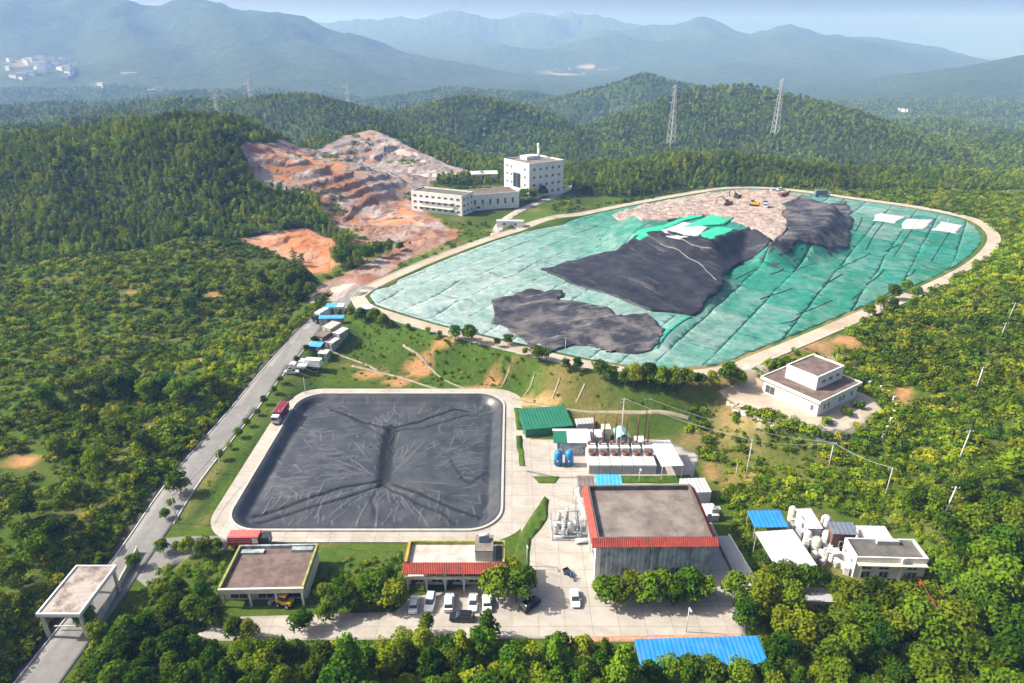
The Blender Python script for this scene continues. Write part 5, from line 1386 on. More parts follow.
an = math.atan2(e1[1] - e0[1], e1[0] - e0[0]); dl = math.hypot(e1[0] - e0[0], e1[1] - e0[1])
MB().box(0, dl, -0.16, 0.16, -0.3, 0.5).build('kerb', M_DARKROOF, t, (e0[0], e0[1], 0), an)
e0, e1 = v_[1], v_[2]
an = math.atan2(e1[1] - e0[1], e1[0] - e0[0]); dl = math.hypot(e1[0] - e0[0], e1[1] - e0[1])
MB().box(0, dl, -0.16, 0.16, -0.3, 1.75).build('side_wall', M_WHITE, t, (e0[0] + 0.15, e0[1], 0), an)

# ------------------------------------------------------------------ pipework skid left of the workshop
cx, cy_ = W(566, 538)
t = empty('gas_treatment_skid', (cx, cy_ + 1.5, 0), 0, 'cluster of grey vessels and pipes left of the workshop', 'machinery')
MB().box(-3.2, 3.2, -2.4, 4.6, 0.03, 0.25).build('base_frame', M_GREYM, t)
for i, (vx, vy, r_, h_) in enumerate([(-2.2, -1.0, 0.55, 3.2), (-0.6, -1.4, 0.5, 2.6), (0.9, -0.6, 0.65, 3.6), (-1.4, 1.6, 0.5, 4.2), (0.4, 2.2, 0.4, 5.0), (2.2, 0.8, 0.45, 2.4)]):
    MB().lathe((vx, vy, 0.25), [(0.01, 0), (r_, 0.02), (r_, h_ * 0.85), (r_ * 0.7, h_ * 0.96), (0.01, h_)], 12).build('vessel', M_STEEL, t)
pp = MB()
for pts in [[(-2.2, -1, 3.2), (-2.2, -1, 3.8), (0.9, -0.6, 3.9), (0.9, -0.6, 3.4)], [(-1.4, 1.6, 4.3), (-1.4, 1.6, 4.9), (2.6, 1.6, 4.9), (2.6, 1.6, 0.3)], [(-0.6, -1.4, 2.6), (-0.6, -1.4, 3.1), (-0.6, 2.5, 3.1), (0.4, 2.2, 3.1)],
            [(-2.8, -2, 0.9), (2.6, -2, 0.9), (2.6, 4.2, 0.9)], [(2.2, 0.8, 2.5), (2.2, 4.4, 2.6), (3.6, 4.4, 2.6)], [(-2.8, 0.6, 0.3), (-2.8, 0.6, 2.2), (1.8, 0.6, 2.2)]]: pp.path(pts, 0.13, 8)
pp.build('pipe', M_STEEL, t)
for x_ in (-3.0, 3.0):
    fr = MB()
    for y_ in (-2.2, 1.0, 4.3): fr.box(x_ - 0.08, x_ + 0.08, y_ - 0.08, y_ + 0.08, 0.2, 3.4)
    fr.box(x_ - 0.08, x_ + 0.08, -2.2, 4.3, 3.4, 3.55)
    fr.build('frame', M_GREYM, t)
cx, cy_ = W(583, 545)
t = empty('gas_tank', (cx, cy_ + 0.6, 0), math.radians(8), 'white horizontal gas tank at the corner of the workshop', 'tank')
MB().tube((-1.6, 0, 0.75), (1.6, 0, 0.75), 0.5, n=14).build('shell', M_WPAINT, t)
for x_ in (-1.1, 1.1): MB().box(x_ - 0.12, x_ + 0.12, -0.45, 0.45, 0, 0.45).build('saddle', M_GREYM, t)
cx, cy_ = W(579, 520)
t = empty('pipe_rack', (cx, cy_, 0), math.radians(4), 'tall grey pipe rack running along the left workshop wall', 'pipe rack')
for k in range(4): MB().box(-0.6, -0.48, -6 + 4 * k, -5.88 + 4 * k, 0, 5).box(0.5, 0.62, -6 + 4 * k, -5.88 + 4 * k, 0, 5).box(-0.48, 0.5, -6 + 4 * k, -5.88 + 4 * k, 4.7, 4.85).build('portal', M_STEEL, t)
for k in range(3): MB().tube((-0.35 + 0.35 * k, -6.4, 5.0), (-0.35 + 0.35 * k, 7.4, 5.0), 0.13, n=8).build('pipe', M_STEEL, t)

# ------------------------------------------------------------------ generator yard
gx0, gy0 = W(588, 474); gx1, _ = W(656, 474)
wgen = (gx1 - gx0) / 6
for k in range(6):
    nm = ['first', 'second', 'third', 'fourth', 'fifth', 'sixth'][k]
    t = empty('generator', (gx0 + wgen * (k + 0.5), gy0 + 4.2, 0), 0, f'{nm} white generator container from the left in the row of six', 'generator', 'row of generator containers')
    w_ = wgen - 0.14
    MB().box(-w_ / 2, w_ / 2, -4.2, 4.2, 0.05, 2.6).build('housing', M_SHEETW, t)
    for i in range(3): MB().box(-w_ / 2 + 0.2 + i * (w_ - 0.4) / 3 + 0.06, -w_ / 2 + 0.2 + (i + 1) * (w_ - 0.4) / 3 - 0.06, -4.25, -4.19, 0.4, 2.3).build('louvre', M_GREYM, t)
    MB().box(-w_ / 2 + 0.3, w_ / 2 - 0.3, 1.2, 3.6, 2.6, 4.2).build('radiator', M_WHITE, t)
    MB().lathe((0, 0.7, 2.62), [(0.85, 0), (0.85, 0.9), (0.7, 0.9), (0.6, 0.15), (0.01, 0.1)], 14).build('fan', M_RUST, t)
    MB().tube((-0.7, 3.0, 4.2), (-0.7, 3.0, 5.0), 0.32, n=10).tube((-0.7, 3.0, 5.0), (0.5, 3.0, 5.0), 0.3, n=10).build('silencer', M_RUST, t)
    MB().tube((0.5, 3.9, 2.0), (0.5, 3.9, 12.6), 0.17, n=8).build('exhaust_stack', M_RUST, t)
    MB().box(0.3, 0.7, 3.7, 4.19, 1.9, 2.5).build('stack_bracket', M_GREYM, t)
# green sheds
shed('green_roofed_shed', 'long shed with sloping dark green roof beside the pond path', [(521, 407), (556, 410), (584, 425), (521, 428)], 2.9, M_GREEN, tilt=0.5, wallh=True, wall_m=M_GREEN)
cx, cy_ = W(574, 455)
t = empty('switch_house', (cx - 0.3, cy_ + 3.2, 0), 0.0, 'small white and green gabled house left of the generators', 'house')
MB().box(-4.2, 4.2, -3.0, 3.0, -0.3, 4.0).build('wall', M_GREYW, t)
MB().yprism([(-3.0, 4.0), (3.0, 4.0), (0, 4.0 + 0.8)], -4.18, 4.18).build('gable', M_GREYW, t)
MB().add([(-1.6, -3.5, 3.95), (4.6, -3.5, 3.95), (4.6, 0.6, 5.05), (-1.6, 0.6, 5.05), (-1.6, -3.5, 3.85), (4.6, -3.5, 3.85), (4.6, 0.6, 4.95), (-1.6, 0.6, 4.95)], [(0, 1, 2, 3), (7, 6, 5, 4), (0, 4, 5, 1), (1, 5, 6, 2), (2, 6, 7, 3), (3, 7, 4, 0)]).build('white_roof', M_SHEETW, t)
MB().add([(-5.2, -3.5, 3.95), (-1.62, -3.5, 3.95), (-1.62, 0.6, 5.05), (-5.2, 0.6, 5.05), (-5.2, -3.5, 3.85), (-1.62, -3.5, 3.85), (-1.62, 0.6, 4.95), (-5.2, 0.6, 4.95)], [(0, 1, 2, 3), (7, 6, 5, 4), (0, 4, 5, 1), (1, 5, 6, 2), (2, 6, 7, 3), (3, 7, 4, 0)]).build('green_roof', M_GREEN, t)
MB().add([(-5.2, 0.62, 5.05), (4.6, 0.62, 5.05), (4.6, 3.6, 3.95), (-5.2, 3.6, 3.95), (-5.2, 0.62, 4.95), (4.6, 0.62, 4.95), (4.6, 3.6, 3.85), (-5.2, 3.6, 3.85)], [(0, 1, 2, 3), (7, 6, 5, 4), (0, 4, 5, 1), (1, 5, 6, 2), (2, 6, 7, 3), (3, 7, 4, 0)]).build('white_roof', M_SHEETW, t)
MB().box(-0.2, 1.6, -3.08, -2.98, 0, 2.8).build('door', M_GREYM, t)
window(t, 'front', 2.9, 2.0, 1.3, 1.1, 8.4, 6.0)
for px_, dl in ((558, 'left'), (569, 'right')):
    cx, cy_ = W(px_, 467)
    t = empty('blue_tank', (cx, cy_ + 1.0, 0), 0, f'upright blue filter tank, the {dl} one of the pair', 'tank', 'pair of blue tanks')
    MB().lathe((0, 0, 0), [(0.01, 0.35), (1.05, 0.4), (1.05, 3.6), (0.8, 4.1), (0.01, 4.3)], 16).build('shell', M_TANKBLUE, t)
    for k in range(4): MB().box(0.75 * math.cos(k * 1.57 + .78) - 0.1, 0.75 * math.cos(k * 1.57 + .78) + 0.1, 0.75 * math.sin(k * 1.57 + .78) - 0.1, 0.75 * math.sin(k * 1.57 + .78) + 0.1, 0, 0.6).build('leg', M_TANKBLUE, t)
    MB().lathe((0, -0.98, 1.9), [(0.32, -0.3), (0.32, 0.3)], 10).build('manhole', M_GREYM, t)
    MB().path([(0, 0, 4.3), (0, 0, 4.7), (1.0, 0, 4.7), (1.2, 0, 0.2)], 0.08).build('pipe', M_STEEL, t)
shed('canopy', 'white sloping canopy roof at the right end of the generators', [(652, 441), (664, 441), (691, 465), (658, 466)], 4.2, M_SHEETW, tilt=0.3)
cx, cy_ = W(622, 447)
t = empty('transformer_kiosk', (cx, cy_ + 2, 0), 0.1, 'small mint green gabled kiosk behind the generators', 'kiosk')
MB().box(-1.6, 1.6, -2, 2, 0, 3.2).build('wall', M_GREYW, t)
M_MINT = mat('mint green sheet', (0.25, 0.55, 0.47), 0.5, 0.1, 0.6)
MB().xprism([(-1.9, 3.1), (0, 4.2), (1.9, 3.1), (1.9, 3.0), (0, 4.08), (-1.9, 3.0)], -2.3, 2.3).build('roof', M_MINT, t)
MB().box(-0.5, 0.5, -2.06, -1.98, 0, 2.1).build('door', M_DOOR, t)
for i, (px_, py_, w_, d_, h_, m_, lb) in enumerate([(596, 446, 3.0, 4.0, 3.0, M_SHEETW, 'white pump cabinet behind the left generators'), (606, 441, 2.2, 2.6, 3.6, M_CREAM, 'cream pipe cabinet behind the second generator'),
                                       (640, 452, 2.4, 3.0, 3.0, M_SHEETW, 'white cabinet between the kiosk and the canopy'), (585, 432, 5.0, 3.0, 2.6, M_GREYM, 'long grey cabinet behind the gabled house')]):
    cx, cy_ = W(px_, py_); container('cabinet', lb, cx, cy_ + 1.5, 0, 0.05 * i, w_, d_, h_, m_, None, 'cabinet')

# ------------------------------------------------------------------ white station on the right
sx, sy = W(810, 399, 6.1)
sx, sy = 85.8, 174.8
t = empty('pump_station', (sx, sy, 6.1), math.radians(35), 'white two level station with brown flat roofs right of the bank', 'station')
LX, LY = 19.0, 17.5
flat_block(t, LX, LY, 4.6, M_WHITE, M_BROWNROOF, 0.45, M_WHITE, over=0.7)
MB().box(-4.6, 8.2, -4.4, 5.4, 4.7, 8.4).build('upper_wall', M_WHITE, t)
MB().box(-4.2, 7.8, -4.0, 5.0, 8.4, 8.48).build('upper_roof', M_BROWNROOF, t)
MB().box(-4.7, 8.3, -4.5, -4.1, 8.1, 8.85).box(-4.7, 8.3, 5.1, 5.5, 8.1, 8.85).box(-4.7, -4.3, -4.1, 5.1, 8.1, 8.85).box(7.9, 8.3, -4.1, 5.1, 8.1, 8.85).build('upper_parapet', M_WHITE, t)
for k in range(3): window(t, 'front', -1.6 + 3.4 * k + 0.3, 6.6, 1.9, 1.1, LX, 8.8)
for u in (-6.5, -4.6, 1.0, 2.8, 6.8): window(t, 'front', u, 2.2, 1.1, 1.6, LX, LY)
window(t, 'left', 6.3, 1.7, 3.2, 2.6, LX, LY, 'garage_door', M_DOOR)
window(t, 'left', 1.8, 1.7, 3.4, 2.6, LX, LY, 'garage_door', M_SHEETW)
window(t, 'left', -2.6, 1.7, 3.4, 2.6, LX, LY, 'garage_door', M_SHEETW)
window(t, 'left', -7.0, 2.0, 1.0, 1.8, LX, LY)

# ------------------------------------------------------------------ cluster at the lower right
shed('blue_shed', 'shed with blue sheet roof beside the white roofed shed', [(749, 513), (780, 510), (787, 525), (754, 528)], 4.0, M_BLUE, tilt=0.5)
shed('white_shed', 'large white roofed shed at the lower right', [(758, 533), (793, 530), (816, 563), (775, 570)], 5.0, M_SHEETW, tilt=0.5, pitch=1.6)
shed('process_house', 'narrow building with pale grey sheet roof above the white tanks', [(797, 510), (812, 509), (821, 527), (806, 529)], 3.8, M_SHEETW, tilt=0.4, wallh=True, wall_m=M_GREYW)
k_ = 0
for px_, py_, r_, h_, lb in [(791, 520, 1.2, 4.2, 'white tank at the upper left of the tank group'), (798, 533, 1.3, 4.6, 'tall white tank behind the white shed'), (806, 543, 1.1, 3.8, 'white tank in the middle of the tank group'),
                           (815, 552, 1.3, 4.4, 'white tank nearest the white shed eave'), (823, 534, 1.4, 5.6, 'tall white tower tank left of the brown house'), (824, 546, 1.1, 4.6, 'white tank right of the group beside the brown house'), (813, 562, 1.0, 3.2, 'small white tank at the lower end of the group')]:
    cx, cy_ = W(px_, py_)
    t = empty('process_tank', (cx, cy_, 0), k_, lb, 'tank', 'white process tanks'); k_ += 0.9
    r_ *= 0.72; h_ *= 0.9
    MB().lathe((0, 0, 0), [(r_ * 1.0, 0), (r_, h_ * 0.86), (r_ * 0.6, h_ * 0.97), (0.01, h_)], 14).build('shell', M_CREAM if k_ in (0.9, 3.6) else M_WHITE, t)
    for q_ in range(3): MB().cbox(r_ + 0.9, -0.8 + 0.8 * q_, 0.6 + 0.2 * q_, 0.8, 0.6, 1.2 + 0.4 * q_).build('pump_box', (M_RUST, M_GREYM, M_WHITE)[q_], t)
    MB().path([(r_ + 0.12, 0, 0.1), (r_ + 0.12, 0, h_ * 0.9), (0.2, 0, h_ + 0.25)], 0.09).build('pipe', M_GREYM if k_ > 3 else M_RUST, t)
    MB().lathe((0, 0, h_ * 0.5), [(r_ + 0.03, -0.08), (r_ + 0.06, 0), (r_ + 0.03, 0.08)], 14).build('band', M_GREYM, t)
t, lx_, ly_ = shed('brown_house', 'dark brown house with slate roof behind the white tanks', [(829, 523), (852, 523), (858, 533), (832, 534)], 5.4, M_SLATE, tilt=0.5, wallh=True, wall_m=M_BRICKB)
window(t, 'front', 0, 2.4, 1.6, 1.4, lx_ - 0.6, ly_ - 0.6)
shed('store_house', 'low house with faded pinkish roof behind the flat roofed house', [(858, 527), (884, 526), (893, 538), (862, 540)], 3.8, M_PINK, tilt=0.3, wallh=True, wall_m=M_WHITE)
c0 = W(852, 545, 5.2); c1 = W(917, 552, 5.2)
t = empty('flat_roofed_house', (76.2, 110.3, 0), math.radians(-2), 'white two storey house with flat brown roof at the lower right', 'house')
LX, LY = 14.0, 5.8
flat_block(t, LX, LY, 4.7, M_WHITE, M_DARKROOF, 0.7, M_WHITE)
MB().box(-LX / 2 + 0.2, LX / 2 - 0.2, -LY / 2 - 1.1, -LY / 2 - 0.02, 3.9, 4.15).build('eave', M_CREAM, t)
MB().box(1.8, 2.4, -LY / 2 - 0.5, -LY / 2 - 0.02, -0.3, 5.6).build('pier', M_WHITE, t)
for u in (-4.6, -1.2, 4.4): window(t, 'front', u, 3.0, 2.2, 1.3, LX, LY)
for u in (-4.6, -1.0, 4.6): window(t, 'front', u, 1.0, 2.0, 1.9, LX, LY, 'door_bay', M_DOOR)
for u in (-1.4, 1.4): window(t, 'left', u, 3.2, 0.9, 1.0, LX, LY)
MB().box(-1.0, 3.5, LY / 2 - 1.3, LY / 2 - 0.35, 4.81, 5.7).build('roof_box', M_GREYM, t)
cx, cy_ = W(838, 560)
t = empty('yard_wall', (cx, cy_, 0), math.radians(-52), 'white walled ramp beside the flat roofed house', 'wall')
MB().box(-5, 5, -0.2, 0.2, -0.3, 2.2).build('wall_panel', M_WHITE, t); MB().box(-5, 5, -2.0, -1.7, -0.3, 1.8).build('wall_panel', M_WHITE, t)
MB().box(-5, 5, -1.69, -0.21, -0.2, 0.8).build('ramp', M_PALEROOF, t)
for i, (px_, py_, sz_) in enumerate([(903, 577, 1.3), (911, 576, 1.0), (908, 571, 1.1)]):
    cx, cy_ = W(px_, py_)
    lb = ['left blue barrel', 'right blue barrel', 'rear blue barrel'][i]
    t = empty('barrel', (cx, cy_, 0), 0, lb + ' at the corner of the flat roofed house', 'barrel', 'blue barrels')
    MB().lathe((0, 0, 0), [(0.01, 0.02), (0.55 * sz_, 0.02), (0.6 * sz_, 0.5), (0.55 * sz_, 1.2 * sz_), (0.01, 1.25 * sz_)], 14).build('drum', M_BLUE, t)
    MB().lathe((0, 0, 0.45 * sz_), [(0.62 * sz_, -0.05), (0.65 * sz_, 0), (0.62 * sz_, 0.05)], 14).build('hoop', M_TANKBLUE, t)
cx, cy_ = W(822, 606)
t = empty('settling_tank', (cx, cy_ + 1.5, 0), math.radians(-2), 'long open concrete tank among the trees at the lower right', 'tank')
tk = MB(); tk.box(-4, 4, -1.9, -1.6, -0.3, 1.5).box(-4, 4, 1.6, 1.9, -0.3, 1.5).box(-4, -3.7, -1.6, 1.6, -0.3, 1.5).box(3.7, 4, -1.6, 1.6, -0.3, 1.5)
tk.build('wall', M_KERB, t); MB().box(-3.7, 3.7, -1.6, 1.6, -0.3, 0.9).build('sludge', M_SLAB, t)
rc = random.Random(5)
for i in range(22):
    px_ = rc.uniform(786, 850); py_ = 520 + (px_ - 786) * 0.75 + rc.uniform(-8, 10)
    cx, cy_ = W(px_, py_); w_, d_, h_ = rc.uniform(0.7, 1.8), rc.uniform(0.7, 1.6), rc.uniform(0.7, 2.6)
    t = empty('equipment_cabinet', (cx, cy_, 0), rc.uniform(0, 1.5), 'small equipment cabinet in the clutter among the white process tanks', 'cabinet', 'cabinets among the process tanks')
    MB().box(-w_ / 2, w_ / 2, -d_ / 2, d_ / 2, 0, h_).build('casing', rc.choice([M_WHITE, M_SHEETW, M_GREYM, M_CREAM, M_RUST, M_STEEL]), t)
    MB().box(-w_ / 2 - 0.06, w_ / 2 + 0.06, -d_ / 2 - 0.06, d_ / 2 + 0.06, h_, h_ + 0.08).build('lid', rc.choice([M_WHITE, M_GREYM, M_STEEL]), t)
t = empty('red_handrail', (*W(918, 583), 0), 0, 'red pipe handrail running down beside the flat roofed house', 'handrail')
hp = [W(918, 583), W(928, 600), W(938, 618), W(942, 632)]
hl = [(a_ - hp[0][0], b_ - hp[0][1], tzs(a_, b_)) for a_, b_ in hp]
for z_ in (0.6, 1.2): MB().path([(a_, b_, c_ + z_) for a_, b_, c_ in hl], 0.09).build('rail', M_TILE, t)
for a_, b_, c_ in hl: MB().tube((a_, b_, c_ - 0.2), (a_, b_, c_ + 1.25), 0.08, n=6).build('post', M_TILE, t)
shed('blue_roof_shed', 'long bright blue sheet roof among trees at the bottom', [(634, 639), (757, 638), (771, 664), (640, 665)], 3.6, M_BLUE, tilt=0.5, pitch=0.8)

# ------------------------------------------------------------------ white plant far behind the quarry
def at_z(px_, py_, z_): return W(px_, py_, z_)
pz = 11.6
c0, c1, c2 = W(504, 193, pz), W(538, 197, pz), W(562, 190, pz)
t = empty('plant_block', (13.6, 435.0, pz - 0.6), math.radians(36), 'tall white plant block with rooftop duct behind the landfill', 'plant')
LX, LY, HH = 27.0, 26.0, 20.5
flat_block(t, LX, LY, HH, M_WHITE, M_GREYROOF, 0.9, M_WHITE)
for fl in range(4):
    for k in range(5): window(t, 'front', -9.6 + 4.8 * k, 3.4 + 4.7 * fl, 2.0, 1.7, LX, LY)
for fl in range(4):
    for k in (0, 1, 4): window(t, 'left', 9.6 - 4.6 * k, 3.4 + 4.7 * fl, 1.9, 1.7, LX, LY)
window(t, 'left', -0.6, 10.0, 8.0, 9.0, LX, LY, 'glazed_bay', M_GLASS, M_FRAME)
MB().box(-4, 6, 2, 9, HH + 0.1, HH + 2.4).build('roof_house', M_WHITE, t)
MB().path([(8.5, 6, HH), (8.5, 6, HH + 7.0)], 0.9, 10).path([(8.5, 6, HH + 5.5), (7.0, 5.0, HH + 9.0)], 0.7, 8).build('duct', M_WPAINT, t)
t = empty('plant_hall', (-13.0, 398.0, 11.0), math.radians(21), 'low white hall with brown roof between the two plant blocks', 'hall')
LX, LY, HH = 31.0, 15.0, 8.6
flat_block(t, LX, LY, HH, M_WHITE, M_BROWNROOF, 0.5, M_WHITE)
for k in range(6): window(t, 'front', -11.5 + 4.6 * k, 4.4, 1.5, 3.4, LX, LY)
t = empty('plant_office', (-39.5, 386.5, 11.0), math.radians(-26), 'long white three storey office of the plant beside the quarry', 'office')
LX, LY, HH = 33.0, 13.0, 10.6
flat_block(t, LX, LY, HH, M_WHITE, M_DARKROOF, 0.8, M_WHITE)
for fl in range(3):
    for k in range(8): window(t, 'front', -14 + 4.0 * k, 2.0 + 3.4 * fl, 2.2, 1.4, LX, LY)
    for k in range(3): window(t, 'right', -4 + 4.0 * k, 2.0 + 3.4 * fl, 1.7, 1.6, LX, LY)
MB().box(-12, 11, -LY / 2 - 1.5, -LY / 2 - 0.02, 6.5, 6.85).box(-12, 11, -LY / 2 - 1.5, -LY / 2 - 0.02, 3.1, 3.45).build('balcony', M_WHITE, t)
x_, y_ = W(474, 211, 10.8)
t = empty('gatehouse', (x_, y_ + 2, tzs(x_, y_ + 2)), math.radians(15), 'small white gatehouse in front of the plant hall', 'house')
flat_block(t, 9, 5, 3.4, M_WHITE, M_PALEROOF, 0.3, M_WHITE); window(t, 'front', -2, 1.8, 2, 1.4, 9, 5); window(t, 'front', 2, 1.8, 2, 1.4, 9, 5)
x_, y_ = W(510, 226, 10.0)
t = empty('site_cabin', (x_, y_, tzs(x_, y_)), math.radians(-4), 'white cabin beside the plant road near the landfill rim', 'cabin')
MB().box(-7, 7, -1.6, 1.6, -0.5, 3.2).build('wall', M_WHITE, t); MB().box(-7.2, 7.2, -1.8, 1.8, 3.2, 3.4).build('roof', M_SHEETW, t); window(t, 'front', -3, 1.8, 1.6, 1.2, 14, 3.2); window(t, 'front', 3, 1.8, 1.6, 1.2, 14, 3.2)
x_, y_ = W(484, 178, 11.0)
t = empty('store_shed', (x_, y_, tzs(x_, y_)), math.radians(10), 'pale blue roofed store left of the tall plant block', 'shed')
MB().box(-9, 9, -4, 4, -1, 4.4).build('wall', M_CREAM, t); MB().yprism([(-4.5, 4.3), (0, 6.0), (4.5, 4.3)], -9.4, 9.4).build('roof', M_SHEETW, t); MB().box(-2, 2, -4.1, -3.98, 0, 3.4).build('door', M_DOOR, t)
# ------------------------------------------------------------------ vehicles
def wheel_mesh(r, w, tyre_m, rim_m):
    a = MB().tube((0, -w / 2, 0), (0, w / 2, 0), r, n=14).me('tyre'); a.materials.append(tyre_m)
    b = MB().tube((0, -w / 2 - 0.015, 0), (0, w / 2 + 0.015, 0), r * 0.58, n=10).me('rim'); b.materials.append(rim_m)
    return a, b
CARW = wheel_mesh(0.33, 0.22, M_RUBBER, M_STEEL); TRKW = wheel_mesh(0.5, 0.34, M_RUBBER, M_GREYM)
def add_wheels(t, W_, xs, hw, r):
    for x in xs:
        for s in (-1, 1):
            o = bpy.data.objects.new('wheel', W_[0]); COL.objects.link(o); o.parent = t; o.location = (x, s * hw, r)
            c = bpy.data.objects.new('rim', W_[1]); COL.objects.link(c); c.parent = o
def loft(secs):
    """closed sections (lists of points of equal length) joined in order"""
    n = len(secs[0]); v = [p for s in secs for p in s]; f = []
    for k in range(len(secs) - 1):
        for i in range(n): f.append((k * n + i, k * n + (i + 1) % n, (k + 1) * n + (i + 1) % n, (k + 1) * n + i))
    f += [tuple(range(n))[::-1], tuple((len(secs) - 1) * n + i for i in range(n))]
    return MB().add(v, f)
_car = {}
def car(x, y, rz, label, paint, key, suv=False, z=0.03, group=None):
    if key not in _car:
        L_, w, hb, hr = (4.6, 0.9, 0.86, 1.45) if not suv else (4.7, 0.93, 1.0, 1.75)
        def sec(px_, zb, zt, ww): return [(px_, -ww, zb), (px_, ww, zb), (px_, ww, (zb + zt) / 2 + .1), (px_, ww * 0.94, zt), (px_, -ww * 0.94, zt), (px_, -ww, (zb + zt) / 2 + .1)]
        body = loft([sec(-L_ / 2, 0.35, hb - 0.05, w * 0.86), sec(-L_ / 2 + 0.25, 0.22, hb + 0.05, w * 0.97), sec(-1.2, 0.2, hb + 0.06, w), sec(0.9, 0.2, hb + 0.03, w), sec(L_ / 2 - 0.35, 0.22, hb - 0.12, w * 0.97), sec(L_ / 2, 0.35, hb - 0.25, w * 0.82)])
        bx = -L_ / 2 + (0.75 if not suv else 0.2)
        gl = loft([[(bx, -w * .86, hb), (bx, w * .86, hb), (bx + .5, w * .70, hr - .04), (bx + .5, -w * .70, hr - .04)], [(0.55, -w * .78, hb), (0.55, w * .78, hb), (0.35, w * .70, hr - .04), (0.35, -w * .70, hr - .04)], [(1.15, -w * .84, hb - .02), (1.15, w * .84, hb - .02), (0.4, w * .68, hr - .06), (0.4, -w * .68, hr - .06)]])
        rf = loft([[(bx + .42, -w * .74, hr - .06), (bx + .42, w * .74, hr - .06), (bx + .5, w * .68, hr), (bx + .5, -w * .68, hr)], [(0.42, -w * .73, hr - .06), (0.42, w * .73, hr - .06), (0.35, w * .67, hr), (0.35, -w * .67, hr)]])
        _car[key] = [('body', body.me('body'), paint), ('glass', gl.me('glass'), M_GLASS), ('roof', rf.me('roof'), paint)]
        for s in (-1, 1):
            _car[key].append(('headlight', MB().cbox(L_ / 2 - 0.08, s * w * 0.62, hb - 0.33, 0.14, 0.36, 0.14).me('headlight'), M_LAMP))
            _car[key].append(('tail_light', MB().cbox(-L_ / 2 + 0.05, s * w * 0.66, hb - 0.18, 0.14, 0.32, 0.16).me('tail_light'), M_TAIL))
            _car[key].append(('mirror', MB().cbox(0.85, s * (w + 0.1), hb + 0.1, 0.12, 0.2, 0.14).me('mirror'), paint))
        for n, me, mm in _car[key]: me.materials.append(mm)
    t = empty('car', (x, y, z), rz, label, 'car', group)
    for n, me, mm in _car[key]:
        o = bpy.data.objects.new(n, me); COL.objects.link(o); o.parent = t
    add_wheels(t, CARW, (-1.35, 1.4), 0.78, 0.33)
    return t
hp2 = math.pi / 2
for px_, py_, dr, lb, pt, key, suv in [
    (414, 604, hp2, 'leftmost white parked car in front of the office', M_WPAINT, 'w', False),
    (430, 602, -hp2, 'white parked car with dark glass, second from the left', M_WPAINT, 'ws', True),
    (449, 602, hp2, 'white parked car in the middle of the office row', M_WPAINT, 'ws', True),
    (473, 602, -hp2, 'white parked car right of the middle of the office row', M_WPAINT, 'w', False),
    (487, 602, hp2, 'white parked car half hidden under the round tree', M_WPAINT, 'w', False),
    (462, 617, math.radians(178), 'black car parked across behind the white cars', M_KPAINT, 'k', True),
    (530, 604, math.radians(48), 'black car standing askew beside the round tree', M_KPAINT, 'k', True),
    (575, 598, -hp2 - 0.05, 'white car alone in the yard left of the workshop', M_WPAINT, 'w', False)]:
    cx, cy_ = W(px_, py_, 0.6); car(cx, cy_, dr + rnd.uniform(-.06, .06), lb, pt, key, suv, 0.045)

def truck(name, label, x, y, z, rz, L_, body_m, cab_m, hb=3.1, tank=False, cat='truck', cab_h=2.7):
    t = empty(name, (x, y, z), rz, label, cat)
    MB().box(-L_ / 2, L_ / 2 - 0.2, -0.5, 0.5, 0.55, 0.85).build('chassis', M_BLACKM, t)
    if tank: MB().tube((-L_ / 2, 0, 1.9), (L_ / 2 - 2.3, 0, 1.9), 1.05, n=16).build('tank_body', body_m, t)
    else:
        b_ = MB().box(-L_ / 2, L_ / 2 - 2.2, -1.2, 1.2, 0.9, hb).build('cargo_body', body_m, t)
        MB().box(-L_ / 2 - 0.02, -L_ / 2 + 0.06, -1.22, -1.12, 0.9, hb).box(-L_ / 2 - 0.02, -L_ / 2 + 0.06, 1.12, 1.22, 0.9, hb).box(-L_ / 2, L_ / 2 - 2.2, -1.23, -1.15, hb - 0.12, hb + 0.03).box(-L_ / 2, L_ / 2 - 2.2, 1.15, 1.23, hb - 0.12, hb + 0.03).build('trim', M_GREYM, b_)
    MB().yprism([(-1.15, 0.7), (1.15, 0.7), (1.12, 1.9), (1.0, cab_h), (-1.0, cab_h), (-1.12, 1.9)], L_ / 2 - 1.95, L_ / 2 - 0.15).build('cab', cab_m, t)
    MB().add([(L_ / 2 - 0.13, -0.98, 1.65), (L_ / 2 - 0.13, 0.98, 1.65), (L_ / 2 - 0.15, 0.9, cab_h - 0.25), (L_ / 2 - 0.15, -0.9, cab_h - 0.25)], [(0, 1, 2, 3)]).build('windscreen', M_GLASS, t)
    for s in (-1, 1):
        MB().cbox(L_ / 2 - 0.14, s * 0.8, 1.0, 0.1, 0.35, 0.2).build('headlight', M_LAMP, t)
        MB().cbox(L_ / 2 - 0.9, s * 1.09, 1.95, 0.9, 0.06, 0.55).build('side_window', M_GLASS, t)
    add_wheels(t, TRKW, (-L_ / 2 + 1.0, -L_ / 2 + 2.2, L_ / 2 - 1.2), 0.95, 0.5)
    return t
cx, cy_ = W(291, 415, 1.0)
t = truck('red_truck', 'dark red box truck parked on the left pond path', x0 - 2.3, cy_, 0.06, math.radians(-92), 9.0, mat('maroon truck paint', (0.20, 0.015, 0.03), 0.4, 0.1, 1), M_SHEETW)
cx, cy_ = W(250, 541, 1.5)
t = truck('banner_truck', 'red box truck with white lettering below the pond', cx, cy_ + 0.4, 0.06, 0.02, 8.8, M_REDPAINT, M_BLACKM)
body = [c for c in t.children if c.name.startswith('cargo_body')][0]
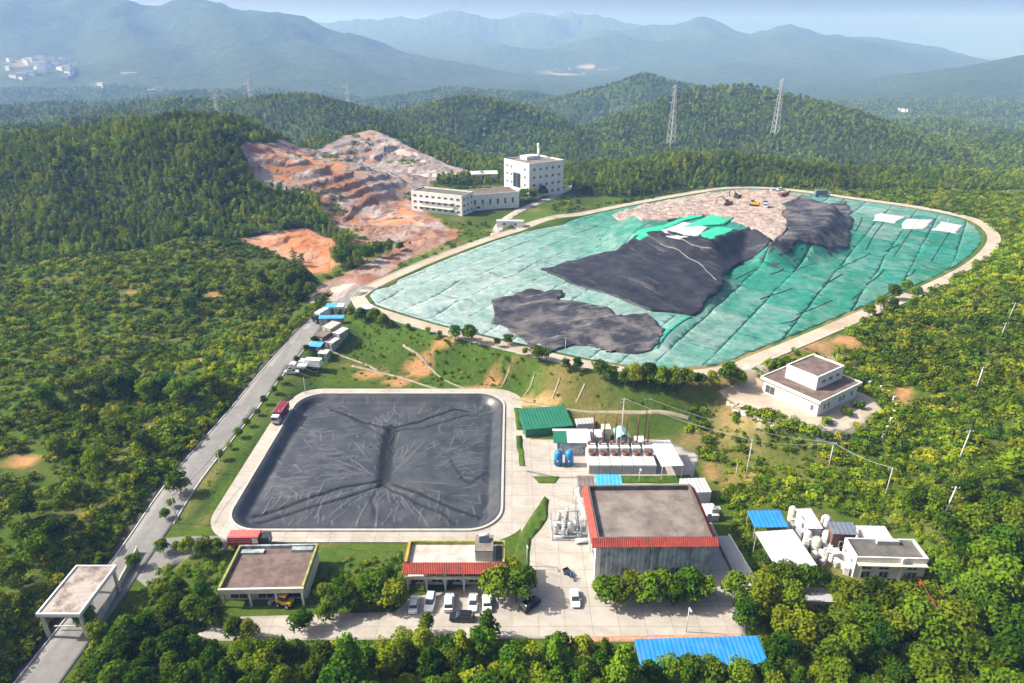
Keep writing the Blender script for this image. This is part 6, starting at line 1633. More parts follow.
# the lettering is too small to read in the photograph: short white strokes and a pale emblem panel
M_LETTER = mat('faded white lettering', (0.72, 0.55, 0.54), 0.6, 0.1, 2)
lt = MB(); rl = random.Random(3)
for row, (z_, h_) in enumerate(((2.35, 0.30), (1.75, 0.24))):
    x_ = -4.1
    while x_ < 0.4:
        w_ = rl.uniform(0.16, 0.34)
        lt.box(x_, x_ + 0.05, -1.225, -1.205, z_, z_ + h_).box(x_ + 0.05, x_ + w_, -1.225, -1.205, z_ + h_ - 0.06, z_ + h_)
        if rl.random() < 0.6: lt.box(x_ + 0.05, x_ + w_, -1.225, -1.205, z_ + h_ * 0.4, z_ + h_ * 0.4 + 0.05)
        if rl.random() < 0.6: lt.box(x_ + w_ - 0.05, x_ + w_, -1.225, -1.205, z_, z_ + h_ - 0.06)
        x_ += w_ + 0.14
lt.build('lettering', M_LETTER, body)
MB().box(0.75, 1.95, -1.235, -1.205, 1.5, 2.8).build('emblem_panel', M_WPAINT, body)
tl = MB().box(-4.3, 2.1, -1.0, 1.0, 3.12, 3.16).build('roof_panel', mat('sun faded red roof', (0.55, 0.12, 0.11), 0.6, 0.15, 1), t)

# blue three-wheeler with a rider
cx, cy_ = W(569, 576)
t = empty('cargo_tricycle', (cx, cy_, 0.04), math.radians(-60), 'dark cargo tricycle ridden by a person in blue', 'tricycle')
MB().box(-1.5, 0.3, -0.6, 0.6, 0.5, 0.62).box(-1.5, 0.3, -0.62, -0.56, 0.62, 0.95).box(-1.5, 0.3, 0.56, 0.62, 0.62, 0.95).box(-1.52, -1.46, -0.56, 0.56, 0.62, 0.95).box(0.26, 0.32, -0.56, 0.56, 0.62, 0.95).build('cargo_box', M_BLACKM, t)
MB().path([(0.3, 0, 0.6), (0.9, 0, 0.55), (1.45, 0, 0.95), (1.62, 0, 0.33)], 0.06).path([(1.4, -0.35, 1.1), (1.4, 0.35, 1.1)], 0.03).path([(1.45, 0, 0.95), (1.4, 0, 1.1)], 0.04).build('frame', M_BLACKM, t)
MB().box(0.35, 0.9, -0.2, 0.2, 0.68, 0.82).build('saddle', M_RUBBER, t)
for wx, wy in ((-0.9, -0.68), (-0.9, 0.68), (1.62, 0)):
    o = bpy.data.objects.new('wheel', CARW[0]); COL.objects.link(o); o.parent = t; o.location = (wx, wy, 0.30); o.scale = (0.9, 0.6, 0.9)
    c = bpy.data.objects.new('rim', CARW[1]); COL.objects.link(c); c.parent = o
def person(label, loc, rz, pose, shirt, trousers):
    """one continuous skinned body; the joints come as name -> point"""
    J = pose; names = list(J)
    edges = [('pelvis', 'chest'), ('chest', 'neck'), ('neck', 'head'), ('head', 'crown')]
    for s in 'lr':
        edges += [('chest', s + 'sh'), (s + 'sh', s + 'el'), (s + 'el', s + 'wr'), (s + 'wr', s + 'ha'), ('pelvis', s + 'hip'), (s + 'hip', s + 'kn'), (s + 'kn', s + 'an'), (s + 'an', s + 'to')]
    R = dict(pelvis=.15, chest=.17, neck=.06, head=.10, crown=.08, sh=.08, el=.05, wr=.035, ha=.035, hip=.10, kn=.065, an=.045, to=.04)
    me = bpy.data.meshes.new('person'); me.from_pydata([J[n] for n in names], [(names.index(a), names.index(b)) for a, b in edges], [])
    o = link('person', me); o.location = loc; o.rotation_euler = (0, 0, rz)
    tag(o, label, 'person')
    md = o.modifiers.new('skin', 'SKIN'); sb = o.modifiers.new('sub', 'SUBSURF'); sb.levels = sb.render_levels = 1
    for i, n in enumerate(names):
        r = R.get(n, R.get(n[1:], .06)); me.skin_vertices[0].data[i].radius = (r, r)
    me.skin_vertices[0].data[names.index('pelvis')].use_root = True
    m, nt, b = _nt('clothed figure'); N = nt.nodes.new; L = nt.links.new
    tc = N('ShaderNodeTexCoord'); sp = N('ShaderNodeSeparateXYZ'); L(tc.outputs['Object'], sp.inputs[0])
    rp_ = N('ShaderNodeValToRGB'); rp_.color_ramp.interpolation = 'CONSTANT'
    e = rp_.color_ramp.elements; e[0].color = (*trousers, 1); e[1].position = J['pelvis'][2] / 2 + 0.03; e[1].color = (*shirt, 1)
    e2 = e.new((J['neck'][2]) / 2); e2.color = (0.42, 0.25, 0.17, 1); e3 = e.new((J['head'][2] + 0.05) / 2); e3.color = (0.02, 0.016, 0.014, 1)
    dv = N('ShaderNodeMath'); dv.operation = 'DIVIDE'; dv.inputs[1].default_value = 2.0; L(sp.outputs['Z'], dv.inputs[0]); L(dv.outputs[0], rp_.inputs['Fac']); L(rp_.outputs['Color'], b.inputs['Base Color']); b.inputs['Roughness'].default_value = 0.8
    me.materials.append(m)
    return o
ride = dict(pelvis=(0.6, 0, 0.92), chest=(0.68, 0, 1.32), neck=(0.72, 0, 1.50), head=(0.76, 0, 1.62), crown=(0.77, 0, 1.74))
for s, k in (('l', 1), ('r', -1)): ride.update({s + 'sh': (0.7, k * .2, 1.40), s + 'el': (0.95, k * .30, 1.2), s + 'wr': (1.25, k * .32, 1.16), s + 'ha': (1.38, k * .3, 1.13), s + 'hip': (0.66, k * .11, 0.90), s + 'kn': (1.05, k * .16, 0.88), s + 'an': (1.05, k * .16, 0.52), s + 'to': (1.2, k * .16, 0.48)})
person('person in a blue top riding the cargo tricycle', (cx, cy_, 0.04), math.radians(-60), ride, (0.02, 0.20, 0.65), (0.03, 0.03, 0.04))
# orange loader by the brown roofed office
cx, cy_ = W(283, 607)
def loader(name, label, x, y, z, rz, m, cat='loader'):
    t = empty(name, (x, y, z), rz, label, cat)
    MB().box(-1.9, 0.9, -0.75, 0.75, 0.6, 1.4).build('body', m, t)
    MB().box(-0.9, 0.3, -0.6, 0.6, 1.4, 2.5).build('cab', M_GLASS, t); MB().box(-1.0, 0.4, -0.68, 0.68, 2.5, 2.62).build('cab_roof', m, t)
    for s in (-1, 1): MB().path([(0.2, s * 0.55, 1.4), (1.6, s * 0.55, 1.3), (2.2, s * 0.55, 0.5)], 0.1).build('arm', m, t)
    MB().yprism([(-0.95, 0.1), (0.95, 0.1), (0.95, 0.8), (-0.95, 0.8)], 2.2, 2.85).build('bucket', M_GREYM, t)
    add_wheels(t, TRKW, (-1.2, 0.7), 0.85, 0.5)
    return t
loader('small_loader', 'orange loader parked beside the brown roofed office', cx, cy_ + 0.6, 0.04, 2.9, M_YPAINT)

# machines on the landfill
def excavator(label, x, y, z, rz, m, s=1.0):
    t = empty('excavator', (x, y, z), rz, label, 'excavator'); t.scale = (s, s, s)
    for k in (-1, 1): MB().xprism([(-2.1, 0.35), (-1.7, 0), (1.7, 0), (2.1, 0.35), (2.1, 0.6), (1.7, 0.95), (-1.7, 0.95), (-2.1, 0.6)], k * 1.1 - 0.3, k * 1.1 + 0.3).build('track', M_BLACKM, t)
    MB().box(-2.3, 1.3, -1.3, 1.3, 1.05, 2.1).build('house', m, t)
    MB().box(0.0, 1.4, 0.35, 1.3, 2.1, 3.1).build('cab', M_GLASS, t); MB().box(-0.05, 1.45, 0.3, 1.35, 3.1, 3.2).build('cab_roof', m, t)
    MB().path([(1.0, -0.3, 1.9), (3.2, -0.3, 4.6), (5.4, -0.3, 4.2)], 0.24, 6).build('boom', m, t)
    MB().path([(5.4, -0.3, 4.2), (6.4, -0.3, 1.6)], 0.19, 6).build('stick', m, t)
    MB().xprism([(6.2, 1.7), (6.9, 1.4), (6.7, 0.6), (5.9, 0.7)], -0.8, 0.2).build('bucket', M_GREYM, t)
    return t
def on_lf(px_, py_, dz=0.9):
    x_, y_ = proj(px_, py_, lambda a, b_: lz(a, b_) + dz); return x_, y_, float(lz(np.array([x_]), np.array([y_]))[0]) + dz - 0.1
excavator('yellow excavator digging in the waste heap', *on_lf(754, 206), 2.6, M_YPAINT, 1.15)
excavator('rust red excavator on the left of the waste heap', *on_lf(728, 205), 3.0, M_RUST, 1.0)
excavator('dark excavator further back on the waste heap', *on_lf(737, 198), 2.2, M_BLACKM, 0.9)
x_, y_, z_ = on_lf(765, 207); truck('dump_truck', 'white cab truck beside the yellow excavator', x_, y_, z_, -1.9, 7.5, M_BLACKM, M_WPAINT, 2.6)
x_, y_, z_ = on_lf(783, 197); truck('dump_truck', 'small dark red truck at the back of the waste heap', x_, y_, z_, 0.5, 6.5, M_RUST, M_RUST, 2.4)
for i, (px_, py_, lb, pm) in enumerate([(774, 190, 'left silver car parked on the far landfill rim', M_WPAINT), (781, 189, 'right silver car parked on the far landfill rim', M_WPAINT)]):
    x_, y_ = W(px_, py_, LF_Z + 0.8); car(x_, y_, 0.2, lb, pm, 'ws', True, LF_Z + 0.15)
x_, y_ = W(822, 195, LF_Z + 1); truck('dark_truck', 'dark box truck on the far landfill rim', x_, y_, LF_Z + 0.15, 0.1, 10.0, M_SLATE, M_SHEETW, 4.0)

# ------------------------------------------------------------------ roadside huts and trucks at the bend
def hut(label, px_, py_, lx, ly, h, rz, roof_m, wall_m, cat='hut', name='hut'):
    x_, y_ = proj(px_, py_); z_ = tzs(x_, y_)
    t = empty(name, (x_, y_ + ly * 0.3, z_), rz, label, cat)
    MB().box(-lx / 2 + .2, lx / 2 - .2, -ly / 2 + .2, ly / 2 - .2, -1.2, h).build('wall', wall_m, t)
    corrugated('roof', roof_m, t, -lx / 2, lx / 2, -ly / 2, ly / 2, h + 0.1, h + 0.5, 0.8, 0.06, 0.06)
    MB().box(-0.45, 0.45, -ly / 2 + 0.12, -ly / 2 + 0.22, 0, 2.0).build('door', M_DOOR, t)
    window(t, 'front', lx * 0.28, 1.5, 0.9, 0.9, lx - 0.4, ly - 0.4)
    return t
A_ = math.radians(-62)
hut('hut with bright blue and white roof at the road bend', 333, 314, 5.0, 3.2, 2.6, 0.05, M_SKY, M_WHITE)
hut('white booth beside the blue roofed hut at the bend', 341, 314, 2.6, 3.0, 2.8, 0.05, M_SHEETW, M_WHITE)
hut('long narrow hut with teal blue roof across the row', 332, 326, 9.0, 2.4, 2.8, 0.02, M_SKY, M_GREYW)
hut('grey roofed hut at the top right of the roadside row', 340, 340, 3.4, 5.0, 2.6, -0.5, M_PINK, M_GREYW)
hut('grey roofed hut at the top left of the roadside row', 331, 335, 4.0, 5.6, 2.6, -0.5, M_PALEROOF, M_CREAM)
hut('grey roofed hut in the lower right of the roadside row', 332, 349, 3.8, 4.4, 2.5, -0.5, M_PINK, M_GREYW)
hut('brownish hut in the middle left of the roadside row', 323, 343, 4.4, 5.4, 2.5, -0.5, M_GREYROOF, M_BRICKB)
hut('hut with blue tarpaulin roof near the white box truck', 316, 353, 4.6, 3.4, 2.4, -0.2, M_SKY, M_DOOR)
hut('small white shack at the lower right end of the roadside row', 324, 360, 3.4, 3.0, 2.4, -0.2, M_PALEROOF, M_GREYW)
hut('white hut on the bank beside the landfill corner trees', 366, 316, 5.0, 3.4, 2.8, 0.2, M_SHEETW, M_WHITE)
def pt(px_, py_): x_, y_ = proj(px_, py_); return x_, y_, tzs(x_, y_) + 0.12
truck('box_truck', 'white box truck parked at the lower end of the roadside row', *pt(311, 368), 3.0, 7.5, M_WPAINT, M_WPAINT, 3.2)
truck('flatbed_truck', 'low white truck in front of the box truck', *pt(299, 370), 3.1, 5.5, M_WPAINT, M_WPAINT, 1.6, cab_h=2.2)
x_, y_, z_ = pt(321, 320); truck('dump_truck', 'white and black truck on the road at the bend', x_, y_, z_, math.radians(-112), 8.0, M_WPAINT, M_BLACKM, 3.3)
x_, y_, z_ = pt(292, 374); car(x_, y_, 0.1, 'pale blue car parked below the roadside huts', M_SHEETW, 'pb', False, z_ - 0.05)

# ------------------------------------------------------------------ poles, lamps, pylons, wires
def pole(label, px_, py_, h, arms=1, m=None, group=None, lean=0.0, r=0.16, name='utility_pole', gz=None):
    x_, y_ = proj(px_, py_) if gz is None else W(px_, py_, gz)
    z_ = tzs(x_, y_) if gz is None else gz
    t = empty(name, (x_, y_, z_), rnd.uniform(-.2, .2), label, 'pole', group)
    MB().tube((0, 0, -0.6), (lean, 0, h), r, r * 0.7, 8).build('shaft', m or M_POLE, t)
    for k in range(arms):
        MB().cbox(lean, 0, h - 0.4 - 0.9 * k, 1.9, 0.12, 0.12).build('cross_arm', M_GREYM, t)
        for s in (-0.8, 0, 0.8): MB().lathe((lean + s, 0, h - 0.34 - 0.9 * k), [(0.05, 0), (0.08, 0.08), (0.05, 0.25), (0.01, 0.27)], 6).build('insulator', M_WHITE, t)
    return t, (x_ + lean, y_, z_ + h)
def wire(label, p, q, sag=1.5, r=0.035, group='overhead wires'):
    pts = [(p[0] + (q[0] - p[0]) * k / 12, p[1] + (q[1] - p[1]) * k / 12, p[2] + (q[2] - p[2]) * k / 12 - sag * 4 * (k / 12) * (1 - k / 12)) for k in range(13)]
    o = MB().path(pts, r, 4).build('wire', M_BLACKM if r < 0.05 else M_STEEL)
    return tag(o, label, 'wire', group)
_, ta = pole('tall concrete pole behind the generators, the left one', 620, 455, 17, 2, gz=0)
_, tb = pole('tall dark pole behind the generators, right of the kiosk', 643, 455, 17, 1, M_BLACKM, gz=0)
_, tc_ = pole('concrete pole on the dry bank below the white station', 746, 478, 11, 1)
_, td = pole('slim pole on the bank beside the earth track', 735, 480, 5, 0, r=0.09)
_, te = pole('concrete pole in the scrub below the dark asphalt patch', 828, 470, 8, 1)
_, tf = pole('concrete pole in the scrub right of the blue roofed shed', 885, 497, 8, 1)
wire('wire from the tall left pole down to the bank pole', ta, tc_, 1.0, 0.05)
wire('wire from the bank pole to the pole in the scrub', tc_, te, 1.0, 0.05)
wire('wire crossing the scrub on the lower right', te, tf, 0.8, 0.05)
wire('wire between the two tall poles', ta, tb, 0.5, 0.04)
wire('upper wire from the tall dark pole to the scrub pole', tb, te, 2.0, 0.05)
lefts = [(178, 524, 7.5), (222, 475, 7.0), (282, 430, 6.5), (306, 396, 6.5)]
prev = None
for i, (px_, py_, h_) in enumerate(lefts):
    lb = ['nearest the driveway corner', 'beside the middle of the pond', 'beside the red truck', 'at the far corner of the pond'][i]
    _, tp = pole('slim pale pole on the grass strip ' + lb, px_, py_, h_, 0, r=0.13, group='poles on the grass strip')
    if prev: wire('cable along the grass strip ending at the pole ' + lb, prev, tp, 0.8, 0.045)
    prev = tp
rights = [(1007, 322, 7), (999, 340, 6), (975, 392, 8), (958, 462, 9), (940, 525, 10)]
prev = None
for i, (px_, py_, h_) in enumerate(rights):
    lb = ['topmost', 'second', 'third', 'fourth', 'lowest'][i]
    _, tp = pole(f'white pole on the right slope, {lb} of the line from the top', px_, py_, h_, 1, M_WHITE, 'line of white poles', lean=rnd.uniform(0.2, 0.9), r=0.17)
    if prev: wire(f'wire on the right slope reaching the {lb} pole', prev, tp, 1.0, 0.04)
    prev = tp
def lamp_post(label, px_, py_, h, gz=0.0):
    x_, y_ = W(px_, py_, gz)
    t = empty('lamp_post', (x_, y_, gz), 0, label, 'lamp post', 'lamp posts')
    MB().tube((0, 0, 0), (0, 0, h), 0.1, 0.07, 8).build('shaft', M_WHITE, t); MB().path([(0, 0, h), (0, -0.9, h + 0.25)], 0.06).build('arm', M_WHITE, t); MB().cbox(0, -1.1, h + 0.25, 0.3, 0.6, 0.12).build('lamp_head', M_SHEETW, t)
lamp_post('white lamp post in front of the workshop trees', 686, 632, 6.0)
lamp_post('white lamp post at the edge of the yard grass', 527, 566, 5.5)
lamp_post('white lamp post in front of the generators', 639, 482, 4.0)
for i, px_ in enumerate((450, 565, 682, 945, 905, 845, 706)):
    py_ = (341, 360, 210, 232, 214, 206, 200)[i]
    x_, y_ = W(px_, py_, LF_Z)
    d_ = poly_sd(LF, np.array([x_]), np.array([y_]))[0]
    lb = ['near rim left of the front trees', 'near rim among the front trees', 'far left rim', 'right rim by the white sheets', 'far right rim', 'far rim beside the grey sheet', 'far rim behind the waste'][i]
    t = empty('rim_pole', (x_, y_, float(max(tzs(x_, y_), lz(np.array([x_]), np.array([y_]))[0] if d_ < 0 else -9))), 0, 'thin pole on the landfill ' + lb, 'pole', 'poles on the landfill rim')
    MB().tube((0, 0, -0.3), (0, 0, 7.5), 0.11, 0.08, 7).build('shaft', M_POLE, t); MB().cbox(0, 0, 7.4, 0.9, 0.15, 0.12).build('lamp_bar', M_GREYM, t)

def pylon(label, px_, base_py, Y, top_py, group='lattice pylons'):
    Y = proj(px_, base_py)[1] if Y < 700 else Y; x_, y_, zt = WY(px_, top_py, Y); zg = tzs(x_, y_); h = zt - zg; w = h * 0.05
    t = empty('pylon', (x_, y_, zg), 0.5, label, 'pylon', group)
    r_ = max(0.16, Y * 0.00036)
    def wd(z): return w * (1 - 0.86 * min(1, z / (h * 0.78)) ) + 0.02 * h * 0.3
    for sx_ in (-1, 1):
        for sy_ in (-1, 1): MB().tube((sx_ * wd(0), sy_ * wd(0), -2), (sx_ * wd(h), sy_ * wd(h), h), r_, r_ * 0.7, 4).build('leg', M_STEEL, t)
    br = MB(); n = 9
    for k in range(n):
        za, zb = h * 0.92 * k / n, h * 0.92 * (k + 1) / n
        a_, b_ = wd(za), wd(zb)
        for s in (-1, 1):
            br.tube((-a_, s * a_, za), (b_, s * b_, zb), r_ * 0.55, n=3).tube((a_, s * a_, za), (-b_, s * b_, zb), r_ * 0.55, n=3)
            br.tube((s * a_, -a_, za), (s * b_, b_, zb), r_ * 0.55, n=3).tube((s * a_, a_, za), (s * b_, -b_, zb), r_ * 0.55, n=3)
    br.build('bracing', M_STEEL, t)
    for f_ in (0.70, 0.82, 0.94):
        l_ = h * 0.11 * (1.25 - f_ * 0.4)
        MB().tube((-l_, 0, h * f_), (l_, 0, h * f_), r_ * 0.8, n=4).tube((-l_, 0, h * f_), (0, 0, h * (f_ + 0.04)), r_ * 0.6, n=3).tube((l_, 0, h * f_), (0, 0, h * (f_ + 0.04)), r_ * 0.6, n=3).build('cross_arm', M_STEEL, t)
    return (x_, y_, zg + h * 0.9)
pa = pylon('lattice pylon standing left on the ridge behind the landfill', 676, 146, 560, 84)
pb = pylon('lattice pylon standing right on the ridge behind the landfill', 783, 133, 600, 78)
pylon('small hazy pylon above the left forest hill', 213, 120, 800, 88)
pylon('faint hazy pylon right of the one above the left forest', 247, 104, 1300, 72)
pylon('faint hazy pylon above the bare quarry', 347, 107, 1200, 84)
wire('power line between the two ridge pylons', pa, pb, 6, 0.10)
# white fence posts right of the station
for i, (px_, py_) in enumerate([(869, 386), (880, 391), (888, 396), (893, 402), (895, 409), (893, 416), (890, 424), (886, 432), (882, 440)]):
    x_, y_ = proj(px_, py_)
    o = MB().box(-0.22, 0.22, -0.22, 0.22, -0.4, 1.5).box(-0.28, 0.28, -0.28, 0.28, 1.5, 1.62).build('fence_post', M_WHITE, None, (x_, y_, tzs(x_, y_)))
    tag(o, 'white fence post in the curved line right of the station', 'fence post', 'white fence posts')
# rubble on the station forecourt
for i in range(26):
    px_ = 727 + 46 * rnd.random(); py_ = 404 + (px_ - 727) * 0.42 + rnd.uniform(-4, 5)
    x_, y_ = proj(px_, py_); s_ = rnd.uniform(0.4, 1.1)
    v_ = [(rnd.uniform(.7, 1.2) * s_ * a_, rnd.uniform(.7, 1.2) * s_ * b_, rnd.uniform(.5, .9) * s_ * c_) for a_ in (-.6, .6) for b_ in (-.6, .6) for c_ in (-.3, .6)]
    o = MB().add(v_, [(0, 1, 3, 2), (4, 6, 7, 5), (0, 4, 5, 1), (2, 3, 7, 6), (0, 2, 6, 4), (1, 5, 7, 3)]).build('rubble_block', M_WHITE if i % 3 else M_PALEROOF, None, (x_, y_, tzs(x_, y_)), rnd.uniform(0, 3))
    tag(o, 'pale broken block in the rubble pile left of the station', 'rubble', 'rubble pile by the station')

# ------------------------------------------------------------------ far town in the haze
for i in range(46):
    if i < 34: px_ = rnd.uniform(8, 84); py_ = rnd.uniform(60, 79)
    else: px_, py_ = rnd.choice([(128, 75), (140, 92), (155, 92), (98, 88), (896, 112), (908, 114), (420, 94), (285, 80), (568, 70), (590, 74)]); px_ += rnd.uniform(-6, 6)
    x_, y_ = proj(px_, py_)
    k_ = min(1.0, y_ / 2600); w_, d_, h_ = rnd.uniform(14, 34) * k_, rnd.uniform(12, 20) * k_, rnd.uniform(6, 18) * k_
    t = empty('distant_building', (x_, y_, tzs(x_, y_)), rnd.uniform(-.5, .5), 'pale distant building in the haze at the foot of the mountains', 'building', 'distant hazy buildings')
    MB().box(-w_ / 2, w_ / 2, -d_ / 2, d_ / 2, -8, h_).build('wall', M_WHITE, t); MB().box(-w_ / 2 - .4, w_ / 2 + .4, -d_ / 2 - .4, d_ / 2 + .4, h_, h_ + 0.8).build('roof', M_GREYROOF if i % 2 else M_PINK, t)

# ------------------------------------------------------------------ single trees
def T(px_, py_, s, label, group=None, kind=None, z=None, sz=None):
    x_, y_ = proj(px_, py_); return tree(x_, y_, s, label, group, kind, z, sz=sz)
# belt along the bottom
for row, (yy, s0) in enumerate(((87.2, 0.78), (83.6, 0.9), (79.6, 1.0), (75.5, 1.0))):
    x_ = -70 + row * 1.3
    while x_ < 100:
        inroof = 19.5 < x_ < 45 and (yy > 81.5)
        if not inroof and not (row == 0 and (x_ > 46 or rnd.random() < 0.15)):
            s = s0 * rnd.uniform(0.62, 1.25) * (0.8 if 18 < x_ < 46 else 1)
            pos = 'left of the brown roofed office' if x_ < -57 else 'below the brown roofed office' if x_ < -38 else 'below the gap between the offices' if x_ < -21 else 'below the parked white cars' if x_ < -2 else 'below the open yard' if x_ < 19 else 'around the long blue roof' if x_ < 46 else 'right of the long blue roof'
            pos += ', ' + ['back', 'second', 'third', 'front'][row] + ' row'
            tree(x_ + rnd.uniform(-.6, .6), yy + rnd.uniform(-.8, .8), s * 1.12, 'leafy tree of the bottom belt ' + pos, 'tree belt along the bottom', rnd.choice([0, 1, 2, 3, 4, 0, 1, 2, 3, 4, 5]), sz=rnd.uniform(0.9, 1.3))
        x_ += rnd.uniform(2.9, 4.1)
for x_, y_, s in [(23, 82.0, 1.05), (26.5, 82.4, 0.95), (30, 82.2, 1.15), (33.5, 82.6, 0.95), (38.5, 81.6, 1.0), (43, 82.0, 0.85)]: tree(x_, y_, s, 'leafy tree standing right in front of the long blue roof', 'trees in front of the blue roof')
# grove at the lower right
for px_, py_, s in [(735, 603, 1.0), (760, 608, 1.1), (745, 628, 1.0), (780, 590, 1.0), (800, 588, 0.9), (790, 612, 1.0), (850, 620, 1.2), (872, 622, 1.3), (893, 626, 1.25), (862, 638, 1.2), (884, 644, 1.3), (842, 640, 1.2), (905, 640, 1.3),
                    (780, 640, 1.0), (800, 648, 1.1), (820, 652, 1.1), (845, 668, 1.2), (870, 665, 1.2), (775, 668, 1.1), (930, 655, 1.2), (950, 640, 1.3), (965, 610, 1.5), (985, 632, 1.4), (1000, 600, 1.4), (1010, 650, 1.3), (960, 670, 1.2), (990, 676, 1.3), (915, 680, 1.1),
                    (835, 600, 0.7), (815, 592, 0.75), (776, 586, 0.6), (944, 590, 1.1), (955, 565, 1.2), (975, 575, 1.3), (1000, 560, 1.3), (940, 545, 1.1), (968, 540, 1.2), (992, 522, 1.2), (1015, 540, 1.3), (930, 520, 1.0), (912, 510, 0.9), (985, 490, 1.1), (1010, 480, 1.2), (960, 500, 1.0)]:
    T(px_, py_, s * 1.15, 'leafy tree in the lower right grove ' + ('beside the concrete slab and white shed' if px_ < 830 and py_ < 615 else 'below the flat roofed house' if px_ < 925 and py_ < 634 else 'at the bottom edge right of the blue roof' if px_ < 925 else 'on the slope right of the flat roofed house' if py_ < 570 else 'in the bottom right corner'), 'grove at the lower right')
# left of the brown roofed office
for px_, py_, s in [(195, 620, 1.0), (170, 630, 0.9), (215, 628, 1.0), (150, 634, 0.9), (130, 640, 0.9), (236, 640, 0.8), (185, 648, 0.9), (160, 602, 0.7), (182, 596, 0.7), (205, 600, 0.7), (100, 642, 0.8), (90, 630, 0.9), (120, 655, 0.9), (175, 612, 0.8)]:
    T(px_, py_, s, 'leafy tree in the garden between the gate and the brown roofed office', 'garden trees by the gate')
for px_, py_, s in [(330, 620, 0.9), (352, 612, 1.0), (300, 632, 0.9), (375, 605, 1.1), (392, 608, 1.2), (340, 600, 0.8), (366, 592, 0.8), (326, 600, 0.7), (388, 586, 0.9)]:
    T(px_, py_, s, 'leafy tree between the brown roofed office and the office with cars', 'garden trees between the offices')
for px_, py_, s in [(498, 600, 1.25), (516, 602, 1.35), (508, 590, 1.1), (524, 592, 1.0)]: T(px_, py_, s, 'dense round tree at the right corner of the office with cars', 'trees at the office corner', rnd.randrange(5))
T(428, 637, 0.7, 'slender young tree at the yard edge below the white cars', None, 5); T(488, 640, 0.9, 'slender young tree at the yard edge below the round tree', None, 6)
T(250, 640, 0.7, 'small round tree in front of the brown roofed office', None, 1)
for k in range(8):
    T(606 + 13.5 * k, 602 + rnd.uniform(-3, 5), rnd.uniform(1.05, 1.3), 'dark green tree in the clipped row in front of the workshop', 'tree row in front of the workshop', rnd.randrange(5), sz=0.95)
for px_, py_, s in [(164, 555, 0.65), (178, 553, 0.45), (190, 554, 0.7), (205, 557, 0.75), (218, 556, 0.8), (135, 568, 0.6)]: T(px_, py_, s, 'round clipped tree along the driveway below the pond', 'driveway trees')
T(181, 495, 1.15, 'large round tree on the verge at the driveway corner', None, 2); T(166, 520, 0.5, 'small bush tree beside the large round verge tree', None, 1); T(172, 508, 0.4, 'middle small tree under the large round verge tree', None, 3)
# little trees along the road verge
for k in range(15):
    t_ = k / 14; yy = 150 + 84 * t_ ** 1.05
    d_ = [p for p in ROAD if p[1] >= yy][0]
    tree(d_[0] + ROAD_W / 2 + 1.3, yy, rnd.uniform(0.36, 0.52), 'small clipped tree in the row along the right verge of the road', 'row of verge trees', rnd.randrange(5))
# trees on the near rim of the landfill
for px_, py_, s in [(352, 318, 0.8), (362, 323, 0.9), (374, 324, 1.0), (384, 328, 0.8), (392, 328, 0.5), (408, 330, 0.45), (428, 334, 0.4), (440, 337, 0.4), (455, 341, 1.0), (471, 345, 1.05), (466, 340, 0.7), (497, 347, 0.6), (508, 345, 0.7), (525, 356, 0.5), (538, 362, 1.0), (546, 362, 0.7), (566, 370, 0.7), (578, 372, 0.7)]:
    T(px_, py_, s, 'young tree standing along the near rim road of the landfill', 'trees on the near landfill rim')
for px_, py_, s in [(600, 380, 1.0), (612, 384, 1.0), (625, 386, 0.9), (634, 388, 1.2), (648, 388, 1.2), (660, 390, 1.1), (672, 390, 1.1), (686, 390, 1.1), (698, 388, 0.9), (712, 388, 0.8), (730, 384, 1.35), (738, 386, 0.9), (778, 374, 0.8), (785, 370, 0.7), (768, 370, 0.6), (805, 362, 0.6)]:
    T(px_, py_, s, 'full tree in the clump between the landfill rim and the white station', 'trees by the station entrance')
for px_, py_, s in [(826, 424, 0.45), (846, 416, 0.5), (858, 409, 0.5)]:
    x_, y_ = proj(px_, py_); shrub(x_, y_, s * 3.0, 'round clipped bush against the front wall of the white station', 'bushes at the white station')
for px_, py_, s in [(893, 300, 1.0), (905, 293, 1.0), (880, 310, 0.9), (868, 318, 0.9), (915, 300, 0.9), (955, 283, 0.7), (975, 272, 0.9), (990, 268, 0.9), (1005, 262, 1.0), (890, 312, 1.0)]:
    T(px_, py_, s, 'dark tree beside the right rim road of the landfill', 'trees on the right landfill rim')
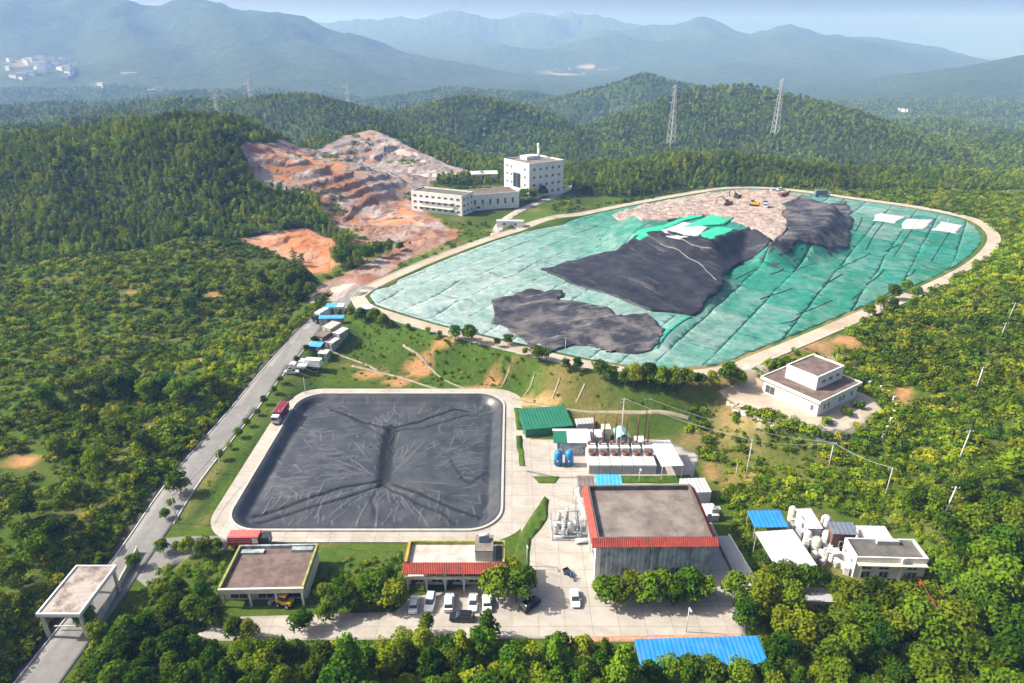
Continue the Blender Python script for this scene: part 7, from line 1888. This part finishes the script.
# darker trees standing out of the scrub on the left
for px_, py_, s in [(85, 395, 1.1), (105, 392, 1.3), (120, 398, 1.3), (135, 395, 1.2), (150, 402, 1.3), (165, 398, 1.2), (180, 404, 1.2), (195, 398, 1.0), (205, 394, 1.0), (70, 400, 1.1), (50, 408, 1.0), (215, 388, 0.9), (190, 312, 1.1), (178, 306, 1.0), (200, 300, 1.0),
                    (250, 310, 0.9), (265, 300, 1.1), (280, 296, 1.0), (292, 290, 1.2), (303, 285, 1.2), (298, 300, 1.0), (310, 296, 1.0), (262, 285, 0.9), (100, 470, 1.1), (80, 500, 1.0), (60, 455, 0.9), (30, 520, 1.1), (55, 545, 1.0), (20, 590, 1.1), (75, 540, 0.9), (120, 440, 1.0), (145, 450, 1.0), (40, 565, 1.1), (95, 430, 0.9)]:
    T(px_, py_, s * 1.1, 'darker tree in the left scrub ' + ('in the clump level with the pond' if 380 < py_ < 412 else 'in the clump beside the road bend' if px_ > 240 else 'beside the small bare patch' if py_ < 320 else 'on the slope above the entrance gate'), 'trees in the left scrub')
for px_, py_, s in [(505, 205, 1.0), (515, 204, 1.1), (524, 202, 1.1), (533, 201, 1.0), (543, 198, 1.0), (455, 212, 0.8), (438, 209, 0.8), (446, 211, 0.9), (418, 200, 0.9), (428, 206, 0.7), (368, 262, 1.0), (378, 258, 1.0), (388, 255, 0.9), (350, 262, 1.0), (358, 268, 1.0), (342, 268, 1.0), (400, 252, 0.8)]:
    T(px_, py_, s * 1.2, 'tree around the white plant and the lower edge of the quarry', 'trees by the plant')
# ------------------------------------------------------------------ hazy air
HZ = MB().box(-9200, 9200, -300, 11200, float(TZ.min()) - 1.5, float(max(TZ.max() + 25, 420)))
hm = bpy.data.materials.new('hazy air'); hm.use_nodes = True
hn = hm.node_tree; hn.nodes.remove(hn.nodes['Principled BSDF'])
pv = hn.nodes.new('ShaderNodeVolumePrincipled')
pv.inputs['Color'].default_value = (0.26, 0.46, 1.0, 1); pv.inputs['Absorption Color'].default_value = (1, 1, 1, 1); pv.inputs['Density'].default_value = 0.00020; pv.inputs['Anisotropy'].default_value = 0.1
hn.links.new(pv.outputs[0], hn.nodes['Material Output'].inputs['Volume'])
tag(HZ.build('haze', hm), kind='stuff')
